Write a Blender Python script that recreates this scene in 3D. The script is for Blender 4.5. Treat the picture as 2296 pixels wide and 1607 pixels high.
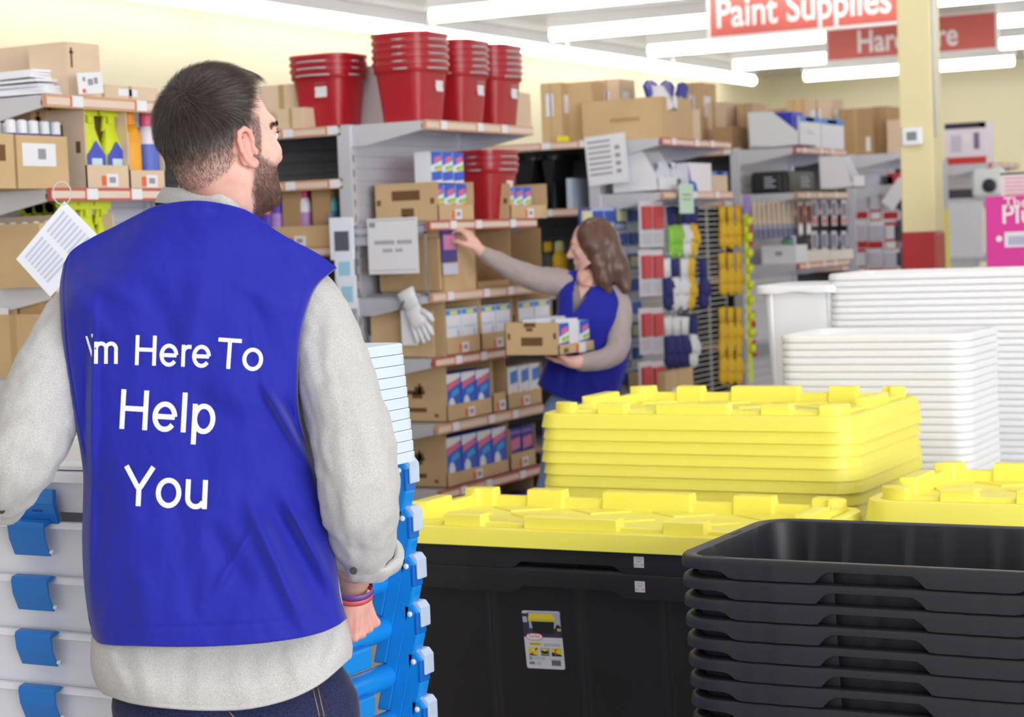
import bpy, bmesh, math, random
import numpy as np
from mathutils import Vector, Matrix, noise
from mathutils.bvhtree import BVHTree
random.seed(7); np.random.seed(7)
SC = bpy.context.scene
COL = SC.collection
for _o in list(bpy.data.objects): bpy.data.objects.remove(_o)

# ---------------------------------------------------------------- camera
F_PX, PITCH, ROLL, YAW = 4391.5, 0.0625907, -0.0382002, 0.489595   # solved from the shelf, light and post lines
CX, CY, CAMZ = 1148.0, 803.5, 1.5
_fw = np.array([-math.sin(YAW)*math.cos(PITCH), math.cos(YAW)*math.cos(PITCH), -math.sin(PITCH)])
_r0 = np.array([math.cos(YAW), math.sin(YAW), 0.0]); _u0 = np.cross(_r0, _fw)
_c, _s = math.cos(ROLL), math.sin(ROLL)
_r = _c*_r0 + _s*_u0; _u = -_s*_r0 + _c*_u0
cam_d = bpy.data.cameras.new('camera'); cam = bpy.data.objects.new('camera', cam_d); COL.objects.link(cam)
cam.matrix_world = Matrix(((_r[0], _u[0], -_fw[0], 0), (_r[1], _u[1], -_fw[1], 0), (_r[2], _u[2], -_fw[2], CAMZ), (0, 0, 0, 1)))
cam_d.sensor_width = 36.0; cam_d.lens = F_PX*36.0/2296.0; cam_d.clip_start = .05; cam_d.clip_end = 100
cam_d.dof.use_dof = True; cam_d.dof.focus_distance = 3.55; cam_d.dof.aperture_fstop = 6.3
SC.camera = cam

# ---------------------------------------------------------------- added ambient fill from the unseen open shop front, exposure
w = bpy.data.worlds.new('ambient_fill'); SC.world = w; w.use_nodes = True
w.node_tree.nodes['Background'].inputs[0].default_value = (.93, .96, 1.0, 1)
w.node_tree.nodes['Background'].inputs[1].default_value = 1.05
def area_light(name, loc, rot, sx, sy, energy, color=(1, 1, 1)):
    d = bpy.data.lights.new(name, 'AREA'); d.shape = 'RECTANGLE'; d.size = sx; d.size_y = sy; d.energy = energy; d.color = color
    o = bpy.data.objects.new(name, d); COL.objects.link(o); o.location = loc; o.rotation_euler = rot
    return o
# unseen fill lamp, added behind and right of the camera for assumed shop-front windows
area_light('shopfront_fill', (6.5, -1.5, 2.2), (math.radians(90), 0, math.radians(62)), 7, 2.4, 620, (.95, .97, 1))
VS = SC.view_settings
VS.view_transform = 'Standard'; VS.look = 'None'; VS.gamma = 1; VS.exposure = 0.14
try: VS.use_curve_mapping = False
except Exception: pass
SC.cycles.max_bounces = 8; SC.cycles.transparent_max_bounces = 24
SC.cycles.use_denoising = True

# ---------------------------------------------------------------- pixel <-> place
def ray(px, py): return _fw + _r*((px-CX)/F_PX) - _u*((py-CY)/F_PX)
def onX(px, py, X): R = ray(px, py); return R*(X/R[0]) + np.array([0, 0, CAMZ])
def onY(px, py, Y): R = ray(px, py); return R*(Y/R[1]) + np.array([0, 0, CAMZ])
def onZ(px, py, z): R = ray(px, py); return R*((z-CAMZ)/R[2]) + np.array([0, 0, CAMZ])
_fh = np.array([-math.sin(YAW), math.cos(YAW), 0.0])
def HF(px, py, dep):            # (lateral, depth, height) of a picture point at a horizontal distance dep
    R = ray(px, py); R = R*(dep/float(R @ _fh)); return np.array([float(R @ _r0), dep, R[2]+CAMZ])
def H2W(p): return _r0*p[0] + _fh*p[1] + np.array([0, 0, p[2]])

# ---------------------------------------------------------------- materials
def lin(c):
    return tuple(((x/255.)/12.92 if x/255. <= .04045 else ((x/255.+.055)/1.055)**2.4) for x in c) + (1.,)
MATS = {}
def mat(name, rgb=(200, 200, 200), rough=.5, metal=0., bump=None, var=None, emit=0., alpha=None, trans=0., spec=.5, sheen=0., sss=0.):
    """bump=(scale,strength) noise relief, var=(scale,amount) slight tone variation of the material itself"""
    if name in MATS: return MATS[name]
    m = bpy.data.materials.new(name); m.use_nodes = True; nt = m.node_tree; b = nt.nodes['Principled BSDF']
    c = lin(rgb)
    b.inputs['Base Color'].default_value = c; b.inputs['Roughness'].default_value = rough; b.inputs['Metallic'].default_value = metal
    b.inputs['Specular IOR Level'].default_value = spec
    if sheen: b.inputs['Sheen Weight'].default_value = sheen; b.inputs['Sheen Roughness'].default_value = .4
    if sss:
        b.inputs['Subsurface Weight'].default_value = sss; b.inputs['Subsurface Radius'].default_value = (.012, .005, .003); b.inputs['Subsurface Scale'].default_value = 1
    if emit: b.inputs['Emission Color'].default_value = c; b.inputs['Emission Strength'].default_value = emit
    if trans: b.inputs['Transmission Weight'].default_value = trans
    tc = None
    if bump or var: tc = nt.nodes.new('ShaderNodeTexCoord')
    if var:
        n = nt.nodes.new('ShaderNodeTexNoise'); n.inputs['Scale'].default_value = var[0]; n.inputs['Detail'].default_value = 6
        nt.links.new(tc.outputs['Object'], n.inputs['Vector'])
        r = nt.nodes.new('ShaderNodeValToRGB'); a = var[1]
        r.color_ramp.elements[0].position = .3; r.color_ramp.elements[1].position = .7
        r.color_ramp.elements[0].color = tuple(min(1, x*(1-a)) for x in c[:3]) + (1,)
        r.color_ramp.elements[1].color = tuple(min(1, x*(1+a)) for x in c[:3]) + (1,)
        nt.links.new(n.outputs['Fac'], r.inputs['Fac']); nt.links.new(r.outputs['Color'], b.inputs['Base Color'])
    if bump:
        n = nt.nodes.new('ShaderNodeTexNoise'); n.inputs['Scale'].default_value = bump[0]; n.inputs['Detail'].default_value = 4
        nt.links.new(tc.outputs['Object'], n.inputs['Vector'])
        bp = nt.nodes.new('ShaderNodeBump'); bp.inputs['Strength'].default_value = bump[1]; bp.inputs['Distance'].default_value = .002
        nt.links.new(n.outputs['Fac'], bp.inputs['Height']); nt.links.new(bp.outputs['Normal'], b.inputs['Normal'])
    if alpha is not None:
        out = nt.nodes['Material Output']; mx = nt.nodes.new('ShaderNodeMixShader'); t = nt.nodes.new('ShaderNodeBsdfTransparent')
        mx.inputs[0].default_value = alpha
        nt.links.new(t.outputs[0], mx.inputs[1]); nt.links.new(b.outputs[0], mx.inputs[2]); nt.links.new(mx.outputs[0], out.inputs['Surface'])
    MATS[name] = m
    return m
def rgbm(r, g, b, rough=.5): return mat('print_%d_%d_%d' % (r, g, b), (r, g, b), rough)

CARD = mat('cardboard', (205, 174, 132), .85, var=(6, .06), bump=(60, .15))
CARD2 = mat('cardboard_pale', (221, 196, 168), .85, var=(6, .05), bump=(60, .15))
CARD3 = mat('cardboard_dark', (178, 144, 104), .85, var=(6, .06))
INK = mat('brown_print', (112, 80, 46), .8)
TAPE = mat('packing_tape', (188, 156, 108), .35)
WHITE = mat('white_paper', (232, 232, 238), .6)
GREYP = mat('grey_print', (150, 150, 160), .6)
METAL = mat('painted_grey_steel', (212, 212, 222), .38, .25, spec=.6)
METALD = mat('dark_grey_panel_steel', (112, 112, 116), .5, .1)  # darker grey steel of the run back panels, skirting and upright slots
RAIL = mat('tan_price_rail', (206, 158, 128), .4)
RAILP = mat('price_strip_paper', (226, 204, 188), .5)
RAILR = mat('red_price_strip', (186, 92, 80), .4)
ORANGE = mat('orange_tag_print', (226, 104, 52), .5)
REDP = mat('red_bucket_plastic', (172, 30, 42), .32)
CHROME = mat('chromed_wire', (205, 208, 216), .25, .7)
BLACKP = mat('black_tote_plastic', (27, 27, 34), .48, bump=(220, .08), var=(9, .12), spec=.45)
YEL = mat('yellow_lid_plastic', (255, 244, 102), .42, bump=(160, .05), sss=.0)
CLEARW = mat('frosted_white_plastic', (253, 253, 255), .4, alpha=.96)
CLEARB = mat('clear_bin_plastic', (244, 246, 255), .25, alpha=.85)
BLUEP = mat('blue_handle_plastic', (20, 140, 226), .34)
BLUEL = mat('blue_latch_plastic', (28, 118, 204), .36)

# ---------------------------------------------------------------- mesh builder
def rotz(a): return Matrix.Rotation(a, 4, 'Z')
def T_(x=0, y=0, z=0, rz=0): return Matrix.Translation((x, y, z)) @ Matrix.Rotation(rz, 4, 'Z')
class MB:
    def __init__(s): s.v = []; s.f = []; s.m = []; s.mats = []
    def mi(s, m):
        if m not in s.mats: s.mats.append(m)
        return s.mats.index(m)
    def add(s, vs, fs, m, T=None):
        n = len(s.v); k = s.mi(m)
        if T is not None: vs = [tuple(T @ Vector(v)) for v in vs]
        s.v.extend(tuple(float(c) for c in v) for v in vs)
        for f in fs: s.f.append(tuple(i+n for i in f)); s.m.append(k)
        return s
    def box(s, x0, x1, y0, y1, z0, z1, m, T=None):
        return s.add([(x0, y0, z0), (x1, y0, z0), (x1, y1, z0), (x0, y1, z0), (x0, y0, z1), (x1, y0, z1), (x1, y1, z1), (x0, y1, z1)],
                     [(0, 3, 2, 1), (4, 5, 6, 7), (0, 1, 5, 4), (1, 2, 6, 5), (2, 3, 7, 6), (3, 0, 4, 7)], m, T)
    def loft(s, rings, m, caps=(True, True), T=None, closed=True):
        n = len(rings[0]); vs = [p for r in rings for p in r]; fs = []
        for i in range(len(rings)-1):
            for j in range(n if closed else n-1):
                a = i*n+j; b = i*n+(j+1) % n
                fs.append((a, b, b+n, a+n))
        if caps[0]: fs.append(tuple(range(n))[::-1])
        if caps[1]: fs.append(tuple(range((len(rings)-1)*n, len(rings)*n)))
        return s.add(vs, fs, m, T)
    def lathe(s, prof, n, m, T=None, caps=(True, True)):
        return s.loft([[(r*math.cos(2*math.pi*j/n), r*math.sin(2*math.pi*j/n), z) for j in range(n)] for r, z in prof], m, caps, T)
    def tube(s, pts, rad, n, m, T=None, caps=(True, True)):
        pts = [Vector(p) for p in pts]; rings = []
        up = Vector((0, 0, 1))
        prev = None
        for i, p in enumerate(pts):
            d = (pts[min(i+1, len(pts)-1)] - pts[max(i-1, 0)]).normalized()
            if prev is None:
                a = d.cross(up)
                if a.length < .05: a = d.cross(Vector((1, 0, 0)))
                a.normalize()
            else: a = (prev - d*prev.dot(d)).normalized()
            prev = a; b = d.cross(a)
            r = rad[i] if isinstance(rad, (list, tuple)) else rad
            rings.append([tuple(p + (a*math.cos(2*math.pi*j/n) + b*math.sin(2*math.pi*j/n))*r) for j in range(n)])
        return s.loft(rings, m, caps, T)
    def prism(s, poly, a, b, axis, m, T=None):   # poly in the two other axes, extruded a..b along axis
        def mk(p, h): return {'x': (h, p[0], p[1]), 'y': (p[0], h, p[1]), 'z': (p[0], p[1], h)}[axis]
        n = len(poly); vs = [mk(p, a) for p in poly] + [mk(p, b) for p in poly]
        fs = [tuple(range(n))[::-1], tuple(range(n, 2*n))] + [(i, (i+1) % n, (i+1) % n+n, i+n) for i in range(n)]
        return s.add(vs, fs, m, T)
    def build(s, name, parent=None, smooth=False, bevel=0, off=None, auto=None, fix=True):
        me = bpy.data.meshes.new(name)
        vs = s.v if off is None else [(x-off[0], y-off[1], z-off[2]) for x, y, z in s.v]
        me.from_pydata(vs, [], s.f)
        for m in s.mats: me.materials.append(m)
        me.polygons.foreach_set('material_index', s.m)
        if fix:
            bm = bmesh.new(); bm.from_mesh(me); bmesh.ops.recalc_face_normals(bm, faces=bm.faces); bm.to_mesh(me); bm.free()
        if smooth: me.polygons.foreach_set('use_smooth', [True]*len(me.polygons))
        me.update()
        if auto:
            try: me.set_sharp_from_angle(angle=math.radians(auto))
            except Exception: pass
        o = bpy.data.objects.new(name, me); COL.objects.link(o)
        if parent is not None: o.parent = parent
        if bevel:
            b = o.modifiers.new('bevel', 'BEVEL'); b.width = bevel; b.segments = 2; b.limit_method = 'ANGLE'; b.angle_limit = math.radians(40)
        return o
def empty(name, loc=(0, 0, 0), rz=0):
    o = bpy.data.objects.new(name, None); COL.objects.link(o); o.location = loc; o.rotation_euler = (0, 0, rz); o.empty_display_size = .1
    return o
def tag(o, label=None, cat=None, group=None, kind=None):
    if label: o['label'] = label
    if cat: o['category'] = cat
    if group: o['group'] = group
    if kind: o['kind'] = kind
    return o
def put(o, x, y, z, rz=None):
    o.location = (x, y, z)
    if rz is not None: o.rotation_euler = (0, 0, rz)
    return o
KIDS = {}
def dup(o, parent=None, loc=None, rz=None, label=None, group=None):
    c = o.copy(); COL.objects.link(c)
    if parent is not None: c.parent = parent
    for ch in list(o.children): dup(ch, c)
    if loc is not None: c.location = loc
    if rz is not None: c.rotation_euler = (0, 0, rz)
    if label: c['label'] = label
    if group: c['group'] = group
    return c
class Proto:      # first use hands out the original, later uses copies of it
    def __init__(s, maker): s.maker = maker; s.o = None
    def __call__(s, loc, rz, label, cat=None, group=None):
        if s.o is None: s.o = s.maker(); o = s.o; o.location = loc; o.rotation_euler = (0, 0, rz); o['label'] = label
        else: o = dup(s.o, None, loc, rz, label)
        if cat: o['category'] = cat
        if group: o['group'] = group
        return o
_TX = {}
def text_polys(body, size=1., bold=0.):
    """outline faces of a string, lying in x/z, origin at its left baseline"""
    key = (body, bold)
    if key not in _TX:
        cu = bpy.data.curves.new('t', 'FONT'); cu.body = body; cu.size = 1; cu.resolution_u = 4; cu.offset = bold
        o = bpy.data.objects.new('t', cu); COL.objects.link(o)
        bpy.context.view_layer.update()
        me = bpy.data.meshes.new_from_object(o.evaluated_get(bpy.context.evaluated_depsgraph_get()))
        _TX[key] = ([tuple(v.co) for v in me.vertices], [tuple(p.vertices) for p in me.polygons])
        bpy.data.objects.remove(o); bpy.data.curves.remove(cu); bpy.data.meshes.remove(me)
    v, f = _TX[key]
    return [(a*size, b*size) for a, b, c in v], f
def add_text(mb, body, m, T, size, bold=0., center=False, sx=1.):
    v, f = text_polys(body, size, bold)
    if not v: return
    x0 = min(p[0] for p in v); x1 = max(p[0] for p in v)
    dx = -(x0+x1)/2 if center else -x0
    mb.add([((p[0]+dx)*sx, 0, p[1]) for p in v], f, m, T)
def rrect(L, W, r, step=.02, nc=7):
    """rounded rectangle about the origin, list of (x, y, nx, ny, s)"""
    pts = []; s = 0.
    def line(x0, y0, x1, y1, nx, ny):
        n = max(2, int(math.hypot(x1-x0, y1-y0)/step))
        for i in range(n): t = i/n; pts.append((x0+(x1-x0)*t, y0+(y1-y0)*t, nx, ny))
    def arc(cx, cy, a0):
        for i in range(nc): a = a0+math.pi/2*i/nc; pts.append((cx+r*math.cos(a), cy+r*math.sin(a), math.cos(a), math.sin(a)))
    a, b = L/2, W/2
    line(-a+r, -b, a-r, -b, 0, -1); arc(a-r, -b+r, -math.pi/2)
    line(a, -b+r, a, b-r, 1, 0); arc(a-r, b-r, 0)
    line(a-r, b, -a+r, b, 0, 1); arc(-a+r, b-r, math.pi/2)
    line(-a, b-r, -a, -b+r, -1, 0); arc(-a+r, -b+r, math.pi)
    return pts
def rr_rings(base, spec):
    """spec: list of (offset, z) where either may be a list per point"""
    out = []
    for off, z in spec:
        ring = []
        for i, (x, y, nx, ny) in enumerate(base):
            o = off[i] if isinstance(off, list) else off; zz = z[i] if isinstance(z, list) else z
            ring.append((x+nx*o, y+ny*o, zz))
        out.append(ring)
    return out
# ================================================================ THE ROOM
WX, WY, CZ = -8.42, 22.7, 3.3
FLOORM = mat('polished_vinyl_tile', (198, 194, 188), .25, var=(1.5, .05))
WALLM = mat('pale_yellow_painted_wall', (236, 228, 196), .7, var=(.8, .02), bump=(30, .1))
CEILM = mat('white_ceiling_panels', (204, 202, 198), .8, var=(.6, .03))
def structure(mb, name, label=None):
    o = mb.build(name); o['kind'] = 'structure'
    if label: o['label'] = label
    return o
structure(MB().box(WX-.2, 9, -6, WY+.2, -.1, 0, FLOORM), 'floor', 'polished grey shop floor')
structure(MB().box(WX-.2, 9, -6, WY+.2, CZ, CZ+.1, CEILM), 'ceiling', 'white shop ceiling')
structure(MB().box(WX-.15, WX, -6, WY+.15, 0, CZ, WALLM), 'wall_left', 'pale yellow wall behind the shelving runs')
structure(MB().box(WX, 9, WY, WY+.15, 0, CZ, WALLM), 'wall_back', 'pale yellow end wall of the shop')
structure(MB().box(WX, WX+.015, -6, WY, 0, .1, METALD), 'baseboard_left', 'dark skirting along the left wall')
# ---- strip lights
TUBE = mat('fluorescent_tube_glow', (255, 253, 250), .4, emit=6)
FIX = mat('white_fixture_enamel', (240, 240, 240), .4)
def make_light(L):
    r = empty('strip_light'); 
    MB().box(-L/2, L/2, -.05, .05, .05, .15, FIX).build('housing', r)
    b = MB(); n = 16
    b.tube([(-L/2+.02, 0, .0), (L/2-.02, 0, .0)], .052, n, TUBE); b.build('tube', r, smooth=True, auto=40)
    for x in (-L/2+.4, L/2-.4): MB().box(x-.006, x+.006, -.006, .006, .15, CZ-3.15, CHROME).build('hanger', r)
    return r
LZ = 3.15
L_long = Proto(lambda: make_light(2.36))
row_names = ['nearest', 'second', 'third', 'fourth', 'farthest']
side = ['at the left end of', 'second along', 'third along', 'fourth along', 'at the right end of']
ends = {0: [-7.36, -4.95, -2.5], 1: [-7.36, -4.14], 2: [-7.38, -4.16], 3: [-7.4, -4.72], 4: [-7.4, -5.9+.9]}
# the cross rows, spaced like the aisles
for k, y in enumerate((12.72, 14.7, 16.75, 18.94, 21.08)):
    xs = {0: (-6.18, -3.7, -1.2), 1: (-6.18, -2.95, -.5), 2: (-6.2, -2.97, -.5), 3: (-6.22, -3.5, -1.0), 4: (-6.22, -3.75, -1.3)}[k]
    for j, x in enumerate(xs):
        L_long((x, y, LZ), 0, 'white glowing strip light %s the %s crosswise row on the ceiling' % (side[j] if j < 2 else side[4], row_names[k]), 'light', 'crosswise ceiling strip lights')
for j, y in enumerate((4.3, 6.75, 9.2, 11.65, 14.1, 16.55, 19.0, 20.1)):
    if j == 7: continue
    L_long((-8.02, y+.95 if j > 3 else y+.9, LZ), math.pi/2, 'strip light of the left wall row, %s' % ['off to the left above the first shelf', 'second from the camera', 'third from the camera', 'above the stacks of red buckets', 'just right of the tallest red buckets', 'over the third shelving run', 'at the far end'][j], 'light', 'strip lights along the left wall')
# near rows over the camera and the totes (out of the frame, but they light the place)
for j, (x, y) in enumerate(((-4.6, 8.4), (-1.9, 8.4), (.8, 8.4), (-4.6, 6.3), (-1.9, 6.3), (.8, 6.3), (-4.6, 4.2), (-1.9, 4.2), (.8, 4.2), (-1.9, 2.0), (.8, 2.0), (-4.6, 2.0), (-1.9, 0), (.8, 0), (1.9, 12.72), (1.9, 16.75), (1.9, 21.08))):
    L_long((x, y, LZ), 0, 'strip light above the front of the shop, outside the picture', 'light', 'strip lights above the front of the shop')

# ---- column
cp = onY(2062, 400, 9.6)
COLX, COLY, CW = float(cp[0])+.012, 9.6, .084
c = empty('support_column', (COLX, COLY, 0))
tag(c, 'square pale yellow support column with a red painted base', 'column')
CYEL = mat('cream_yellow_column_paint', (232, 220, 172), .45)
CRED = mat('red_column_paint', (176, 46, 52), .4)
ztop_red = float(onY(2062, 521, 9.5)[2])
MB().box(-CW, CW, -CW, CW, ztop_red, CZ, CYEL).build('shaft', c, bevel=.008)
MB().box(-CW-.003, CW+.003, -CW-.003, CW+.003, 0, ztop_red, CRED).build('red_base', c, bevel=.008)
mb = MB(); mb.tube([(CW+.012, -CW+.02, 1.9), (CW+.012, -CW+.02, CZ)], .007, 8, WHITE); mb.build('conduit', c, smooth=True)
tp = onY(2048, 306, 9.6-CW)
t = empty('thermostat', (float(tp[0]), 9.6-CW-.001, float(tp[2]))); tag(t, 'small white thermostat with a grey display on the yellow column', 'thermostat')
MB().box(-.052, .052, -.03, 0, -.046, .046, mat('thermostat_white', (240, 240, 244), .35)).build('case', t, bevel=.012)
MB().box(-.025, .025, -.032, -.0302, -.02, .022, mat('lcd_grey_green', (128, 142, 144), .25)).build('display', t)

# ---- hanging signs
SIGNR = mat('sign_red_panel', (212, 106, 96), .5)
SIGNW = mat('sign_white_letters', (246, 238, 236), .5)
def hang_sign(pxl, pyb, pxr, Y, hgt, text, px_text, txt_y, txt_size, label, flip=1):
    a = onY(pxl, pyb, Y); b = onY(pxr, pyb-(pxr-pxl)*.09, Y)
    x0, x1, z0 = float(a[0]), float(b[0]), float(a[2])
    s = empty('hanging_aisle_sign', ((x0+x1)/2, Y, z0)); tag(s, label, 'sign'); W = (x1-x0)/2
    MB().box(-W, W, -.012, .012, 0, hgt, SIGNW).build('frame', s, bevel=.004)
    MB().box(-W+.025, W-.025, -.0145, -.0125, .025, hgt-.025, SIGNR).build('red_panel', s)
    t0 = onY(px_text, txt_y, Y)
    m = MB(); add_text(m, text, SIGNW, Matrix.Translation((float(t0[0])-(x0+x1)/2, -.018, float(t0[2])-z0)), txt_size, .018, sx=.81)
    m.build('lettering', s)
    for x in (-W+.15, W-.15): MB().tube([(x, 0, hgt), (x, 0, CZ-z0)], .003, 6, CHROME).build('hanging_wire', s)
hang_sign(1588, 92, 2090, 13.0, .40, 'Paint Supplies', 1610, 62, .285, 'red hanging sign reading Paint Supplies, left of the yellow column')
hang_sign(1852, 143, 2240, 16.6, .345, 'Hardware', 1925, 118, .27, 'red hanging sign reading Hardware, partly hidden behind the yellow column')

# ================================================================ SHELVING
XF, XP = -3.93, -4.27           # front of the end shelves, end posts
GY = [4.50, 6.71, 9.04, 11.0, 13.17, 15.54]
ENDW = .92
LV = [1.967, 1.568, 1.283, 1.023, .755, .49, .16]
def shelf_mb(L, D, brack=True):
    """one shelf: local x along, y into the unit from the front edge, top at z=0"""
    m = MB()
    m.box(0, L, 0, D, -.014, 0, METAL)
    m.box(0, L, .0, .012, -.03, -.014, METAL)
    for x in ((0, .012), (L-.012, L)):
        m.prism([(0.0, -.014), (D, -.014), (D, -.085), (D*.8, -.085), (0, -.034)], x[0], x[1], 'x', METAL)
    return m
def add_shelf(parent, L, D, z, x0, y0, tagc=RAIL, tags=()):
    sh = shelf_mb(L, D).build('shelf', parent); sh.location = (x0, y0, z)
    r = MB(); r.box(-.002, L+.002, -.012, .006, -.036, .003, tagc); r.box(0, L, -.0135, -.012, -.028, -.006, RAILP)
    for (u, wd) in tags: r.box(u*L, u*L+wd, -.015, -.0136, -.032, .001, WHITE); r.box(u*L-.008, u*L-.001, -.015, -.0136, -.03, -.002, ORANGE)
    r.build('price_rail', sh)
    return sh
def ribbed(x0, x1, y, z0, z1, m, T=None, mb=None, pitch=.05):
    mb = mb or MB(); n = max(1, int((z1-z0)/pitch)); h = (z1-z0)/n
    prof = []
    for i in range(n): prof += [(y, z0+i*h), (y, z0+(i+.86)*h), (y+.004, z0+(i+.93)*h)]
    prof += [(y, z1), (y+.012, z1), (y+.012, z0)]
    mb.prism(prof, x0, x1, 'x', m, T); return mb
def endcap(k, levels, desc, railc):
    r = empty('end_shelf_unit', (XF, GY[k], 0), math.pi/2); tag(r, desc, 'shelving', 'end shelving units')
    D = XF-XP
    for x in (-.012, ENDW-.03):
        p = MB(); p.box(x, x+.042, D, D+.06, 0, 1.97 if levels[0] > 1.9 else 1.9, METAL)
        for z in np.arange(.2, 1.9, .06): p.box(x+.016, x+.026, D-.0006, D+.001, z, z+.03, METALD)
        p.build('upright', r, bevel=.003)
    ribbed(.03, ENDW-.03, D+.02, .14, 1.95, METAL).build('back_panel', r)
    MB().box(0, ENDW, .01, D+.05, 0, .12, METAL).build('base', r, bevel=.003)
    for i, z in enumerate(levels):
        add_shelf(r, ENDW, D, z, 0, 0, railc[i % len(railc)], [(.12+.28*j+.05*((i+j) % 2), .05) for j in range(3)])
    return r
names = ['end shelf unit at the far left holding spray bottles', 'end shelf unit holding cartons where the woman reaches, topped by red buckets',
         'end shelf unit with hanging gloves and blue packs behind the woman', 'end shelf unit with brushes and two black cases',
         'end shelf unit left of the yellow column with red and white packs', 'end shelf unit right of the yellow column with white blinds']
lvls = [[1.967, 1.69, 1.40, 1.13, .85, .5, .16], LV, [1.958, 1.69, .3], [1.955, 1.69, 1.27, .8, .4], [1.965, 1.75, 1.0, .3], [1.93, 1.66, 1.22, .6]]
for k in range(6): endcap(k, lvls[k], names[k], [RAIL, RAILR] if k < 2 else [RAILR, RAIL])
def main_run(k, levels, desc):
    X1 = XP-.045; X0 = WX+.15
    r = empty('shelving_run', (X0, GY[k], 0)); tag(r, desc, 'shelving', 'long shelving runs toward the left wall')
    L = X1-X0; D = .43
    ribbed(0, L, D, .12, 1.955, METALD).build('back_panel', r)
    for x in np.linspace(0, L-.04, 4): MB().box(x, x+.04, D-.02, D+.04, 0, 1.97, METAL).build('upright', r, bevel=.003)
    MB().box(0, L, .0, .9, 0, .11, METAL).build('base', r)
    for z in levels: add_shelf(r, L, D, z, 0, 0, RAIL, [(.93, .05), (.985, .05)])
    m = MB(); m.box(0, L, .47, .9, 1.953, 1.967, METAL); m.box(0, L, .47, .9, 1.4, 1.414, METAL); m.build('rear_shelf', r)
z2b = float(onY(700, 406, GY[1])[2]); z2c = float(onY(690, 556, GY[1])[2]); z3b = float(onY(1250, 470, GY[2])[2])
main_run(0, [1.967, 1.6, 1.2, .8, .4], 'long grey shelving run off to the far left')
main_run(1, [1.967, z2b, z2c, 1.0, .6], 'long grey shelving run beyond the man, red bucket stack on top')
main_run(2, [1.967, z3b, 1.2, .8, .4], 'long grey shelving run holding black bins, behind the woman')
main_run(3, [1.967, 1.66, 1.2, .8, .4], 'long grey shelving run left of the brushes')
main_run(4, [1.967, 1.6, 1.2, .8, .4], 'long grey shelving run fifth from the camera')
main_run(5, [1.967, 1.6, 1.2, .8, .4], 'long grey shelving run sixth from the camera, behind the yellow column')
# ================================================================ TOTES
def peri_s(base):
    s = [0.]
    for i in range(1, len(base)): s.append(s[-1]+math.hypot(base[i][0]-base[i-1][0], base[i][1]-base[i-1][1]))
    return s
def tote_mesh(L, W, H, m, r=.07, fl=.028, taper=.035, th=.003, pitch=.038, grooves=(), notch=True, skirt=.044, step=.012, gamp=.006, cut=.022):
    base = rrect(L, W, r, step, 9)
    def groove(i):
        x, y, nx, ny = base[i]; g = 0.
        if abs(ny) > .9:
            for gx in grooves: g += gamp*math.exp(-((x-gx*L)/.007)**4)
        elif abs(nx) > .9:
            for gy in (-.22, .22): g += gamp*math.exp(-((y-gy*W)/.007)**4)
        return g
    gr = [groove(i) for i in range(len(base))]
    sk = []
    for x, y, nx, ny in base:
        z = -skirt
        if notch:
            cd = min(L/2-abs(x), 9)+min(W/2-abs(y), 9)          # towards a corner the skirt is cut short
            k = 1/(1+math.exp(((L/2-abs(x))+(W/2-abs(y))-.115)/.004)); z += k*.015
            if abs(ny) > .9:
                z += cut/(1+math.exp((abs(x)-L*.118)/.0035))
            elif abs(nx) > .9: z += cut/(1+math.exp((abs(y)-W*.16)/.0035))
        sk.append(z)
    rib = []
    for x, y, nx, ny in base:
        q = 0
        if abs(ny) > .9 and L*.165 < abs(x) < L*.40: q = .0012 if math.sin(abs(x)/L*2*math.pi*14) > .55 else 0
        rib.append(q)
    spec = [([-(fl+taper)-g for g in gr], -H), ([-(fl+taper*.5)-g for g in gr], -H*.5), ([-fl-.002-g for g in gr], -.02), (-.006, [-.012]*len(base)), (-.004, [z+.004 for z in sk]), (-.003, sk), (rib, sk), ([q*.8 for q in rib], [-.012]*len(base)),
            (-.002, -.004), (-.006, -.0005), (-.010, 0), (-fl+.006, 0), (-fl-.001, -.003), ([-fl-th-.001-g*1.2 for g in gr], -.014), ([-(fl+taper*.5)-th-g for g in gr], -H*.5), ([-(fl+taper)-th-g for g in gr], -H+th)]
    mb = MB(); mb.loft(rr_rings(base, spec), m); return mb
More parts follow.
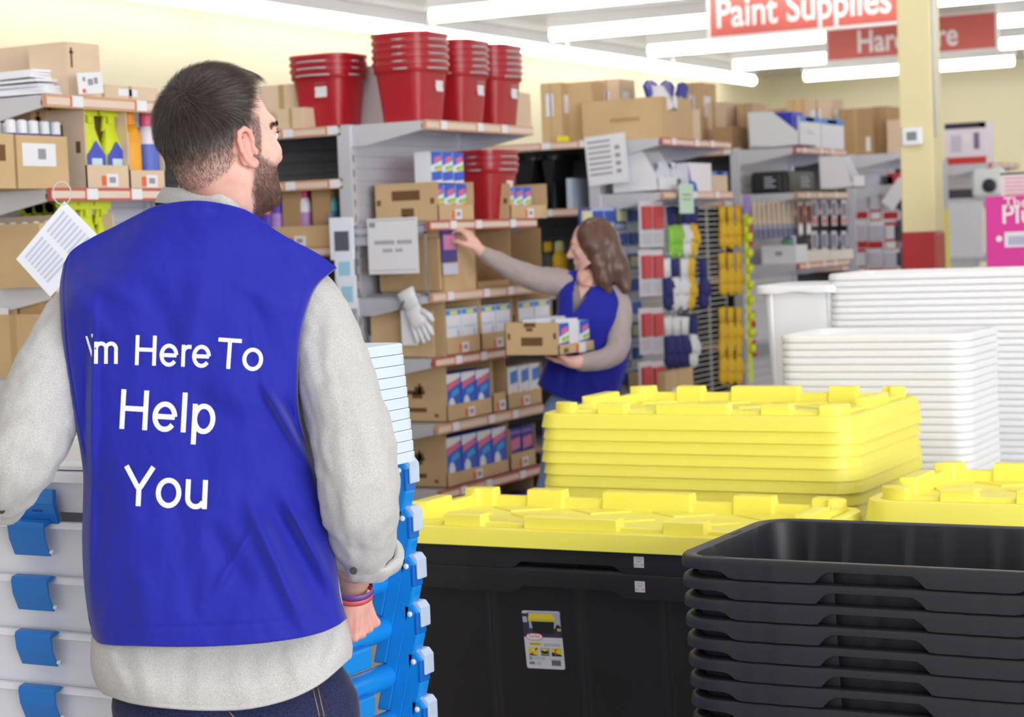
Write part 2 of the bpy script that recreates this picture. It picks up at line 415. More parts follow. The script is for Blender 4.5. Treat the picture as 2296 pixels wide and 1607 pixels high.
def lid_mesh(L, W, m, r=.075, skirt=.042, depth=.030):
    base = rrect(L, W, r, .02, 9)
    mb = MB()
    spec = [(-.008, -skirt+.004), (-.003, -skirt), (.003, -skirt+.0005), (.0022, -skirt+.004), (-.004, -.010), (-.006, -.003), (-.011, 0), (-.030, 0), (-.034, -.002), (-.040, -.012)]
    mb.loft(rr_rings(base, spec), m, caps=(False, False))
    # recessed deck that closes the lid
    mb.loft(rr_rings(base, [(-.040, -.012), (-.058, -.019)]), m, caps=(False, True))
    mb.loft(rr_rings(base, [(-.004, -skirt+.006), (-.058, -.024)]), m, caps=(False, True))
    # raised wall with battlement blocks
    wl = rrect(L-.085, W-.085, r*.7, .007, 7)
    hs = []
    for x, y, nx, ny in wl:
        hi = False
        if abs(ny) > .5: u = x/L; hi = abs(u) < .11 or .21 < abs(u) < .30 or abs(u) > .385
        else: v = y/W; hi = abs(v) < .13 or abs(v) > .36
        hs.append(.027 if hi else .008)
    ho = [(.010 if h > .015 else .0) for h in hs]
    mb.loft(rr_rings(wl, [(ho, -.013), (ho, [h-.002 for h in hs]), ([o-.003 for o in ho], hs), ([-.022-o*.8 for o in ho], hs), ([-.026-o*.8 for o in ho], [h-.003 for h in hs]), ([-.030-o*.8 for o in ho], -.020)]), m, caps=(False, False))
    # diamond tread plates
    nx_ = int((L-.22)/.105); ny_ = int((W-.2)/.1)
    for i in range(nx_+1):
        for j in range(ny_+1):
            cx = -(L-.22)/2+(i)*(L-.22)/nx_; cy = -(W-.2)/2+j*(W-.2)/max(1, ny_)
            if (i+j) % 2: continue
            a, b = .085, .062
            P = [(cx-a, cy), (cx, cy-b), (cx+a, cy), (cx, cy+b)]
            mb.prism([(max(-L/2+.08, min(L/2-.08, p[0])), max(-W/2+.08, min(W/2-.08, p[1]))) for p in P], -.019, -.0150, 'z', m)
    return mb
STICK = mat('white_price_sticker', (228, 226, 234), .5)
# ---- wide front tote: two nested black totes under one yellow lid
FL, FW = 1.13, .545
FX, FY, FZ = -1.465-FL/2, 4.03+FW/2, .81
def front_tote(z, label):
    t = empty('storage_tote', (FX, FY, z-.46)); tag(t, label, 'storage tote', 'wide black totes under the front yellow lid')
    o = tote_mesh(FL-.02, FW-.02, .46, BLACKP, r=.07, grooves=(-.40, -.205, -.012+.02, .205, .40), gamp=.006, skirt=.062, pitch=.055, cut=.016).build('tub', t, smooth=True, auto=35); o.location = (0, 0, .46)
    return t
zt = FZ-.030
ft1 = front_tote(zt, 'upper wide black tote directly under the nearest yellow lid')
ft2 = front_tote(zt-.058, 'lower wide black tote nested below the nearest lidded one, product label on its side')
l = lid_mesh(FL, FW, YEL).build('tote_lid', smooth=True, auto=35); put(l, FX, FY, FZ); tag(l, 'wide yellow lid closing the black tote in front', 'lid')
MB().box(FX-.5, FX+.5, FY-.22, FY+.22, 0, zt-.058-.46, CARD3).build('shipping_carton') and None
tag(bpy.data.objects['shipping_carton'], 'brown carton under the wide black totes', 'carton')
# price stickers on the two rims
def on_front(px, py, y=FY-(FW-.02)/2-.0015): 
    p = onY(px, py, y); return p
for (cx, cy, par, lab) in ((1432.5, 1260, ft1, 'u'), (1435, 1315, ft2, 'l')):
    p = on_front(cx, cy); s = .0125
    m = MB(); T = Matrix.Translation((float(p[0])-FX, float(p[1])-FY, float(p[2])-(par.location[2])))
    m.box(-s, s, -.0006, 0, -s, s, STICK, T)
    add_text(m, '209948', GREYP, T @ Matrix.Translation((0, -.0008, .0055)), .0062, 0, True)
    m.box(-.008, .008, -.0008, -.0006, .0015, .0035, rgbm(206, 160, 222), T); m.box(-.005, .005, -.0008, -.0006, -.001, .0008, rgbm(206, 160, 222), T)
    add_text(m, '$21.99', rgbm(120, 120, 135), T @ Matrix.Translation((0, -.0008, -.0095)), .0085, 0, True)
    m.build('price_sticker', par)
# product label, slightly curved onto the side wall
def label_sheet(par):
    # side wall slopes in towards the bottom
    w, h = .102, .141
    tub = [q for q in par.children if q.name.startswith('tub')][0]; bv_ = BVHTree.FromPolygons([v.co for v in tub.data.vertices], [tuple(p.vertices) for p in tub.data.polygons])
    org = Vector((0, 0, CAMZ))-par.location-tub.location; hit = bv_.ray_cast(org, Vector(ray(1219, 1434)).normalized()); c = hit[0]+tub.location; n_ = hit[1]
    if n_.y > 0: n_ = -n_
    m = MB(); T = Matrix.Translation(c+n_*.0012) @ Matrix.Rotation(math.radians(-1.6), 4, 'Y') @ Matrix.Rotation(math.atan2(n_.z, -n_.y)*-1, 4, 'X')
    def R(x0, z0, x1, z1, mt, l=1): m.box((x0-.5)*w, (x1-.5)*w, -.0003*l-.0003, -.0003*l, (z0-.5)*h, (z1-.5)*h, mt, T)
    def P(pts, mt, l=1): m.prism([((x-.5)*w, (z-.5)*h) for x, z in pts][::-1], -.0003*l-.0003, -.0003*l, 'y', mt, T)
    lab = rgbm(214, 214, 228, 90/255)
    pts = []
    for (cx, cz, a0) in ((.95, .035, -90), (.95, .965, 0), (.05, .965, 90), (.05, .035, 180)):
        for i in range(5):
            a = math.radians(a0+90*i/4); pts.append((cx+.05*math.cos(a), cz+.036*math.sin(a)))
    P(pts, lab, 0)
    R(.0, .545, 1, .955, rgbm(52, 52, 84)); R(.14, .70, .99, .985, rgbm(176, 178, 208), 2); R(.01, .80, .12, .90, rgbm(180, 182, 205), 2)
    P([(.14, .97), (.14, .57), (.17, .57), (.17, .97)], rgbm(64, 64, 96), 3)
    P([(.22, .84), (.83, .84), (.79, .61), (.27, .61)], rgbm(22, 24, 36), 3)
    P([(.15, .86), (.86, .86), (.86, .82), (.15, .82)], rgbm(214, 198, 44), 4); P([(.15, .865), (.86, .865), (.79, .955), (.20, .955)], rgbm(232, 214, 54), 4)
    P([(.83, .70), (.90, .78), (.99, .74), (.99, .66), (.85, .64)], rgbm(30, 32, 34), 4); R(.89, .66, .99, .71, rgbm(214, 164, 92), 5)
    # brand oval
    def oval(cx, cz, rx, rz, mt, l): P([(cx+rx*math.copysign(abs(math.cos(a))**.6, math.cos(a)), cz+rz*math.copysign(abs(math.sin(a))**.9, math.sin(a))) for a in [2*math.pi*i/28 for i in range(28)]], mt, l)
    oval(.28, .555, .215, .062, rgbm(206, 52, 78), 5); oval(.28, .555, .20, .051, rgbm(240, 238, 246), 6)
    add_text(m, 'Sterilite', rgbm(206, 52, 92), T @ Matrix.Translation(((.28-.5)*w, -.0024, (.535-.5)*h)), .0135, 0, True, .72)
    R(.12, .405, .44, .452, rgbm(222, 206, 60), 2); add_text(m, '50 Gal./189 L', rgbm(60, 60, 50), T @ Matrix.Translation(((.28-.5)*w, -.0012, (.417-.5)*h)), .0052, 0, True, .9)
    for z in (.425, .398): R(.50, z, .92, z+.012, rgbm(165, 165, 185), 2)
    for i, x in enumerate((.085, .39, .69)):
        R(x, .225, x+.255, .365, rgbm(228, 208, 48) if i != 1 else rgbm(168, 172, 190), 2)
        if i == 0: P([(x, .225), (x+.255, .225), (x+.04, .26)], rgbm(30, 30, 34), 3); P([(x+.03, .24), (x+.07, .24), (x+.26, .355), (x+.21, .365)], rgbm(186, 52, 48), 4); P([(x+.10, .29), (x+.14, .28), (x+.18, .325), (x+.13, .335)], rgbm(220, 222, 228), 5)
        if i == 1: P([(x+.03, .235), (x+.13, .228), (x+.22, .24), (x+.22, .32), (x+.13, .305), (x+.03, .325)], rgbm(28, 32, 36), 3); P([(x+.03, .325), (x+.13, .305), (x+.22, .325), (x+.12, .355)], rgbm(234, 212, 52), 4); P([(x+.03, .26), (x+.13, .243), (x+.22, .262), (x+.22, .272), (x+.13, .253), (x+.03, .27)], rgbm(234, 212, 52), 4)
        if i == 2: P([(x, .225), (x+.255, .225), (x+.255, .25), (x, .295)], rgbm(40, 38, 40), 3); P([(x+.09, .228), (x+.12, .228), (x+.11, .33), (x+.15, .345), (x+.15, .33), (x+.17, .34), (x+.14, .358), (x+.08, .34)], rgbm(176, 62, 40), 4)
    oval(.125, .178, .04, .028, rgbm(44, 150, 96), 2); oval(.125, .178, .018, .013, lab, 3)
    for z in (.195, .178, .16): R(.2, z, .5, z+.007, rgbm(170, 190, 186), 2)
    for i in range(5): P([(.07+.025*i, .072), (.085+.025*i, .072), (.105+.025*i, .118), (.09+.025*i, .118)], rgbm(54, 60, 140), 2)
    for z in (.075, .095, .112): P([(.17, z), (.23, z-.008), (.23, z), (.17, z+.008)], rgbm(200, 92, 104), 3)
    for z in (.112, .098, .084, .07): R(.26, z, .40, z+.005, rgbm(176, 178, 196), 2)
    xx = .665
    for i in range(17):
        ww = (.006, .012, .004, .009)[i*7 % 4]; R(xx, .06, xx+ww, .148, rgbm(58, 58, 76), 2); xx += ww+(.006, .004, .009)[i*5 % 3]
    R(.64, .155, .9, .165, rgbm(160, 160, 180), 2)
    m.build('product_label', par)
label_sheet(ft2)

# ---- stack of open black totes, front right
KL, KW, KH = .79, .525, .37
KX, KY = -1.49+KL/2, 3.395+KW/2
def mk_black():
    t = empty('storage_tote'); o = tote_mesh(KL, KW, KH, BLACKP, r=.085, grooves=(-.36, -.27, -.10, -.0, .13, .2, .36), gamp=.005, skirt=.0375).build('tub', t, smooth=True, auto=35); o.location = (0, 0, KH)
    m = MB()
    for sx, sy, lx, ly in ((-.39, -.46, .045, .0065), (-.2, .465, .04, .0055), (-.475, .08, .006, .05), (.3, .465, .04, .0055)): m.box(sx*KL-lx/2, sx*KL+lx/2, sy*KW-ly/2, sy*KW+ly/2, KH-.0002, KH+.0006, rgbm(8, 8, 10))
    m.build('rim_slot', t)
    return t
PB = Proto(mk_black); P_ = .0385
ordn = ['topmost', 'second from the top', 'third from the top', 'fourth from the top', 'fifth from the top', 'sixth from the top', 'seventh from the top', 'eighth from the top', 'ninth from the top', 'tenth from the top', 'eleventh from the top', 'twelfth from the top', 'thirteenth from the top', 'fourteenth from the top']
NB = 10
for i in range(NB):
    PB((KX+.0006*i*(-1)**i*0+.0015*i, KY, .88-KH-P_*i), 0, ('topmost open black tote of the front right stack, its inside in view' if i == 0 else 'black tote nested %s in the front right stack' % ordn[i]), 'storage tote', 'stacked open black totes')
MB().box(KX-.33, KX+.36, KY-.2, KY+.2, 0, .88-KH-P_*(NB-1)-.002, CARD3).build('floor_carton'); tag(bpy.data.objects['floor_carton'], 'brown carton under the black tote stack', 'carton')

# ---- stack of yellow lids behind
SL, SW, SX, SY, SZ = .93, .665, -1.595-.465, 4.85+.3325, 1.0
PY = Proto(lambda: lid_mesh(SL, SW, YEL, skirt=.040).build('tote_lid', smooth=True, auto=35))
for i in range(9): PY((SX+.004*math.sin(i*1.7), SY, SZ-.0325*i), 0, ('topmost yellow lid of the tall lid stack, its tread pattern in view' if i == 0 else 'yellow lid %s in the tall lid stack' % ordn[i]), 'lid', 'stacked yellow lids')
def plain_tote(x, y, ztop, L, W, H, label, m=BLACKP, g='totes holding the lids'):
    t = empty('storage_tote', (x, y, ztop-H)); tag(t, label, 'storage tote'); o = tote_mesh(L, W, H, m, step=.03, grooves=(-.3, -.1, .1, .3)).build('tub', t, smooth=True, auto=35); o.location = (0, 0, H); return t
plain_tote(SX, SY, SZ-.0325*8-.032, SL-.02, SW-.02, .42, 'black tote under the tall stack of yellow lids')
MB().box(SX-.4, SX+.4, SY-.25, SY+.25, 0, SZ-.26-.032-.42, CARD3).build('support_carton'); tag(bpy.data.objects['support_carton'], 'brown carton under the tall yellow lid stack', 'carton')
# ---- yellow lidded totes on the right
for j, (x, y, z, lab) in enumerate(((-1.44+SL/2, 4.41+.29, .85, 'yellow lid on the right, partly behind the open black totes'),)):
    o = lid_mesh(SL, .60, YEL, skirt=.05).build('tote_lid', smooth=True, auto=35); put(o, x, y, z); tag(o, lab, 'lid')
    plain_tote(x, y, z-.032, SL-.02, .58, .42, 'black tote closed by the yellow lid on the right')
    MB().box(x-.4, x+.4, y-.22, y+.22, 0, z-.032-.42, CARD3).build('carton_plinth'); tag(bpy.data.objects['carton_plinth'], 'brown carton under the right yellow lidded tote', 'carton')

# ---- white translucent totes
def white_stack(pxl, pyt, Y, L, W, pitch, n, H, where, r=.06):
    p = onY(pxl, pyt, Y); x = float(p[0])+L/2; y = Y+W/2; zt = float(p[2])
    def mk():
        t = empty('clear_tote'); o = tote_mesh(L, W, H, CLEARW, r=r, fl=.02, taper=.03, notch=False, skirt=pitch*.96, step=.05, pitch=pitch).build('tub', t, smooth=True, auto=35); o.location = (0, 0, H); return t
    P = Proto(mk)
    for i in range(n): P((x+random.uniform(-.0015, .0015), y, zt-H-i*pitch), 0, 'frosted white tote, %s in the %s' % (('topmost' if i == 0 else 'number %d from the top' % (i+1)), where), 'clear tote', 'nested white totes in the %s' % where)
    b = MB().box(x-L*.4, x+L*.4, y-W*.4, y+W*.4, 0, max(.02, zt-H-(n-1)*pitch-.001), WHITE).build('stack_plinth'); tag(b, 'white base carton under the %s' % where, 'carton')
    return x, y, zt
wa = white_stack(1740, 752, 5.95, .62, .42, .0235, 26, .30, 'nearer white tote stack')
wb = white_stack(1848, 615, 6.75, .95, .45, .0235, 28, .30, 'farther white tote stack')
pw = onY(1678, 642, 6.72); ww_ = float(onY(1846, 640, 6.72)[0])-float(pw[0])
plain_tote(float(pw[0])+ww_/2+.03, 6.72+.24, float(pw[2]), ww_+.06, .44, .55, 'single frosted white tote at the left of the farther white stack', CLEARW)
b = MB().box(float(pw[0])+.06, float(pw[0])+ww_-.02, 6.8, 7.1, 0, float(pw[2])-.55, WHITE).build('white_tote_plinth'); tag(b, 'brown carton under the single white tote', 'carton')
# ================================================================ organic modelling: distance field + surface nets
class SDF:
    def __init__(s, lo, hi, h):
        s.lo = np.array(lo, float); s.h = h; s.n = np.ceil((np.array(hi)-s.lo)/h).astype(int)+1
        s.a = np.full(s.n, .05, np.float32); s.ax = [s.lo[i]+h*np.arange(s.n[i]) for i in range(3)]
    def _blk(s, lo, hi, pad):
        i0 = np.maximum(0, np.floor((np.array(lo)-pad-s.lo)/s.h).astype(int)); i1 = np.minimum(s.n, np.ceil((np.array(hi)+pad-s.lo)/s.h).astype(int)+1)
        if (i1 <= i0).any(): return None, None
        sl = tuple(slice(a, b) for a, b in zip(i0, i1))
        return sl, np.meshgrid(*[s.ax[k][sl[k]] for k in range(3)], indexing='ij', sparse=True)
    def _put(s, sl, d, k, sub=False):
        a = s.a[sl]; d = d.astype(np.float32)
        if sub:
            d = -d
            h = np.maximum(k-np.abs(a-d), 0)/max(k, 1e-6); s.a[sl] = np.maximum(a, d)+h*h*k*.25
        else:
            h = np.maximum(k-np.abs(a-d), 0)/max(k, 1e-6); s.a[sl] = np.minimum(a, d)-h*h*k*.25
    def cap(s, p, q, r0, r1=None, k=.01, sub=False):
        r1 = r0 if r1 is None else r1; p = np.array(p, float); q = np.array(q, float); R = max(r0, r1)
        sl, g = s._blk(np.minimum(p, q)-R, np.maximum(p, q)+R, .03+k)
        if sl is None: return s
        d = q-p; L = max(float(d @ d), 1e-12)
        t = np.clip(((g[0]-p[0])*d[0]+(g[1]-p[1])*d[1]+(g[2]-p[2])*d[2])/L, 0, 1)
        dist = np.sqrt((g[0]-p[0]-t*d[0])**2+(g[1]-p[1]-t*d[1])**2+(g[2]-p[2]-t*d[2])**2)-(r0+(r1-r0)*t)
        s._put(sl, dist, k, sub); return s
    def chain(s, pts, rs, k=.01):
        for i in range(len(pts)-1): s.cap(pts[i], pts[i+1], rs[i], rs[i+1], k)
        return s
    def ell(s, c, r, k=.01, M=None, sub=False):
        c = np.array(c, float); r = np.array(r, float); R = float(r.max())
        sl, g = s._blk(c-R, c+R, .03+k)
        if sl is None: return s
        x, y, z = g[0]-c[0], g[1]-c[1], g[2]-c[2]
        if M is not None: x, y, z = [M[i][0]*x+M[i][1]*y+M[i][2]*z for i in range(3)]   # rows = local axes
        k0 = np.sqrt((x/r[0])**2+(y/r[1])**2+(z/r[2])**2); k1 = np.sqrt((x/r[0]**2)**2+(y/r[1]**2)**2+(z/r[2]**2)**2)
        s._put(sl, k0*(k0-1)/np.maximum(k1, 1e-6), k, sub); return s
    def mesh(s):
        a = s.a; n = a.shape; neg = a < 0
        c = [neg[i:n[0]-1+i, j:n[1]-1+j, k:n[2]-1+k] for i in (0, 1) for j in (0, 1) for k in (0, 1)]
        any_ = c[0].copy(); all_ = c[0].copy()
        for q in c[1:]: any_ |= q; all_ &= q
        cell = any_ & ~all_
        idx = -np.ones(cell.shape, np.int64); I = np.argwhere(cell); idx[cell] = np.arange(len(I))
        acc = np.zeros((len(I), 3)); cnt = np.zeros(len(I))
        for ax in range(3):
            for u in (0, 1):
                for v in (0, 1):
                    o = [0, 0, 0]; o[(ax+1) % 3] = u; o[(ax+2) % 3] = v; o2 = list(o); o2[ax] = 1
                    A = a[I[:, 0]+o[0], I[:, 1]+o[1], I[:, 2]+o[2]]; B = a[I[:, 0]+o2[0], I[:, 1]+o2[1], I[:, 2]+o2[2]]
                    m = (A < 0) != (B < 0); t = np.where(m, A/np.where(m, A-B, 1), 0)
                    P = np.tile(np.array(o, float), (len(I), 1)); P[:, ax] = t
                    acc[m] += P[m]; cnt[m] += 1
        V = s.lo+s.h*(I+acc/cnt[:, None]); F = []
        for ax in range(3):
            b, c_ = (ax+1) % 3, (ax+2) % 3
            sa = [slice(1, n[i]-1) for i in range(3)]; sa[ax] = slice(0, n[ax]-1); sb = list(sa); sb[ax] = slice(1, n[ax])
            A = neg[tuple(sa)]; B = neg[tuple(sb)]; E_ = np.argwhere(A != B)
            sg = A[tuple(E_.T)]; E_ = E_+np.array([x.start for x in sa])
            def g(du, dv):
                q = E_.copy(); q[:, b] -= du; q[:, c_] -= dv; return idx[q[:, 0], q[:, 1], q[:, 2]]
            Q = np.stack([g(1, 1), g(0, 1), g(0, 0), g(1, 0)], 1); Q[~sg] = Q[~sg][:, ::-1]; F.append(Q)
        return V, np.concatenate(F)
def np_mesh(name, V, F, mats, parent=None, off=(0, 0, 0), smooth=True, mi=None):
    me = bpy.data.meshes.new(name); V = np.asarray(V, float)-np.asarray(off, float)
    me.vertices.add(len(V)); me.vertices.foreach_set('co', V.astype(np.float32).ravel())
    F = np.asarray(F); k = F.shape[1]
    me.loops.add(F.size); me.loops.foreach_set('vertex_index', F.astype(np.int32).ravel())
    me.polygons.add(len(F)); me.polygons.foreach_set('loop_start', np.arange(0, F.size, k, dtype=np.int32))
    me.update(calc_edges=True); me.validate()
    if smooth: me.polygons.foreach_set('use_smooth', [True]*len(me.polygons))
    for m in mats: me.materials.append(m)
    if mi is not None: me.polygons.foreach_set('material_index', np.asarray(mi, np.int32))
    me.update(); o = bpy.data.objects.new(name, me); COL.objects.link(o)
    if parent is not None: o.parent = parent
    return o
def vnormals(V, F):
    N = np.zeros_like(V); n = np.cross(V[F[:, 2]]-V[F[:, 0]], V[F[:, 3]]-V[F[:, 1]])
    for i in range(4): np.add.at(N, F[:, i], n)
    return N/np.maximum(np.linalg.norm(N, axis=1), 1e-12)[:, None]
def smooth_v(V, F, it=1, w=.5):
    for _ in range(it):
        S = np.zeros_like(V); c = np.zeros(len(V))
        for i in range(4):
            for j in (1, 3): np.add.at(S, F[:, i], V[F[:, (i+j) % 4]]); np.add.at(c, F[:, i], 1)
        V = V*(1-w)+w*S/c[:, None]
    return V
def sstep(a, b, x): t = np.clip((x-a)/(b-a), 0, 1); return t*t*(3-2*t)
def attr(o, name, val):
    a = o.data.attributes.new(name, 'FLOAT', 'POINT'); a.data.foreach_set('value', np.asarray(val, np.float32))
# ---- skin whose colour mixes with scalp / stubble tone by an attribute of the body itself, plus slight mottling
def skin_mat(name, rgb, hair_rgb, red_rgb):
    m = mat(name, rgb, .48, sss=.25, bump=(420, .12)); nt = m.node_tree; b = nt.nodes['Principled BSDF']
    at = nt.nodes.new('ShaderNodeAttribute'); at.attribute_name = 'hair'; ar = nt.nodes.new('ShaderNodeAttribute'); ar.attribute_name = 'red'
    tc = nt.nodes.new('ShaderNodeTexCoord'); n = nt.nodes.new('ShaderNodeTexNoise'); n.inputs['Scale'].default_value = 60; n.inputs['Detail'].default_value = 5
    nt.links.new(tc.outputs['Object'], n.inputs['Vector'])
    c0 = nt.nodes.new('ShaderNodeValToRGB'); c0.color_ramp.elements[0].position = .35; c0.color_ramp.elements[1].position = .7
    c0.color_ramp.elements[0].color = lin(rgb); c0.color_ramp.elements[1].color = lin(tuple(int(x*.93) if i else x for i, x in enumerate(rgb)))
    nt.links.new(n.outputs['Fac'], c0.inputs['Fac'])
    m1 = nt.nodes.new('ShaderNodeMix'); m1.data_type = 'RGBA'; m1.inputs[7].default_value = lin(red_rgb)
    nt.links.new(ar.outputs['Fac'], m1.inputs[0]); nt.links.new(c0.outputs['Color'], m1.inputs[6])
    m2 = nt.nodes.new('ShaderNodeMix'); m2.data_type = 'RGBA'; m2.inputs[7].default_value = lin(hair_rgb)
    nt.links.new(at.outputs['Fac'], m2.inputs[0]); nt.links.new(m1.outputs[2], m2.inputs[6]); nt.links.new(m2.outputs[2], b.inputs['Base Color'])
    return m

# ================================================================ THE MAN
MSKIN = skin_mat('skin', (226, 184, 170), (66, 48, 42), (218, 140, 128))
def island_var(m, a, b):
    nt = m.node_tree; g = nt.nodes.new('ShaderNodeNewGeometry'); r = nt.nodes.new('ShaderNodeValToRGB')
    r.color_ramp.elements[0].color = lin(a); r.color_ramp.elements[1].color = lin(b)
    nt.links.new(g.outputs['Random Per Island'], r.inputs['Fac']); nt.links.new(r.outputs['Color'], nt.nodes['Principled BSDF'].inputs['Base Color']); return m
HAIRM = mat('dark_brown_hair', (50, 38, 33), .5, spec=.3)
STRM = island_var(mat('dark_brown_hair_strands', (62, 48, 42), .32, spec=.6), (26, 20, 17), (84, 68, 58))
BEARDM = island_var(mat('brown_beard_hair', (88, 62, 52), .4, spec=.5), (48, 32, 28), (132, 92, 74))
VESTM = mat('blue_vest_cotton', (30, 36, 156), .72, sheen=.25, bump=(900, .25), spec=.25)
def fabric(name, rgb, dark, scale=700, amt=.25):
    m = mat(name, rgb, .85, sheen=.2, spec=.2); nt = m.node_tree; b = nt.nodes['Principled BSDF']
    tc = nt.nodes.new('ShaderNodeTexCoord'); n = nt.nodes.new('ShaderNodeTexNoise'); n.inputs['Scale'].default_value = scale; n.inputs['Detail'].default_value = 3
    nt.links.new(tc.outputs['Object'], n.inputs['Vector'])
    r = nt.nodes.new('ShaderNodeValToRGB'); r.color_ramp.elements[0].position = .36; r.color_ramp.elements[1].position = .56
    r.color_ramp.elements[0].color = lin(dark); r.color_ramp.elements[1].color = lin(rgb)
    nt.links.new(n.outputs['Fac'], r.inputs['Fac']); nt.links.new(r.outputs['Color'], b.inputs['Base Color'])
    bp = nt.nodes.new('ShaderNodeBump'); bp.inputs['Strength'].default_value = amt; bp.inputs['Distance'].default_value = .0015
    nt.links.new(n.outputs['Fac'], bp.inputs['Height']); nt.links.new(bp.outputs['Normal'], b.inputs['Normal'])
    return m
SHIRTM = fabric('heather_grey_shirt_cloth', (200, 198, 196), (158, 156, 155), 1100)
JEANM = fabric('dark_denim', (44, 50, 84), (24, 28, 52), 500, .3)
def yawed(lat, dep): p = H2W((lat, dep, 0)); return (float(p[0]), float(p[1]), 0)
MB0 = np.array([float(HF(470, 1300, 3.1)[0]), 3.1, 0.])
man = empty('person', yawed(MB0[0], MB0[1]), YAW)
tag(man, 'man in blue vest and grey shirt, back to the camera, head turned right', 'person')

# --- head (own axes: x = his right, y = face, z = up)
HO = HF(489, 323, 3.04); HA = math.radians(43)
hf = np.array([math.sin(HA), math.cos(HA), 0]); hr = np.array([math.cos(HA), -math.sin(HA), 0]); hu = np.array([0, 0, 1.])
# nod forward and the slight tilt
nod = math.radians(-5)
hf, hu = hf*math.cos(nod)-hu*math.sin(nod), hu*math.cos(nod)+hf*math.sin(nod)
HM = np.stack([hr, hf, hu])*.95             # head -> lateral/depth/height rows
def hd(p): return HO + np.asarray(p) @ HM
def to_head(P): return (P-HO) @ np.linalg.inv(HM)
neck0 = to_head(HF(464, 485, 3.105)[None])[0]
S = SDF((-.11, -.14, -.22), (.11, .15, .15), .0023)
S.ell((0, -.001, .030), (.0765, .088, .088), .01)
S.ell((0, -.032, .0), (.066, .056, .075), .03)
S.ell((0, .028, -.005), (.066, .070, .088), .02)
S.ell((0, .040, -.062), (.056, .056, .050), .02)
S.cap((-.050, -.002, -.050), (-.030, .070, -.092), .017, .016, .025); S.cap((.050, -.002, -.050), (.030, .070, -.092), .017, .016, .025)
S.ell((0, .084, -.097), (.024, .018, .018), .02)
S.cap((-.034, .082, .024), (.034, .082, .024), .012, .012, .018)
for sx in (-1, 1):
    S.ell((sx*.044, .066, -.022), (.022, .022, .020), .02)
    S.ell((sx*.031, .100, .006), (.017, .014, .012), .012, sub=True)
    S.ell((sx*.031, .084, .005), (.0125, .0125, .0125), .004)
    S.cap((sx*.020, .095, .0135), (sx*.043, .088, .0125), .0032, .003, .004)
S.cap((0, .094, .012), (0, .117, -.028), .0075, .0095, .012); S.ell((0, .114, -.032), (.0135, .013, .011), .01)
for sx in (-1, 1): S.ell((sx*.0135, .104, -.035), (.0075, .009, .0075), .006)
S.cap((-.018, .094, -.056), (.018, .094, -.056), .006, .006, .01); S.cap((-.015, .093, -.066), (.015, .093, -.066), .0065, .0065, .01)
S.cap((-.014, .002, -.05), neck0+np.array([-.014, -.002, 0]), .052, .050, .03); S.cap((.010, .014, -.05), neck0+np.array([.012, .010, 0]), .050, .048, .02)
S.cap((0, .015, -.09), neck0+np.array([0, .035, -.02]), .044, .044, .03)
for sx in (-1, 1):     # ears: shell, rim, hollow, lobe
    tilt = math.radians(12)
    M = np.array([[math.cos(.38)*1, -sx*math.sin(.38), 0], [sx*math.sin(.38), math.cos(.38), 0], [0, 0, 1.]])
    Mt = M @ np.array([[1, 0, 0], [0, math.cos(tilt), -math.sin(tilt)], [0, math.sin(tilt), math.cos(tilt)]])
    e = np.array([sx*.0815, -.008, -.010])
    def ep(x, y, z): return e + np.array([x*sx, y, z]) @ np.diag([sx*sx, 1, 1]) if False else e + (np.array([[math.cos(.38), math.sin(.38)*sx, 0], [-math.sin(.38)*sx, math.cos(.38), 0], [0, 0, 1]]) @ np.array([sx*x, y*math.cos(tilt)+z*math.sin(tilt)*-1, z*math.cos(tilt)+y*math.sin(tilt)]))
    S.ell(e+np.array([-sx*.002, 0, 0]), (.0055, .0125, .030), .006, Mt)
    ring = [(.003, .008, -.006), (.004, .0115, .010), (.005, .0105, .023), (.006, .003, .031), (.007, -.007, .027), (.008, -.0115, .014), (.007, -.0115, -.002), (.005, -.008, -.016), (.002, -.002, -.027)]
    S.chain([ep(*q) for q in ring], [.0035, .0035, .0038, .004, .0042, .0042, .004, .004, .005], .003)
    S.ell(ep(.001, .004, -.027), (.0055, .0075, .0085), .006)
    S.ell(ep(.010, .002, -.002), (.007, .0065, .014), .004, sub=True); S.ell(ep(.009, .003, .016), (.004, .0045, .008), .003, sub=True)
    S.chain([ep(.004, -.006, -.010), ep(.004, -.008, .004), ep(.004, -.002, .016)], [.003, .003, .0028], .003)
    S.ell(ep(.004, .011, -.010), (.004, .004, .006), .004)
HV, HFc = S.mesh(); HV = smooth_v(HV, HFc, 1, .4); HN = vnormals(HV, HFc)
x, y, z = HV[:, 0], HV[:, 1], HV[:, 2]
def hair_mask(P):
    x, y, z = P[:, 0], P[:, 1], P[:, 2]; ax = np.abs(x)
    # hairline: forehead edge, temple, sideburn, round the ear, nape
    front = .083-.020*sstep(.02, .055, ax)-.028*sstep(.05, .07, ax)
    line_y = np.interp(z, [-.06, -.03, .0, .03, .05, .075, .1], [.010, .014, .015, .002, .003, .018, .046])+.030*sstep(.05, .015, ax)*sstep(.05, .08, z)
    top = sstep(-.004, .004, line_y-y)
    low = np.interp(y, [-.11, -.06, -.03, -.005, .01, .03], [-.082, -.070, -.038, .020, .030, -.03])
    m = top*sstep(-.012, .012, z-low)
    return m*(np.linalg.norm(P-np.array([0, 0, .02]), axis=1) < .2)
ear = ((np.abs(x) > .0775) & (np.abs(y+.008) < .026) & (z < .032) & (z > -.048)) | ((np.abs(x) > .071) & (np.abs(y+.010) < .019) & (np.abs(z+.010) < .036))
hm = hair_mask(HV)*(~ear)
fade = sstep(-.06, .04, z-np.interp(y, [-.1, -.03, .02], [-.02, .02, .02]))   # short at the nape and over the ear, long on top
bx = np.abs(x)
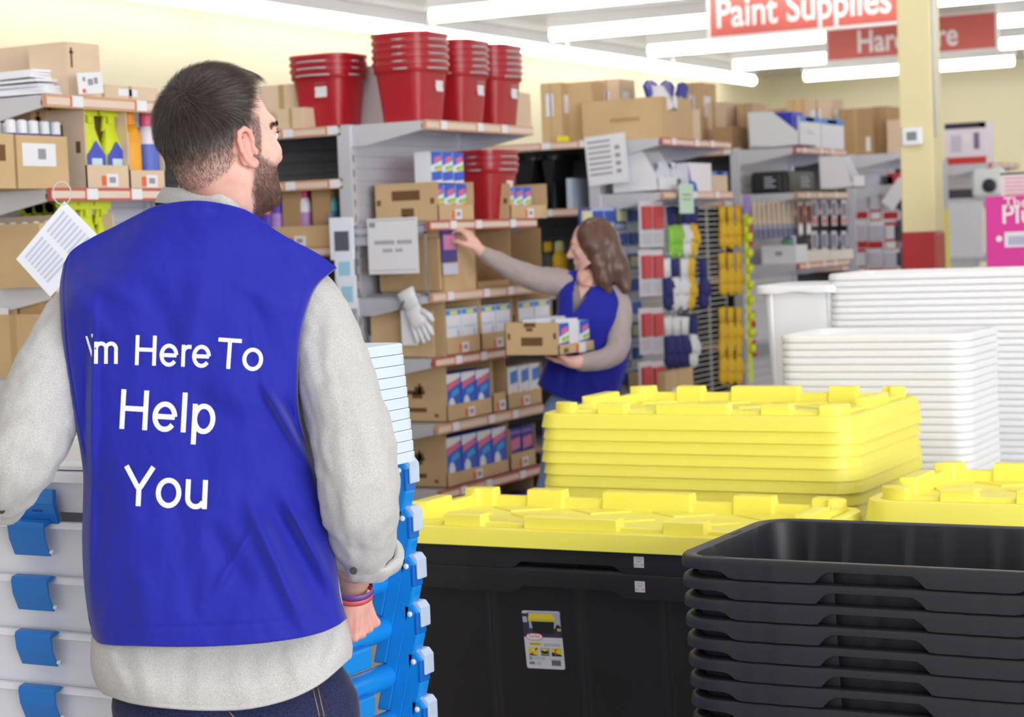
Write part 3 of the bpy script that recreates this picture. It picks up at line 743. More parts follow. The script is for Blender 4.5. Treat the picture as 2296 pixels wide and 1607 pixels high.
beard = sstep(-.006, .010, y-np.interp(z, [-.13, -.08, -.03, .02], [.030, .008, .006, .012]))*sstep(-.006, .008, np.interp(y, [.0, .03, .06, .09, .12], [.03, -.024, -.040, -.046, -.043])-z)*sstep(-.135, -.115, z)
side = sstep(.004, -.004, np.abs(y-.021)-.011)*sstep(-.05, -.04, z)*sstep(.045, .03, z)*(bx > .045)
lips = (np.abs(z+.061) < .008) & (bx < .02) & (y > .085)
beard = np.maximum(beard, side)*(~ear)*(~lips)
red = np.clip(.55*ear + .5*sstep(.012, .0, np.abs(np.linalg.norm(HV-np.array([0, .118, -.033]), axis=1)-.004)) + .35*sstep(.09, .02, np.linalg.norm((HV-np.array([0, -.06, -.11])), axis=1)), 0, 1)
# --- torso core, arms, hands (5 mm field), joined with the head into one body mesh
def armset(): pass
B = SDF((MB0[0]-.50, 2.55, .60), (MB0[0]+.34, 3.42, 1.50), .0045)
sh_l, sh_r = HF(235, 660, 3.10), HF(655, 665, 3.09)
B.ell(HF(440, 760, 3.11), (.140, .080, .20), .03); B.ell(HF(460, 1080, 3.11), (.135, .078, .22), .04); B.ell(HF(490, 1400, 3.11), (.140, .070, .14), .04)
B.cap(HF(464, 600, 3.125), HF(468, 450, 3.108), .050, .046, .02)
B.cap(sh_l, HF(440, 610, 3.12), .040, .050, .03); B.cap(sh_r, HF(470, 610, 3.12), .038, .050, .03)
# right arm of the picture: hanging, hand on the bin handle
RA = [HF(680, 720, 3.12), HF(785, 1040, 3.05), HF(806, 1180, 3.085), HF(800, 1240, 3.16), HF(788, 1310, 3.25)]
B.chain(RA, [.032, .034, .036, .036, .027], .02)
# left arm: out to the left, forearm forward and out of the frame
LA = [HF(195, 720, 3.14), HF(74, 965, 3.07), HF(-14, 1110, 3.10), HF(-120, 1190, 3.28)]
B.chain(LA, [.032, .034, .032, .027], .02)
def add_hand(B, wrist, knuckle, palmdir, side, curl, s=1., fr=None):
    """wrist->knuckle axis a, palmdir = way the palm faces, side = direction from little finger to thumb"""
    w_ = np.array(wrist); k_ = np.array(knuckle); a = (k_-w_)/np.linalg.norm(k_-w_); p = np.array(palmdir, float); p -= a*(p@a); p /= np.linalg.norm(p)
    t = np.cross(a, p)*side
    pl = .088*s
    B.cap(w_, w_+a*.03*s, .024*s, .026*s, .01)
    for i, o in enumerate((-.028, -.010, .010, .028)):
        k = w_+a*(pl-(.006 if i in (0,) else 0))*s/s+t*o*s
        B.cap(w_+a*.02*s+t*o*.6*s, k, .016*s, .0115*s, .012)
        ln = (.058, .072, .078, .070)[i]*s; rr = (.0082, .009, .0095, .0095)[i]*s
        ang = 0; q = k
        for j, fr_ in enumerate((.45, .32, .25)):
            ang += curl[j]; d = a*math.cos(ang)+p*math.sin(ang); q2 = q+d*ln*fr_
            B.cap(q, q2, rr*(1-.08*j), rr*(1-.08*(j+1)), .004); q = q2
    th = w_+a*.022*s+t*.026*s+p*.008*s; t2 = th+(a*.7+t*.6+p*.45)/1.02*.040*s; t3 = t2+(a*.8+p*.6)*.030*s; t4 = t3+(a*.6+p*.8)*.024*s
    B.chain([th, t2, t3, t4], [.0155*s, .0125*s, .0105*s, .0085*s], .006)
    return t
wr = HF(786, 1318, 3.262); kn = HF(806, 1392, 3.285)
RH = SDF(wr-np.array([.09, .09, .17]), wr+np.array([.10, .14, .10]), .0021)
RH.chain([HF(800, 1250, 3.17), wr], [.035, .0265], .01)
rt = add_hand(RH, wr, kn, (-.75, .60, .1), 1, (1.0, 1.25, .8), .96)
ra_ = (kn-wr)/np.linalg.norm(kn-wr); rp_ = np.array([-.75, .6, .1]); rp_ = rp_-ra_*(rp_@ra_); rp_ /= np.linalg.norm(rp_)
for i, o_ in enumerate((-.027, -.010, .0095, .027)):
    kk = wr+ra_*(.080 if i == 0 else .084)+rt*o_; RH.ell(kk-rp_*.007, (.0085, .0085, .0085), .004)
    RH.cap(wr+ra_*.03+rt*o_*.5-rp_*.0165, kk-rp_*.012, .0035, .0045, .006)
for i, o_ in enumerate((-.0185, 0, .0185)):
    RH.cap(wr+ra_*.075+rt*o_-rp_*.021, wr+ra_*.097+rt*o_-rp_*.014, .0035, .0035, .006, sub=True)
wl = HF(-128, 1196, 3.295); add_hand(B, wl, wl+np.array([-.02, .08, -.01]), (.1, 0, -1), 1, (.5, .5, .4))
BV, BF = B.mesh(); BV = smooth_v(BV, BF, 2, .5)
HVw = HO+HV @ HM
RV, RF = RH.mesh(); RV = smooth_v(RV, RF, 1, .4)
V = np.concatenate([HVw, BV, RV]); F = np.concatenate([HFc, BF+len(HVw), RF+len(HVw)+len(BV)])
def bridge(V, A, B_, p):          # knit two overlapping skins together where clothing covers them
    ia = A[np.argsort(((V[A]-p)**2).sum(1))[:1]][0]; q = []
    for f in F[(F == ia).any(1)][:1]: a = list(f)
    ib = B_[np.argsort(((V[B_]-V[ia])**2).sum(1))[0]]; g = list(F[(F == ib).any(1)][0])
    return np.array([[a[0], a[1], g[1], g[0]]])
nh, nb = len(HVw), len(BV)
F = np.concatenate([F, bridge(V, np.arange(nh), np.arange(nh, nh+nb), HF(468, 485, 3.16)), bridge(V, np.arange(nh+nb, len(V)), np.arange(nh, nh+nb), HF(800, 1245, 3.19))])
body = np_mesh('body', V, F, [MSKIN], man, MB0)
attr(body, 'hair', np.concatenate([np.maximum(hm*(.22+.72*fade), beard*.62), np.zeros(len(BV)+len(RV))])); attr(body, 'red', np.concatenate([red, np.full(len(BV)+len(RV), .30)]))

# --- hair: a close volume with tapered edge, and strands
hv_off = (.0025+.0055*sstep(.03, .10, z)+.003*sstep(.0, -.10, y)*sstep(-.05, .03, z))*sstep(.25, .95, hm*sstep(-.02, .045, z-np.interp(y, [-.1, -.03, .02], [-.02, .02, .02]))+.0)
quiff = .014*np.exp(-((y-.060)/.022)**2)*sstep(.055, .085, z)
keepv = (hv_off > .0008)
Vh = HV+HN*(hv_off+quiff*keepv)[:, None]
Vh = Vh + HN*(.0009*np.array([noise.noise(Vector((v[0]*60, v[1]*22, v[2]*40))) for v in HV])*keepv)[:, None]
fm = keepv[HFc].all(1); used = np.unique(HFc[fm]); remap = -np.ones(len(HV), int); remap[used] = np.arange(len(used))
hair = np_mesh('hair', HO+Vh[used] @ HM, remap[HFc[fm]], [HAIRM], man, MB0)
def strands(P, N, flow, ln, wd, seg, lift, m, name, jitter=.25, parent=None, rise=None):
    n = len(P); cur = P.copy(); d = flow+np.random.normal(0, jitter, flow.shape); d -= N*(d*N).sum(1)[:, None]; d /= np.maximum(np.linalg.norm(d, axis=1), 1e-6)[:, None]
    d = d+N*lift[:, None]; d /= np.linalg.norm(d, axis=1)[:, None]
    pts = [cur]; g = np.array([0, 0, 0.])
    for i in range(seg):
        cur = cur+d*(ln/seg)[:, None]; pts.append(cur)
        d = d-N*(lift*1.3/seg)[:, None]; d /= np.linalg.norm(d, axis=1)[:, None]
    side_ = np.cross(d, N)+np.random.normal(0, .5, d.shape); side_ /= np.linalg.norm(side_, axis=1)[:, None]
    V = []; 
    for i, p in enumerate(pts):
        w_ = wd*(1-.8*i/seg); V += [p-side_*w_/2, p+side_*w_/2]
    V = np.stack(V, 1).reshape(-1, 3); k = 2*(seg+1); base = np.arange(n)[:, None]*k
    F = np.concatenate([base+np.array([2*i, 2*i+1, 2*i+3, 2*i+2]) for i in range(seg)], 0)
    return np_mesh(name, HO+V @ HM, F, [m], parent, MB0)
def sample(wt, n):
    area = np.linalg.norm(np.cross(HV[HFc[:, 2]]-HV[HFc[:, 0]], HV[HFc[:, 3]]-HV[HFc[:, 1]]), axis=1)
    pw_ = area*wt[HFc].mean(1); i = np.random.choice(len(HFc), n, p=pw_/pw_.sum()); u = np.random.rand(n, 1); v = np.random.rand(n, 1)
    q = HFc[i]; f = lambda A: A[q[:, 0]]*(1-u)*(1-v)+A[q[:, 1]]*u*(1-v)+A[q[:, 2]]*u*v+A[q[:, 3]]*(1-u)*v
    return f(Vh), f(HN), q[:, 0]
P, N, qi = sample(hm*(.35+.65*fade), 34000)
crown = np.array([.018, -.075, .085])          # the hair turns round a whorl at the crown
rel = P-crown; rad = rel/np.maximum(np.linalg.norm(rel, axis=1), .01)[:, None]
down = np.array([0, -.25, -1.]); fwdt = np.array([.25, 1., .1])
tw = sstep(.03, .07, P[:, 2])[:, None]
flow = rad*.8+(1-tw)*down*1.3+tw*fwdt*np.where(P[:, 1:2] > -.07, 1, -.2)*.9+np.cross(N, rad)*.35
ln_ = (.004+.020*sstep(-.03, .07, P[:, 2])*fade[qi]+.006*fade[qi])*np.random.uniform(.7, 1.15, len(P))*np.clip(hm[qi]+.25, 0, 1)
strands(P, N, flow, ln_, .00044, 4, np.random.uniform(.12, .42, len(P)), STRM, 'hair_strands', .2, hair)
P, N, qi = sample(beard**1.3*(1+1.0*sstep(-.03, -.09, z)), 12000)
P = P-(Vh[qi]-HV[qi])
flow = np.tile(np.array([0, .35, -1.]), (len(P), 1))+.35*np.stack([np.zeros(len(P)), P[:, 1]*0, np.zeros(len(P))], 1)
beard_o = strands(P, N, flow, (.0035+.0055*sstep(-.01, -.09, P[:, 2]))*np.random.uniform(.6, 1.3, len(P)), .0005, 3, np.random.uniform(.35, .8, len(P)), BEARDM, 'beard', .3, man)
# brow and lashes
brw = sstep(.0045, .002, np.abs(z-(.024-.35*np.maximum(0, bx-.045))))*(bx > .014)*(bx < .058)*(y > .05)
P, N, qi = sample(brw+1e-9, 900); P = P-(Vh[qi]-HV[qi])
strands(P, N, np.stack([np.sign(P[:, 0])*1.5, np.zeros(len(P)), np.full(len(P), .1)], 1), np.full(len(P), .008), .0006, 3, np.full(len(P), .35), HAIRM, 'eyebrow', .2, man)
lash = sstep(.003, .001, np.abs(z-.0115))*(bx > .022)*(bx < .046)*(y > .086)
if lash.sum() > 4:
    P, N, qi = sample(lash+1e-12, 160); P = P-(Vh[qi]-HV[qi])
    strands(P, N, np.tile(np.array([0, 1., .1]), (len(P), 1)), np.full(len(P), .009), .0006, 3, np.full(len(P), .9), HAIRM, 'eyelashes', .2, man)
for sx in (-1, 1):
    m = MB(); n = 14
    c_ = hd((sx*.031, .0855, .005)); T = Matrix.Translation(Vector(c_-MB0))
    m.lathe([(.0119*math.sin(math.pi*i/10)+1e-5, .0119*math.cos(math.pi*i/10)) for i in range(11)], n, mat('eye_white', (232, 228, 226), .2), T)
    m.build('eye', man, smooth=True)

# --- vest: sheets laid over the torso from boundary curves (picture outline at the man's distance)
def curve(pts, n=None):
    P = np.array(pts, float)
    d = np.r_[0, np.cumsum(np.linalg.norm(np.diff(P, axis=0), axis=1))]; d /= d[-1]
    def f(t):
        t = np.atleast_1d(t)
        # Catmull-Rom through the points
        k = np.clip(np.searchsorted(d, t, side='right')-1, 0, len(P)-2); u = (t-d[k])/(d[k+1]-d[k]); u = u[:, None]
        p0, p1, p2, p3 = P[np.maximum(k-1, 0)], P[k], P[k+1], P[np.minimum(k+2, len(P)-1)]
        m1 = (p2-p0)*.5; m2 = (p3-p1)*.5
        k0 = np.maximum(k-1, 0); k3 = np.minimum(k+2, len(P)-1)
        m1 = (p2-p0)*((d[k+1]-d[k])/np.maximum(d[k+1]-d[k0], 1e-9))[:, None]; m2 = (p3-p1)*((d[k+1]-d[k])/np.maximum(d[k3]-d[k], 1e-9))[:, None]
        return (2*u**3-3*u**2+1)*p1+(u**3-2*u**2+u)*m1+(-2*u**3+3*u**2)*p2+(u**3-u**2)*m2
    return f
def coons(top, bot, lef, rig, ns, nt):
    s_ = np.linspace(0, 1, ns); t_ = np.linspace(0, 1, nt); Tt, Bb, Ll, Rr = curve(top)(s_), curve(bot)(s_), curve(lef)(t_), curve(rig)(t_)
    s2 = s_[None, :, None]; t2 = t_[:, None, None]
    return (1-t2)*Tt[None]+t2*Bb[None]+(1-s2)*Ll[:, None]+s2*Rr[:, None]-((1-s2)*(1-t2)*Tt[0]+s2*(1-t2)*Tt[-1]+(1-s2)*t2*Bb[0]+s2*t2*Bb[-1]), s_, t_
def folds(px, lst):
    """soft ridges: (x0,y0,x1,y1,width,height in metres), height tapering along the line"""
    D = np.zeros(px.shape[:-1])
    for x0, y0, x1, y1, w_, h_ in lst:
        d = np.array([x1-x0, y1-y0], float); L = np.linalg.norm(d); d /= L; q = px-np.array([x0, y0]); a = (q*d).sum(-1)/L; b = q[..., 0]*-d[1]+q[..., 1]*d[0]
        D += h_*np.exp(-(b/w_)**2)*sstep(-.12, .25, a)*sstep(1.15, .7, a)
    return D
MB_ = MB0
def sheet(G, dep):
    V = np.zeros(G.shape[:2]+(3,))
    for i in range(G.shape[0]):
        for j in range(G.shape[1]): V[i, j] = HF(G[i, j, 0], G[i, j, 1], dep[i, j])
    return V
NS, NT = 150, 190
vtop = [(142, 592), (160, 562), (205, 533), (255, 508), (305, 482), (347, 462), (400, 452), (455, 450), (515, 460), (556, 473), (590, 494), (620, 517), (665, 543), (712, 568), (756, 600)]
vbot = [(207, 1428), (225, 1443), (300, 1448), (430, 1450), (560, 1444), (660, 1432), (720, 1418), (760, 1400), (778, 1386)]
vlef = [(142, 592), (134, 640), (135, 700), (142, 790), (152, 860), (164, 930), (178, 1000), (186, 1060), (186, 1120), (184, 1200), (187, 1290), (196, 1370), (207, 1428)]
vrig = [(756, 600), (712, 640), (690, 690), (674, 760), (669, 850), (672, 930), (688, 990), (712, 1055), (736, 1120), (748, 1200), (758, 1290), (766, 1345), (778, 1386)]
G, s_, t_ = coons(vtop, vbot, vlef, vrig, NS, NT)
w2 = 2*s_[None, :]-1; tt = t_[:, None]
bul = np.sqrt(np.clip(1-np.abs(w2)**2.5, 0, 1)); gv = .30+.70*sstep(0, .17, tt)
neckf = np.exp(-((s_[None, :]-.53)/.27)**2)*(1-sstep(0, .15, tt))*.74
arm0 = 1-sstep(.46, .60, tt); bul = bul*(1-.42*arm0)+.42*arm0
A_ = .120*(1-.10*sstep(.3, .6, tt)*(1-sstep(.65, .95, tt)))
depth = 3.105-A_*bul*np.clip(gv+neckf, 0, 1)
edge = np.minimum(1, np.minimum(s_[None, :], 1-s_[None, :])*14)
fl_ = [(590, 860, 715, 1075, 11, .011), (640, 900, 700, 1010, 14, -.010), (560, 1130, 690, 1420, 20, .010), (600, 1110, 745, 1400, 26, -.008), (640, 1120, 760, 1340, 14, .008), (470, 1180, 560, 1330, 26, -.005), (480, 1330, 570, 1180, 10, .0035), (212, 700, 198, 1440, 9, .006), (190, 800, 182, 1300, 9, -.005),
       (150, 640, 250, 760, 26, .004), (330, 640, 400, 800, 34, -.004), (460, 620, 400, 820, 30, .004), (540, 640, 640, 860, 30, -.004), (640, 560, 700, 640, 16, .004), (300, 1250, 340, 1440, 26, .003), (400, 1100, 430, 1400, 34, -.003), (700, 980, 740, 1110, 10, -.010), (240, 1000, 300, 1200, 40, .003), (420, 880, 560, 960, 30, -.003), (200, 620, 330, 690, 22, .003), (560, 700, 600, 860, 14, .003)]
fd = 2.1*folds(G, fl_)
nz = np.array([[noise.fractal(Vector((G[i, j, 0]*.009, G[i, j, 1]*.006, 3.3)), 1., 2., 4) for j in range(NS)] for i in range(NT)])
depth = depth-(fd+.005*nz)*edge
# stitched bindings: shallow grooves beside the armholes, the hem and the neck
def groove(v, at, w_=.004, d=.0016): return d*np.exp(-((v-at)/w_)**2)
arm = 1-sstep(.50, .62, tt)
depth = depth+(groove(s_[None, :], .035)+groove(s_[None, :], .962))*arm*2.2+groove(tt, .955, .003, .003)+groove(tt, .016, .003, .0012)*np.exp(-((s_[None, :]-.46)/.13)**8)
VB = sheet(G, depth)
GF = G.copy(); depf = 3.105+.118*bul*np.clip(gv, .0, 1)+.0*tt
VFt = sheet(GF, depf)
def grid_faces(nt, ns, off=0, flip=False):
    i, j = np.meshgrid(np.arange(nt-1), np.arange(ns-1), indexing='ij'); a = (i*ns+j).ravel()+off
    Q = np.stack([a, a+1, a+ns+1, a+ns], 1); return Q[:, ::-1] if flip else Q
def shell(name, VB, VF, topclosed, side_from, m, th=.0022, parent=man, neck=None):
    nt, ns = VB.shape[:2]; n = nt*ns; V = np.concatenate([VB.reshape(-1, 3), VF.reshape(-1, 3)])
    F = [grid_faces(nt, ns), grid_faces(nt, ns, n, True)]
    for j in (0, ns-1):
        for i in range(int(nt*side_from), nt-1):
            a = i*ns+j; b = (i+1)*ns+j; F.append(np.array([[a, b, b+n, a+n]]) if j == 0 else np.array([[a, a+n, b+n, b]]))
    if topclosed:
        for j in range(ns-1):
            if neck and neck[0] < j/(ns-1) < neck[1]: continue
            F.append(np.array([[j, j+n, j+1+n, j+1]]))
    o = np_mesh(name, V, np.concatenate(F), [m], parent, MB0)
    md = o.modifiers.new('cloth_thickness', 'SOLIDIFY'); md.thickness = th; md.offset = 1
    return o
vest = shell('vest', VB, VFt, True, .50, VESTM, neck=(.27, .66))
# side pocket edge low on the right
m = MB()
for a, b in (((700, 1138), (737, 1117)),):
    p = [HF(a[0], a[1], 3.052), HF((a[0]+b[0])/2, (a[1]+b[1])/2-1, 3.065), HF(b[0]+4, b[1], 3.10), HF(752, 1200, 3.095), HF(748, 1260, 3.085), HF(716, 1240, 3.05)]
    m.add([tuple(q-MB0) for q in p], [(0, 1, 5), (1, 2, 3), (1, 3, 4, 5)], VESTM)
m.build('pocket', vest)
# lettering printed on the back, following the cloth
bv = BVHTree.FromPolygons([tuple(v) for v in VB.reshape(-1, 3)], [tuple(int(k) for k in f) for f in grid_faces(NT, NS)])
LETM = mat('white_vest_lettering', (236, 236, 242), .6)
CAMH = Vector((0, 0, CAMZ))
def cast(px, py):
    a = Vector(HF(px, py, 3.0)); d = (a-CAMH).normalized(); h = bv.ray_cast(CAMH, d)
    return h[0]-d*.0012 if h[0] else None
GL = {'H': (.72, [[(.125, 0), (.125, .716)], [(.595, 0), (.595, .716)], [(.125, .375), (.595, .375)]]),
      'T': (.61, [[(.02, .674), (.59, .674)], [(.305, 0), (.305, .674)]]), 'l': (.222, [[(.111, 0), (.111, .716)]]),
      'Y': (.64, [[(.055, .716), (.325, .30), (.595, .716)], [(.325, 0), (.325, .32)]])}
def _el(cx, cy, rx, ry, a0, a1, n=22): return [(cx+rx*math.cos(math.radians(a0+(a1-a0)*i/n)), cy+ry*math.sin(math.radians(a0+(a1-a0)*i/n))) for i in range(n+1)]
GL['o'] = (.556, [_el(.278, .262, .205, .228, 0, 360, 36)])
GL['e'] = (.556, [[(.075, .262), (.478, .262)], _el(.275, .262, .203, .228, 2, 322, 34)])
GL['p'] = (.556, [[(.11, -.207), (.11, .523)], _el(.298, .262, .188, .228, -180, 180, 36)])
GL['r'] = (.333, [[(.11, 0), (.11, .523)], [(.11, .30)]+_el(.26, .33, .15, .15, 165, 82, 8)+[(.325, .475)]])
GL['u'] = (.556, [[(.105, .523), (.105, .20)]+_el(.265, .19, .16, .155, 180, 335, 14), [(.445, .523), (.445, 0)]])
GL['m'] = (.833, [[(.11, 0), (.11, .523)]]+[[(x, .36)]+_el(x+.145, .36, .145, .125, 180, 0, 14)+[(x+.29, 0)] for x in (.11, .40)])
def vest_text(body, xl, xr, yb, cap, rot, wt=.092, name='lettering'):
    k = cap/.716; tot = sum(GL[c][0] for c in body)-.12; sx = (xr-xl)/(tot*k); m = MB(); pen = -.07; c_, s__ = math.cos(rot), math.sin(rot)
    def P(a, b):
        a, b = a*k*sx, b*k; q = cast(xl+a*c_+b*s__, yb+a*s__-b*c_)
        return tuple(q-Vector(MB0))
    for ch in body:
        for ln in GL[ch][1]:
            pts = [ln[0]]
            for p, q in zip(ln, ln[1:]):
                n = max(1, int(math.hypot(q[0]-p[0], q[1]-p[1])*k/7)); pts += [(p[0]+(q[0]-p[0])*i/n, p[1]+(q[1]-p[1])*i/n) for i in range(1, n+1)]
            vs = []
            for i, p in enumerate(pts):
                a, b = pts[max(i-1, 0)], pts[min(i+1, len(pts)-1)]
                if ln[0] == ln[-1] or (abs(ln[0][0]-ln[-1][0]) < 1e-6 and abs(ln[0][1]-ln[-1][1]) < 1e-6):
                    if i in (0, len(pts)-1): a, b = pts[-2], pts[1]
                dx, dy = b[0]-a[0], b[1]-a[1]; L = math.hypot(dx, dy) or 1
                # constant visual weight although letters are narrowed
                nx, ny = -dy/L*wt/2/sx**.6, dx/L*wt/2
                vs += [P(pen+p[0]+nx, p[1]+ny), P(pen+p[0]-nx, p[1]-ny)]
            m.add(vs, [(2*i, 2*i+1, 2*i+3, 2*i+2) for i in range(len(pts)-1)], LETM)
        pen += GL[ch][0]
    return m.build(name, vest, smooth=True, fix=False)
# the first word sits in a soft fold: its initial is slanted and narrowed
m = MB(); pl = [cast(*p) for p in ((191.5, 754), (195.5, 753), (206, 786), (205.5, 801))]
m.add([tuple(q-Vector(MB0)) for q in pl], [(0, 1, 2, 3)], LETM)
pl = [cast(*p) for p in ((204, 749), (208.5, 748), (207.5, 756), (205.5, 757))]
m.add([tuple(q-Vector(MB0)) for q in pl], [(0, 1, 2, 3)], LETM); m.build('lettering', vest, fix=False)
vest_text('m', 212, 267, 815, 67, .01)
vest_text('Here', 302, 470, 818, 67, .035); vest_text('To', 490, 586, 825, 68, .07)
vest_text('Help', 267, 478, 961, 89, .055); vest_text('You', 281, 465, 1133, 89, .045)

# --- shirt: tail below the vest, sleeves with rolled cuffs, collar band
shirt_root = None
stop = [(215, 1300), (350, 1320), (490, 1325), (640, 1318), (758, 1290)]
sbot = [(232, 1557), (300, 1578), (400, 1590), (480, 1593), (560, 1589), (650, 1567), (720, 1532), (788, 1474)]
slef = [(215, 1300), (210, 1370), (204, 1440), (203, 1490), (213, 1530), (232, 1557)]
srig = [(758, 1290), (770, 1360), (783, 1410), (791, 1450), (788, 1474)]
G, s_, t_ = coons(stop, sbot, slef, srig, 110, 70)
w2 = 2*s_[None, :]-1; tt = t_[:, None]; bul = np.sqrt(np.clip(1-np.abs(w2)**2.5, 0, 1))
dp = 3.105-(.082+.040*sstep(.40, .85, tt))*bul
nz = np.array([[noise.fractal(Vector((G[i, j, 0]*.011, G[i, j, 1]*.007, 9.1)), 1., 2., 4) for j in range(110)] for i in range(70)])
dp = dp-(.003*nz+folds(G, [(300, 1400, 330, 1580, 22, .005), (420, 1440, 400, 1590, 26, -.003), (640, 1430, 690, 1560, 20, .006), (740, 1400, 700, 1530, 16, -.005), (230, 1440, 300, 1570, 14, .004), (520, 1440, 540, 1590, 30, .003)]))*sstep(.3, .6, tt)*np.minimum(1, np.minimum(s_, 1-s_)*12)+groove(tt, .955, .006, .0012)
shirt = shell('shirt', sheet(G, dp), sheet(G, 3.105+.112*bul+.0*tt), False, 0, SHIRTM)
def sleeve(name, path, parent, wr, seed, cuff=True, mat_=SHIRTM, n=72, steps=110, amp=.0045, sqz=None, off=MB0):
    P = np.array([list(HF(x, y, d))+[r/F_PX*d] for x, y, r, d in path]); f = curve(P); Q = f(np.linspace(0, 1, steps)); V = []
    up = np.array([0, -1., 0]); rings = []; dd = np.gradient(Q[:, :3], axis=0); dd /= np.linalg.norm(dd, axis=1)[:, None]
    for i in range(steps):
        d = dd[i]; a = np.cross(d, up); a /= np.linalg.norm(a); b = np.cross(d, a); th = np.linspace(0, 2*np.pi, n, endpoint=False); R = np.full(n, Q[i, 3])
        u = i/(steps-1)
        for j in range(n):
            c, s_ = math.cos(th[j]), math.sin(th[j])
            q = Vector((c*1.6, s_*1.6, u*7+seed)); q2 = Vector((c*1.1+u*2, s_*1.1, u*12+seed+5))
            R[j] += amp*(noise.fractal(q, 1., 2., 3)*1.2+(1-abs(noise.noise(q2))*2.6)*.55*(.4+.9*math.exp(-((u-wr)/.2)**2)))
        rings.append(Q[i, :3]+np.outer(np.cos(th)*R, a)+np.outer(np.sin(th)*R, b))
    return rings, Q, dd
def close_rings(rings, name, m, parent, off=MB0, th=0.):
    n = len(rings[0]); V = np.concatenate(rings); i, j = np.meshgrid(np.arange(len(rings)-1), np.arange(n), indexing='ij'); a = (i*n+j).ravel(); b = (i*n+(j+1) % n).ravel()
    F = np.stack([a, b, b+n, a+n], 1)[:, ::-1]
    o = np_mesh(name, V, F, [m], parent, off)
    return o
def rolled(rings, Q, dd, h, lift, name, parent, m=SHIRTM, seed=0., flare=None):
    """turned-back cuff: goes back up outside the sleeve end and in again"""
    last = rings[-1]; c = Q[-1, :3]; d = dd[-1]; r0 = last-c; r0 = r0-np.outer(r0 @ d, d); L = np.linalg.norm(r0, axis=1)[:, None]; u = r0/L; n = len(last); out = []
    th = np.linspace(0, 2*np.pi, n, endpoint=False)
    for k, (s_, l_) in enumerate(((-.006, -.004), (.002, -.001), (.004, .35), (.001, .8), (-.25, 1.0), (-.6, 1.05), (-.9, 1.0), (-1.0, .7), (-.98, .35), (-.7, .25))):
        wv = np.array([.0022*math.sin(3*t+seed+k*.3)+.0015*math.sin(7*t+seed) for t in th])[:, None]
        fl_ = (flare(th)[:, None] if flare else 0)
        out.append(last+d*(s_*h if k > 2 else s_)+u*((l_*(lift+fl_) if k > 1 else l_)+wv*min(1, k/3)))
    return close_rings(out, name, m, parent)
rp = [(640, 625, 46, 3.13), (690, 665, 62, 3.12), (722, 725, 76, 3.11), (742, 800, 83, 3.09), (764, 880, 90, 3.07), (784, 960, 93, 3.05), (799, 1040, 93, 3.04), (806, 1110, 88, 3.04), (812, 1165, 82, 3.07), (815, 1215, 74, 3.11), (806, 1248, 62, 3.14)]
rings, Q, dd = sleeve('sleeve', rp, man, .75, 2.)
inner = [rings[-1]+(Q[-1, :3]-rings[-1])*k for k in (.04,)]+[rings[-8]+(Q[-8, :3]-rings[-8])*.10]
sr = close_rings(rings+inner, 'sleeve', SHIRTM, shirt, MB0); sr.parent = shirt; 
FLA = 180
cr = rolled(rings, Q, dd, .040, .006, 'rolled_cuff', sr, seed=1., flare=lambda th: .020*np.exp(-((np.angle(np.exp(1j*(th-math.radians(FLA))))/.6)**2)))
lp = [(215, 645, 46, 3.14), (185, 695, 66, 3.13), (148, 765, 80, 3.11), (116, 845, 89, 3.09), (86, 925, 93, 3.07), (58, 998, 89, 3.05), (34, 1055, 76, 3.05), (10, 1100, 60, 3.08), (-12, 1128, 52, 3.11)]
rings, Q, dd = sleeve('sleeve', lp, man, .7, 11.)
inner = [rings[-1]+(Q[-1, :3]-rings[-1])*.04, rings[-8]+(Q[-8, :3]-rings[-8])*.10]
sl2 = close_rings(rings+inner, 'sleeve', SHIRTM, shirt, MB0)
rolled(rings, Q, dd, .038, .006, 'rolled_cuff', sl2, seed=4.)
X_ = SDF(HF(430, 780, 3.12)-np.array([.24, .12, .40]), HF(465, 1100, 3.12)+np.array([.22, .12, .48]), .008)
X_.ell(HF(432, 800, 3.125), (.194, .075, .20), .03); X_.ell(HF(464, 1040, 3.12), (.182, .080, .24), .05)
a, b = X_.mesh(); np_mesh('shirt_body', smooth_v(a, b, 1), b, [SHIRTM], shirt, MB0)
# collar band
rg = []
for (rx, ry, dy, k) in ((.081, .082, 34, 0), (.078, .081, 20, 0), (.0695, .080, 0, 0), (.068, .0785, -1, 0), (.066, .076, 2, 0), (.068, .076, 30, 0)):
    ring = []
    for t in np.linspace(0, 2*np.pi, 64, endpoint=False):
        xc = 466+math.cos(t)*rx*1464; yy = 427+dy+58*max(0, (xc-452)/125)**2*(1)+7*math.cos(t)+(45*max(0, math.sin(t)) if xc < 600 else 0)
        ring.append(HF(xc, yy, 3.090-.012*max(0, math.cos(t))-.012*math.exp(-((t-5.2)/.5)**2)+math.sin(t)*ry*(1 if math.sin(t) < 0 else .8))*np.array([1, 1, 1]))
    rg.append(np.array(ring))
close_rings(rg, 'collar', SHIRTM, shirt, MB0)
BTN = mat('dark_button', (50, 46, 46), .35)
def button(px, py, d, par):
    p = HF(px, py, d)-MB0; MB().lathe([(.001, -.0008), (.0052, -.0008), (.0058, 0), (.0045, .0012), (.003, .0008), (.001, .0008)], 16, BTN, Matrix.Translation(Vector(p)) @ Matrix.Rotation(math.radians(90), 4, 'X')).build('button', par, smooth=True)
button(793, 1279, 3.05, cr); button(3, 1144, 3.04, sl2)
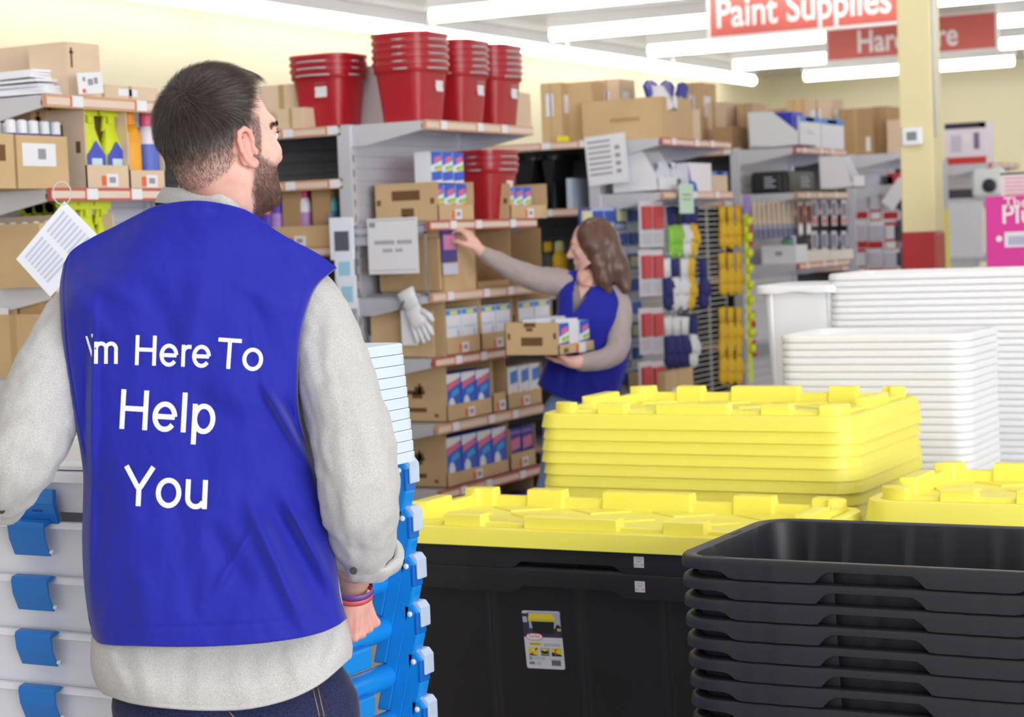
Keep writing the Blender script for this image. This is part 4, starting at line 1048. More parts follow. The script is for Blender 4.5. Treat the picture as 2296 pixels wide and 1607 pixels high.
# wristbands
for (dyy, m_, nm, wdt) in ((0, mat('purple_wristband', (112, 72, 150), .4), 'wristband', .0052), (11, mat('pink_wristband', (214, 92, 96), .4), 'wristband', .0050)):
    c = HF(793-dyy*.1, 1319+dyy, 3.232+dyy*.0006); ax = np.array([-.05, .45, -.88]); ax /= np.linalg.norm(ax)
    a = np.cross(ax, [0, 1, 0]); a /= np.linalg.norm(a); b = np.cross(ax, a); rgs = []
    for (dr, dz) in ((0, -wdt), (.0018, -wdt), (.0018, wdt), (0, wdt), (0, -wdt)):
        rgs.append(np.array([c+ax*dz+(a*.0315+0*b)*math.cos(t)*(1+dr/.0315)+b*.0275*math.sin(t)*(1+dr/.0275) for t in np.linspace(0, 2*np.pi, 40, endpoint=False)]))
    close_rings(rgs, nm, m_, man, MB0)['label'] = ('purple wristband' if dyy == 0 else 'pink wristband')
# --- jeans and shoes
J = SDF((MB0[0]-.40, 2.72, .0), (MB0[0]+.45, 3.50, 1.02), .008)
hipc = HF(524, 1560, 3.12)
J.ell(hipc+np.array([0,0,-.02]), (.198, .100, .14), .03); J.ell(HF(455, 1640, 3.08), (.088, .078, .08), .03); J.ell(HF(610, 1630, 3.08), (.088, .078, .08), .03)
lh, rh = HF(420, 1680, 3.12), HF(650, 1650, 3.12)
kl = np.array([lh[0]+.0, 3.14, .48]); kr = np.array([rh[0]+.01, 3.16, .48]); al = np.array([lh[0]-.02, 3.10, .09]); ar_ = np.array([rh[0]+.03, 3.14, .09])
J.chain([lh, kl, al], [.105, .075, .062], .04); J.chain([rh, kr, ar_], [.105, .075, .062], .04)
JV, JF = J.mesh(); JV = smooth_v(JV, JF, 2); jn = np.array([noise.fractal(Vector(v*9), 1., 2., 3) for v in JV])
jeans = np_mesh('jeans', JV+vnormals(JV, JF)*(jn*.006)[:, None], JF, [JEANM], man, MB0)
STI = mat('tan_jeans_stitching', (158, 124, 84), .7)
jb = BVHTree.FromPolygons([tuple(v) for v in JV+vnormals(JV, JF)*(jn*.006)[:, None]], [tuple(int(k) for k in f) for f in JF])
def jcast(px, py):
    a = Vector(HF(px, py, 3.0)); d = (a-CAMH).normalized(); h = jb.ray_cast(CAMH, d); return (h[0]-d*.0008-Vector(MB0)) if h[0] else None
for pth in (((701, 1542), (708, 1570), (716, 1606)), ((711, 1536), (718, 1566), (727, 1606)), ((779, 1495), (782, 1530), (785, 1560)), ((228, 1560), (236, 1585), (246, 1606)), ((512, 1594), (518, 1600), (524, 1607))):
    q = [jcast(*p) for p in pth]
    if all(q): MB().tube(q, .0009, 6, STI).build('stitching', jeans, smooth=True)
for a, s_ in ((al, 1), (ar_, 1)):
    K = SDF((a[0]-.12, a[1]-.16, -.01), (a[0]+.12, a[1]+.30, .2), .007)
    K.chain([a+np.array([0, -.03, -.02]), (a[0], a[1]+.07, .045), (a[0], a[1]+.17, .035)], [.05, .045, .036], .03); K.ell((a[0], a[1]+.06, .02), (.05, .15, .02), .01)
    KV, KF = K.mesh(); np_mesh('shoe', KV, KF, [mat('brown_leather_shoe', (84, 60, 46), .5)], man, MB0)

# ================================================================ THE WOMAN
WD = 7.92; WB0 = np.array([float(HF(1300, 900, WD)[0]), WD, 0.])
woman = empty('person', yawed(WB0[0], WD), YAW)
tag(woman, 'woman with long brown hair in blue vest, holding a carton, reaching to a shelf', 'person')
WS = .92
WO = HF(1333, 552, WD); WA = math.radians(-84)
wf = np.array([math.sin(WA), math.cos(WA), 0]); wr_ = np.array([math.cos(WA), -math.sin(WA), 0]); wn = math.radians(4); wf, wu = wf*math.cos(wn)-hu*math.sin(wn), hu*math.cos(wn)+wf*math.sin(wn)
WM = np.stack([wr_, wf, wu])
def wh(p): return WO+(np.asarray(p)*WS) @ WM
W = SDF((WB0[0]-.62, WD-.42, .70), (WB0[0]+.30, WD+.3, 1.62), .006)
def w_(x, y, d=0.): return HF(x, y, WD+d)
W.ell(w_(1325, 725), (.11, .07, .16), .03); W.ell(w_(1310, 850), (.11, .07, .13), .04)
W.cap(w_(1333, 640), w_(1330, 590), .055, .045, .04)
W.cap(w_(1280, 655), w_(1330, 645), .036, .042, .03); W.cap(w_(1376, 675), w_(1330, 650), .034, .042, .03)
W.chain([w_(1268, 640, 0), w_(1180, 618, .0), w_(1085, 568, .02), w_(1070, 556, .02)], [.034, .030, .020, .022], .02)
W.chain([w_(1386, 685, -.03), w_(1382, 790, -.12), w_(1300, 812, -.26), w_(1285, 812, -.27)], [.032, .032, .022, .022], .02)
add_hand(W, w_(1071, 557, .02), w_(1048, 522, .03), (-.6, .3, -.6), 1, (.5, .7, .5), .88)
add_hand(W, w_(1288, 812, -.27), w_(1250, 806, -.22), (0, .1, 1), -1, (.15, .2, .1), .88)
WV, WF = W.mesh(); WV = smooth_v(WV, WF, 1)
HVw = WO+(HV*WS) @ WM
V = np.concatenate([HVw, WV]); F = np.concatenate([HFc, WF+len(HVw)]); F = np.concatenate([F, bridge(V, np.arange(len(HVw)), np.arange(len(HVw), len(V)), w_(1332, 610, .03))])
WSKIN = skin_mat('fair_skin', (236, 196, 184), (100, 70, 60), (226, 142, 132))
wb = np_mesh('body', V, F, [WSKIN], woman, WB0); attr(wb, 'hair', np.zeros(len(V)))
lipm = np.exp(-((z+.061)/.006)**2)*(bx < .02)*(y > .085)
attr(wb, 'red', np.concatenate([np.clip(.8*lipm+.3*np.exp(-((bx-.045)/.02)**2-((z+.03)/.02)**2), 0, 1), np.full(len(WV), .15)]))
for sx in (-1, 1):
    MB().lathe([(.0119*math.sin(math.pi*i/8)+1e-5, .0119*math.cos(math.pi*i/8)) for i in range(9)], 12, MATS['eye_white'], Matrix.Translation(Vector(wh((sx*.031, .0855, .005))-WB0))).build('eye', woman, smooth=True)
    P = [wh((sx*q, .103-.35*max(0, q-.03), .026-.3*max(0, q-.045)))-WB0 for q in (.016, .03, .045, .056)]
    MB().tube(P, [.002, .003, .0025, .001], 6, BEARDM).build('eyebrow', woman, smooth=True)
# hair
WHAIR = mat('long_brown_hair', (96, 68, 56), .4, var=(25, .25)); nt = WHAIR.node_tree
Hs = SDF((WB0[0]-.25, WD-.25, 1.15), (WB0[0]+.30, WD+.25, 1.68), .005)
def hq(p): return wh(p)
Hs.ell(hq((0, -.010, .034)), (.085, .092, .086), .01)
for sx in (-1, 1):
    Hs.chain([hq((sx*.066, .02, .06)), hq((sx*.082, .0, .0)), hq((sx*.082, -.012, -.08)), hq((sx*.085, -.02, -.15)), hq((sx*.092, -.035, -.20))], [.030, .030, .032, .030, .016], .03)
Hs.chain([hq((0, -.07, .02)), hq((0, -.080, -.08)), hq((0, -.090, -.15)), hq((0, -.105, -.20))], [.038, .042, .040, .022], .03)
Hs.chain([hq((-.04, -.07, .0)), hq((-.05, -.09, -.1)), hq((-.07, -.11, -.2))], [.035, .038, .02], .03)
Hs.ell(hq((0, .115, -.02)), (.06, .085, .10), .008, sub=True)
GV, GFc = Hs.mesh(); GV = smooth_v(GV, GFc, 1); gn = np.array([noise.fractal(Vector(((v[0]-v[2]*.15)*75, v[1]*75, v[2]*7)), 1., 2., 3) for v in GV])
np_mesh('hair', GV+vnormals(GV, GFc)*(gn*.0028)[:, None], GFc, [WHAIR], woman, WB0)
# sleeves and shirt
TAUPE = mat('taupe_knit_top', (172, 158, 156), .85, sheen=.2, bump=(300, .2))
def wtube(path, name, steps=40): 
    r, Q, dd = sleeve(name, path, woman, .5, 3., mat_=TAUPE, n=40, steps=steps, amp=.003); return close_rings(r, name, TAUPE, wshirt, WB0)
Wt = SDF((WB0[0]-.25, WD-.2, .72), (WB0[0]+.30, WD+.2, 1.36), .008)
Wt.ell(w_(1325, 735), (.135, .095, .16), .03); Wt.ell(w_(1310, 850), (.135, .10, .13), .05); Wt.cap(w_(1278, 652), w_(1382, 672), .052, .05, .05)
a, b = Wt.mesh(); wshirt = np_mesh('knit_top', smooth_v(a, b, 1), b, [TAUPE], woman, WB0)
wtube([(1290, 642, 30, WD+.0), (1250, 634, 32, WD), (1200, 624, 28, WD), (1145, 602, 24, WD+.01), (1105, 580, 19, WD+.02), (1082, 566, 15, WD+.02)], 'sleeve')
wtube([(1372, 650, 26, WD-.01), (1390, 690, 27, WD-.04), (1389, 740, 26, WD-.08), (1383, 785, 26, WD-.13), (1352, 806, 23, WD-.18), (1312, 812, 19, WD-.24), (1296, 814, 17, WD-.26)], 'sleeve', 50)
# vest
a = [(1250, 648), (1258, 620), (1292, 606), (1330, 606), (1368, 618), (1402, 652)]; b = [(1206, 862), (1240, 883), (1300, 900), (1345, 896), (1386, 884)]
c_ = [(1250, 648), (1249, 700), (1235, 780), (1206, 862)]; d_ = [(1402, 652), (1411, 715), (1414, 770), (1402, 830), (1386, 884)]
G, s_, t_ = coons(a, b, c_, d_, 60, 70); w2 = 2*s_[None, :]-1; tt = t_[:, None]; bul = np.sqrt(np.clip(1-np.abs(w2)**2.4, 0, 1))
g2 = .35+.65*sstep(0, .2, tt); bust = .018*np.exp(-((tt-.35)/.16)**2)
fw_ = folds(G, [(1240, 760, 1215, 870, 7, .010), (1275, 760, 1262, 890, 8, -.008), (1320, 840, 1350, 892, 8, .008), (1290, 700, 1290, 900, 5, .004)])
Vf = sheet(G, WD-(.095+bust+.01*tt)*bul*g2-fw_); Vb = sheet(G, WD+.11*bul*g2+.0*tt); vneck = [(1300, 600), (1330, 600), (1345, 618), (1312, 668), (1286, 704), (1284, 660)]
def inpoly(x, y, P):
    r = False; j = len(P)-1
    for i in range(len(P)):
        if (P[i][1] > y) != (P[j][1] > y) and x < (P[j][0]-P[i][0])*(y-P[i][1])/(P[j][1]-P[i][1])+P[i][0]: r = not r
        j = i
    return r
n = 70*60; Vv = np.concatenate([Vf.reshape(-1, 3), Vb.reshape(-1, 3)]); Ff = grid_faces(70, 60); Gc = G.reshape(-1, 2)[Ff].mean(1); keep = np.array([not inpoly(q[0], q[1], vneck) for q in Gc])
Fl = [Ff[keep], grid_faces(70, 60, n, True)]
for j in (0, 59):
    for i in range(28, 69): q = i*60+j; Fl.append(np.array([[q, q+60, q+60+n, q+n]]))
o = np_mesh('vest', Vv, np.concatenate(Fl), [VESTM], woman, WB0); md = o.modifiers.new('cloth_thickness', 'SOLIDIFY'); md.thickness = .003
# bare neckline
MB().add([tuple(w_(x, y, -.052-.03*(y > 640))-WB0) for x, y in ((1302, 606), (1330, 604), (1338, 622), (1318, 650), (1302, 672), (1296, 640))], [(0, 1, 2, 3, 4, 5)], WSKIN).build('neckline', woman)
# jeans
J = SDF((WB0[0]-.35, WD-.3, 0), (WB0[0]+.3, WD+.35, .98), .01)
J.ell(w_(1300, 925), (.13, .085, .12), .03); fa, fb = w_(1268, 930, -.02), w_(1335, 930, .02)
J.chain([fa, (w_(1242, 1100, -.02)), np.array([w_(1225, 1290)[0], WD-.02, .10])], [.088, .062, .05], .04); J.chain([fb, (w_(1335, 1110, .03)), np.array([w_(1340, 1290)[0], WD+.05, .10])], [.088, .062, .05], .04)
a, b = J.mesh(); np_mesh('jeans', smooth_v(a, b, 1), b, [fabric('light_blue_denim', (138, 160, 204), (108, 130, 178), 300, .2)], woman, WB0)
for q in (np.array([w_(1225, 1290)[0], WD-.02, .04]), np.array([w_(1340, 1290)[0], WD+.05, .04])):
    K = SDF(q-np.array([.22, .09, .05]), q+np.array([.1, .09, .12]), .008); K.chain([q+np.array([0, 0, .02]), q+np.array([-.08, 0, 0]), q+np.array([-.15, 0, -.005])], [.045, .04, .032], .02); a, b = K.mesh(); np_mesh('shoe', a, b, [mat('white_canvas_shoe', (220, 220, 220), .6)], woman, WB0)
# ================================================================ MERCHANDISE
def solve_px(px, z, plane, val, axis):
    py = 500.
    for _ in range(8):
        P = onX(px, py, val) if axis == 'X' else onY(px, py, val); D = float((P-np.array([0, 0, CAMZ])) @ _fw); py += (P[2]-z)*F_PX/D
    return P
def atE(px, z, X=XF): return float(solve_px(px, z, None, X, 'X')[1])
def atR(px, z, Y): return float(solve_px(px, z, None, Y, 'Y')[0])
def zE(px, py, X=XF): return float(onX(px, py, X)[2])
def zR(px, py, Y): return float(onY(px, py, Y)[2])
WDS = ['first', 'second', 'third', 'fourth', 'fifth', 'sixth', 'seventh', 'eighth', 'ninth', 'tenth', 'eleventh', 'twelfth']
def fit_box(side, pxl, pxr, z, pyt, inset=.02, k=None):
    """-> origin, rotation, width, height of a box whose front left/right edges and top show at these picture places"""
    if side == 'E':
        X = XF-inset; y0, y1 = atE(pxl, z, X), atE(pxr, z, X); return (X, y0, z+.001), math.pi/2, y1-y0, zE((pxl+pxr)/2, pyt, X)-z
    Y = GY[k]+inset; x0, x1 = atR(pxl, z, Y), atR(pxr, z, Y); return (x0, Y, z+.001), 0, x1-x0, zR((pxl+pxr)/2, pyt, Y)-z
def decal(m, w, d, h, face, u0, v0, u1, v1, mt, e=.0006):
    """a printed patch on a box: f front, l left side, r right side, b back"""
    if face == 'f': m.box(u0*w, u1*w, -e, .0002, v0*h, v1*h, mt)
    elif face == 'l': m.box(-e, .0002, (1-u1)*d, (1-u0)*d, v0*h, v1*h, mt)
    elif face == 'r': m.box(w-.0002, w+e, u0*d, u1*d, v0*h, v1*h, mt)
PRINTS = {
 'plain': [('f', .44, 0, .56, 1, TAPE), ('l', .45, 0, .55, 1, TAPE)],
 'blank': [],
 'arrow': [('f', .1, .55, .16, .9, INK), ('f', .07, .80, .19, .84, INK), ('r', .3, .1, .7, .3, INK)],
 'stamp': [('l', .28, .62, .72, .9, INK), ('l', .42, .16, .62, .40, INK), ('l', .46, .1, .52, .2, INK), ('l', .04, .5, .10, .66, INK), ('l', .88, .5, .94, .66, INK), ('f', .3, .5, .7, .8, INK), ('r', .3, .6, .7, .85, INK)],
 'logo': [('l', .25, .56, .66, .64, INK), ('l', .46, .48, .62, .60, INK), ('l', .50, .62, .64, .72, INK), ('l', .56, .60, .60, .78, INK), ('l', .3, .2, .68, .29, INK), ('l', .18, .1, .24, .17, INK), ('l', .80, .1, .86, .17, INK), ('f', .3, .3, .7, .36, INK)],
 'sticker': [('f', .25, .45, .6, .82, WHITE), ('f', .44, 0, .5, 1, TAPE), ('l', .3, .5, .7, .85, WHITE), ('r', .2, .5, .6, .8, WHITE)],
 'lines': [('f', .32, .42, .72, .5, INK), ('f', .38, .34, .66, .39, INK)],
 'bluetop': [('f', .0, .82, 1, 1, rgbm(60, 130, 220)), ('f', .3, .85, .7, .97, rgbm(236, 224, 80))],
 'redwhite': [('f', .0, .86, 1, 1, rgbm(44, 36, 60)), ('f', .84, .86, 1, 1, rgbm(206, 40, 62)), ('f', 0, 0, 1, .17, rgbm(206, 58, 58)), ('f', .14, .3, .4, .7, rgbm(206, 196, 214)), ('f', .7, .35, .84, .75, rgbm(130, 110, 140)), ('f', .45, .5, .62, .7, rgbm(240, 232, 236))],
}
def box(side, pxl, pxr, z, pyt, depth, label, m=CARD, pr='plain', cat='carton', inset=.02, k=None, grp=None, name='carton', minh=.03):
    loc, rz, w_, h = fit_box(side, pxl, pxr, z, pyt, inset, k); h = max(h, minh)
    b = MB(); b.box(0, w_, 0, depth, 0, h, m)
    for d in PRINTS[pr]: decal(b, w_, depth, h, *d)
    o = b.build(name); put(o, *loc, rz); tag(o, label, cat, grp); return o, loc, rz, w_, h
def place(loc, rz, dx, dy, dz=0):      # a point of a box's own frame -> world
    c, s = math.cos(rz), math.sin(rz); return (loc[0]+dx*c-dy*s, loc[1]+dx*s+dy*c, loc[2]+dz)
def tray(side, pxl, pxr, z, pyt, depth, label, lip=.3, k=None, inset=.02, m=CARD, tagm=True, pr='stamp', front_px=None):
    loc, rz, w_, h = fit_box(side, pxl, pxr, z, pyt, inset, k); t = .004
    r = empty('display_tray', loc, rz); tag(r, label, 'display tray')
    b = MB(); b.box(0, w_, 0, depth, 0, t, m); b.box(0, w_, depth-t, depth, 0, h, m)
    for x in (0, w_-t): b.prism([(0, 0), (depth, 0), (depth, h), (depth*.35, h), (0, h*lip)] if pr == 'plain' else [(0, 0), (depth, 0), (depth, h), (0, h)], x, x+t, 'x', m)
    b.box(0, w_, 0, t, 0, h*lip, m)
    for d in PRINTS[pr]:
        if d[0] == 'l': decal(b, w_, depth, h*.9, *d)
    b.build('box', r)
    if tagm: g = MB(); c = w_*.45; g.box(c, c+.055, -.002, 0, h*lip*.1, h*lip*.1+.04, WHITE); g.box(c-.022, c-.001, -.002, 0, h*lip*.1+.004, h*lip*.1+.034, ORANGE); g.box(c+.012, c+.042, -.0024, -.002, h*lip*.1+.012, h*lip*.1+.03, GREYP); g.build('price_tag', r)
    return loc, rz, w_, h
# ---- packs
def mk_pack(kind, w_, d, h):
    m = MB()
    W_, BL, PK, GR, YE, NV = rgbm(232, 234, 244), rgbm(46, 92, 206), rgbm(226, 110, 140), rgbm(120, 200, 110), rgbm(236, 204, 48), rgbm(40, 44, 140)
    base = {'bluepink': W_, 'white': W_, 'bottle': BL, 'wand': W_, 'purple': NV, 'grey': rgbm(190, 192, 200)}[kind]
    m.box(0, w_, 0, d, 0, h, base)
    def P(pts, mt, e=.0008): m.prism([(x*w_, z*h) for x, z in pts], -e, .0, 'y', mt)
    if kind == 'bluepink': P([(0, .55), (1, .72), (1, 1), (0, 1)], BL); P([(.25, .62), (.9, .74), (.85, .88), (.3, .8)], PK, .0014); P([(.3, .4), (1, .45), (1, .58), (.3, .52)], GR); P([(0, .05), (1, .1), (1, .4), (0, .34)], BL); P([(.55, .36), (.9, .4), (.9, .5), (.55, .48)], YE, .0014)
    if kind == 'white': P([(0, .86), (1, .86), (1, .98), (0, .98)], rgbm(70, 150, 226)); P([(.3, .87), (.75, .87), (.75, .96), (.3, .96)], rgbm(230, 230, 110), .0014); P([(.42, .06), (.72, .06), (.68, .30), (.52, .36)], YE); P([(.75, .1), (.85, .1), (.85, .5), (.75, .5)], rgbm(150, 190, 236)); P([(.1, .55), (.9, .55), (.9, .6), (.1, .6)], rgbm(200, 210, 232))
    if kind == 'bottle': P([(0, .78), (1, .9), (1, 1), (0, 1)], W_); P([(.05, .62), (.95, .78), (.9, .9), (.1, .78)], PK, .0014); P([(.3, .45), (.9, .55), (.8, .68), (.35, .6)], rgbm(60, 160, 230), .0012); P([(.15, .04), (.55, .04), (.55, .36), (.42, .46), (.25, .46), (.15, .36)], W_, .0016)
    if kind == 'wand': P([(.3, .5), (1, .55), (1, .9), (.3, .85)], rgbm(70, 130, 220)); P([(.35, .1), (.75, .1), (.75, .28), (.35, .28)], YE)
    if kind == 'purple': P([(.1, .4), (.9, .45), (.9, .75), (.1, .7)], rgbm(206, 110, 160)); P([(0, .84), (1, .84), (1, .93), (0, .93)], rgbm(120, 100, 190)); P([(.2, .1), (.8, .1), (.8, .3), (.2, .3)], rgbm(200, 200, 226))
    if kind == 'grey': P([(.2, .3), (.8, .3), (.8, .7), (.2, .7)], rgbm(80, 110, 180))
    return m.build('boxed_pack', bevel=.002)
_PK = {}
def packs(kind, loc, rz, w_, depth, h, n, rows, label, grp, x0=.03, dz=.006, dy=.03, cat='pack', gap=.06):
    """n packs side by side, rows deep, standing in a tray"""
    pw_ = (w_-.012)/n*(1-gap); ph = h; pd = min(.085, (depth-dy-.01)/rows)
    key = (kind, round(pw_, 3), round(ph, 3))
    if key not in _PK: _PK[key] = Proto(lambda: mk_pack(kind, pw_, pd*.92, ph))
    for r in range(rows):
        for i in range(n):
            p = place(loc, rz, .006+(w_-.012)/n*(i+gap/2), dy+pd*r, dz)
            _PK[key](p, rz, '%s, %s from left%s' % (label, WDS[i], '' if rows == 1 else (', front' if r == 0 else ', rear')), cat, grp)
# ---- red buckets
def mk_bucket(s=1.):
    r = empty('red_bucket'); W_, H = .272*s, .245*s; base = rrect(W_, W_*.93, .07*s, .04, 6)
    m = MB(); m.loft(rr_rings(base, [(-.036*s, 0), (-.010*s, H-.045*s), (-.004, H-.045*s), (0, H-.04*s), (0, H-.016*s), (.006*s, H-.014*s), (.006*s, H), (-.003, H), (-.012*s, H-.05*s), (-.034*s, .004)]), REDP)
    m.build('tub', r, smooth=True, auto=40)
    b = MB(); T = Matrix.Translation((0, 0, 0))
    b.box(-.028, .028, -.0012, .0, -.026, .026, STICK); b.box(-.022, .022, -.0016, -.0012, .008, .018, rgbm(70, 70, 150)); l = b.build('price_sticker', r); l.location = (.03, -W_*.93/2+.0165*s, H*.62); l.rotation_euler = (math.radians(-7), 0, 0)
    hd_ = MB(); hd_.tube([(-W_/2-.009, 0, H-.03*s)]+[(-(W_/2+.010)*math.cos(a), -(W_*.5+.012)*math.sin(a), H-.03*s-.02*math.sin(a)*0) for a in [math.pi*i/14 for i in range(1, 14)]]+[(W_/2+.009, 0, H-.03*s)], .0035, 6, mat('grey_bail_handle', (190, 186, 192), .3)); hd_.build('bail_handle', r, smooth=True)
    return r
BK = Proto(mk_bucket)
def bucket_stack(x, y, z, n, rz, where, pitch=.029):
    for i in range(n): BK((x, y, z+.001+pitch*i), rz, 'red bucket %s, %s' % (['at the bottom', 'second up', 'third up', 'fourth up', 'fifth up'][i] if i < n-1 else 'on top', where), 'bucket', 'red buckets %s' % where)
Z0 = 1.967
for px, n, wh_, ins in ((925, 5, 'nearest stack on the end shelf', .165), (1019, 5, 'middle stack on the end shelf', .165), (1096, 5, 'farthest stack on the end shelf', .165)):
    bucket_stack(XF-ins, atE(px, 2.05, XF-ins), Z0, n, math.pi/2+(.0 if px < 1000 else .03), wh_, .029 if px < 1000 else .027)
Yb = GY[1]+.17; bucket_stack(atR(741, 2.05, Yb), Yb, Z0, 3, 0, 'behind the man on the long shelf', .028)
bucket_stack(XF-.17, atE(1086, 1.65, XF-.17), 1.568, 3, math.pi/2, 'beside the blue packs on the end shelf', .028)
# ---- top of the second run
o = box('R', 585, 684, Z0, 190, .3, 'large tan carton behind the man\'s face, left of the red buckets', CARD2, 'plain', k=1, inset=.12)
box('R', 622, 684, Z0, 243, .1, 'low tan carton in front of the large one, beside the red buckets', CARD2, 'plain', k=1, inset=.0)
box('R', 806, 866, Z0, 148, .05, 'upright white foam board between two red bucket stacks', mat('white_foam', (234, 234, 236), .7), 'blank', 'foam board', k=1, inset=.3, name='foam_board')
box('E', 1150, 1192, Z0, 208, .2, 'tan carton behind the farthest red buckets', CARD2, 'blank', inset=.25)
# second run, third shelf: bottles between dividers
def mk_bottle(body, cap_, w_=.032, h=.24, label=None):
    r = empty('bottle'); m = MB(); m.lathe([(w_*.8, 0), (w_, .01), (w_, h*.68), (w_*.7, h*.78), (w_*.45, h*.8)], 16, body); m.build('body', r, smooth=True, auto=40)
    m = MB(); m.lathe([(w_*.5, h*.79), (w_*.62, h*.8), (w_*.6, h*.98), (w_*.3, h)], 16, cap_); m.build('cap', r, smooth=True, auto=40)
    if label: m = MB(); m.lathe([(w_*1.01, h*.15), (w_*1.02, h*.16), (w_*1.02, h*.55), (w_*1.01, h*.56)], 16, label, caps=(False, False)); m.build('label', r, smooth=True)
    return r
def bottle(body, cap_, lb, x, y, z, label, w_=.032, h=.24, grp=None, rz=0):
    key = ('b', body.name, cap_.name, round(w_, 3), round(h, 3))
    if key not in _PK: _PK[key] = Proto(lambda: mk_bottle(body, cap_, w_, h, lb))
    return _PK[key]((x, y, z+.001), rz, label, 'bottle', grp)
PURP, PINK, TEAL, ORG, WB_ = rgbm(96, 60, 190), rgbm(200, 40, 110), rgbm(90, 200, 210), rgbm(240, 130, 40), rgbm(226, 222, 232)
zz = z2c; y_ = GY[1]
tb = tray('R', 596, 742, zz, 505, .3, 'long tan tray of spray bottles on the shelf beyond the man\'s beard', lip=.95, k=1, pr='plain')
for px, a, b, c, lab in ((612, ORG, PURP, PURP, 'orange and purple'), (634, PURP, rgbm(60, 60, 70), rgbm(180, 140, 220), 'dark purple'), (694, WB_, PINK, rgbm(180, 130, 190), 'white pink-capped'), (752, TEAL, WB_, rgbm(60, 130, 200), 'turquoise white-capped')):
    for j in range(2): bottle(a, b, c, atR(px, zz+.1, y_+.1), y_+.07+.09*j, zz+.004, '%s bottle on the shelf beyond the man\'s beard%s' % (lab, '' if j == 0 else ', rear one'), .030, .255, 'bottles beyond the beard')
for i, px in enumerate((655, 722)): 
    x = atR(px, zz+.1, y_+.04); o = MB().box(-.045, .045, 0, .25, 0, .235, CARD3).build('carton'); put(o, x, y_+.04, zz+.005); tag(o, ['brown upright divider carton left of the pink-capped bottle', 'brown upright divider carton left of the turquoise bottle'][i], 'carton')
# hanging white card packs on the post
for i, (px, py, s) in enumerate(((766, 535, 1.), (772, 600, .8), (778, 655, .8))):
    p = onY(px, py, GY[1]-.06); r = empty('hanging_pack', tuple(float(c) for c in p), math.radians(18)); tag(r, ['white hanging pack with dark print on the shelf post', 'second hanging pack below the dark printed one', 'lowest hanging pack on the shelf post'][i], 'pack')
    MB().box(-.05*s, .05*s, 0, .012, -.085*s, .085*s, mat('clear_pack_film', (222, 228, 238), .2)).build('card', r, bevel=.003)
    MB().box(-.03*s, .03*s, -.002, 0, -.05*s, .03*s, rgbm(84, 84, 100) if i == 0 else rgbm(150, 196, 220)).build('print', r)

# ================ end shelf 2 (beside the woman)
def stampbox(pxl, pxr, z, pyt, dpt, label, pr='stamp', m=CARD, inset=.02): return box('E', pxl, pxr, z, pyt, dpt, label, m, pr, inset=inset)
l2 = tray('E', 984, 1064, 1.568, 408, .30, 'brown tray of blue packs on the second end shelf, dark print on its side', lip=.42)
packs('bluepink', l2[0], l2[1], l2[2], .3, .13, 3, 1, 'blue and pink pack, lower layer beside the red buckets', 'blue and pink packs under the red buckets', dz=.02)
packs('bluepink', (l2[0][0], l2[0][1], l2[0][2]+.150), l2[1], l2[2]*.95, .3, .125, 3, 1, 'blue and pink pack, upper layer beside the red buckets', 'blue and pink packs under the red buckets')
l3 = tray('E', 1146, 1228, 1.568, 412, .28, 'brown tray of slim packs right of the red buckets', lip=.4)
packs('bluepink', l3[0], l3[1], l3[2]*.75, .26, .12, 3, 1, 'slim pack in the tray right of the red buckets', 'slim packs right of the buckets', dz=.02)
# wire-sided side basket with the paper notice
sx0, sx1 = -4.25, XF-.005
corr = MB(); n_ = 26
for i in range(n_): corr.box(sx0+.02+(sx1-.03-sx0)*i/n_, sx0+.02+(sx1-.03-sx0)*(i+.55)/n_, GY[1]+.11, GY[1]+.125, 1.292, 1.50, CARD)
corr.box(sx0+.02, sx1-.01, GY[1]+.125, GY[1]+.14, 1.287, 1.505, CARD3)
o = corr.build('corrugated_board'); tag(o, 'corrugated tan board behind the paper notice on the end shelf side', 'cardboard')
wr2 = MB(); fy = GY[1]-.014
for z in (1.275, 1.52, 1.555): wr2.box(sx0-.02, sx1, fy, fy+.006, z, z+.010, CHROME)
for x in (sx0-.02, sx1-.006): wr2.box(x, x+.006, fy, fy+.006, 1.275, 1.56, CHROME)
o = wr2.build('wire_side_guard'); tag(o, 'chromed wire guard on the side of the end shelf', 'guard')
def paper(px0, py0, px1, py1, Y, label, lines=(), tilt=0., name='paper_notice', m=WHITE, cat='notice'):
    a = onY(px0, py0, Y); b = onY(px1, py1, Y); w_ = float(b[0]-a[0]); h = float(a[2]-b[2]); c = ((a+b)/2)
    r = empty(name, (float(c[0]), Y, float(c[2]))); r.rotation_euler = (0, tilt, 0); tag(r, label, cat)
    MB().box(-w_/2, w_/2, -.001, .001, -h/2, h/2, m).build('sheet', r)
    if lines:
        g = MB()
        for (u0, v0, u1, v1) in lines: g.box((u0-.5)*w_, (u1-.5)*w_, -.0018, -.001, (v0-.5)*h, (v1-.5)*h, GREYP)
        g.build('print', r)
    return r, w_, h
r, w_, h = paper(823, 491, 940, 612, fy-.006, 'white paper notice clipped to the wire side of the end shelf', ((.04, .84, .16, .93), (.04, .955, .96, .965), (.04, .06, .96, .07)))
g = MB(); [g.box(-w_*.36+w_*.05*q, -w_*.36+w_*.05*q+w_*.034, -.0018, -.001, h*.03, h*.10, GREYP) for q in range(15) if q != 8]; [g.box(-w_*.2+w_*.05*q, -w_*.2+w_*.05*q+w_*.034, -.0018, -.001, -h*.11, -h*.05, GREYP) for q in range(8) if q != 4]; g.build('faint_print', r)
stampbox(992, 1068, 1.283, 512, .28, 'tan carton with a purple pack in front, below the red buckets', 'blank', CARD)
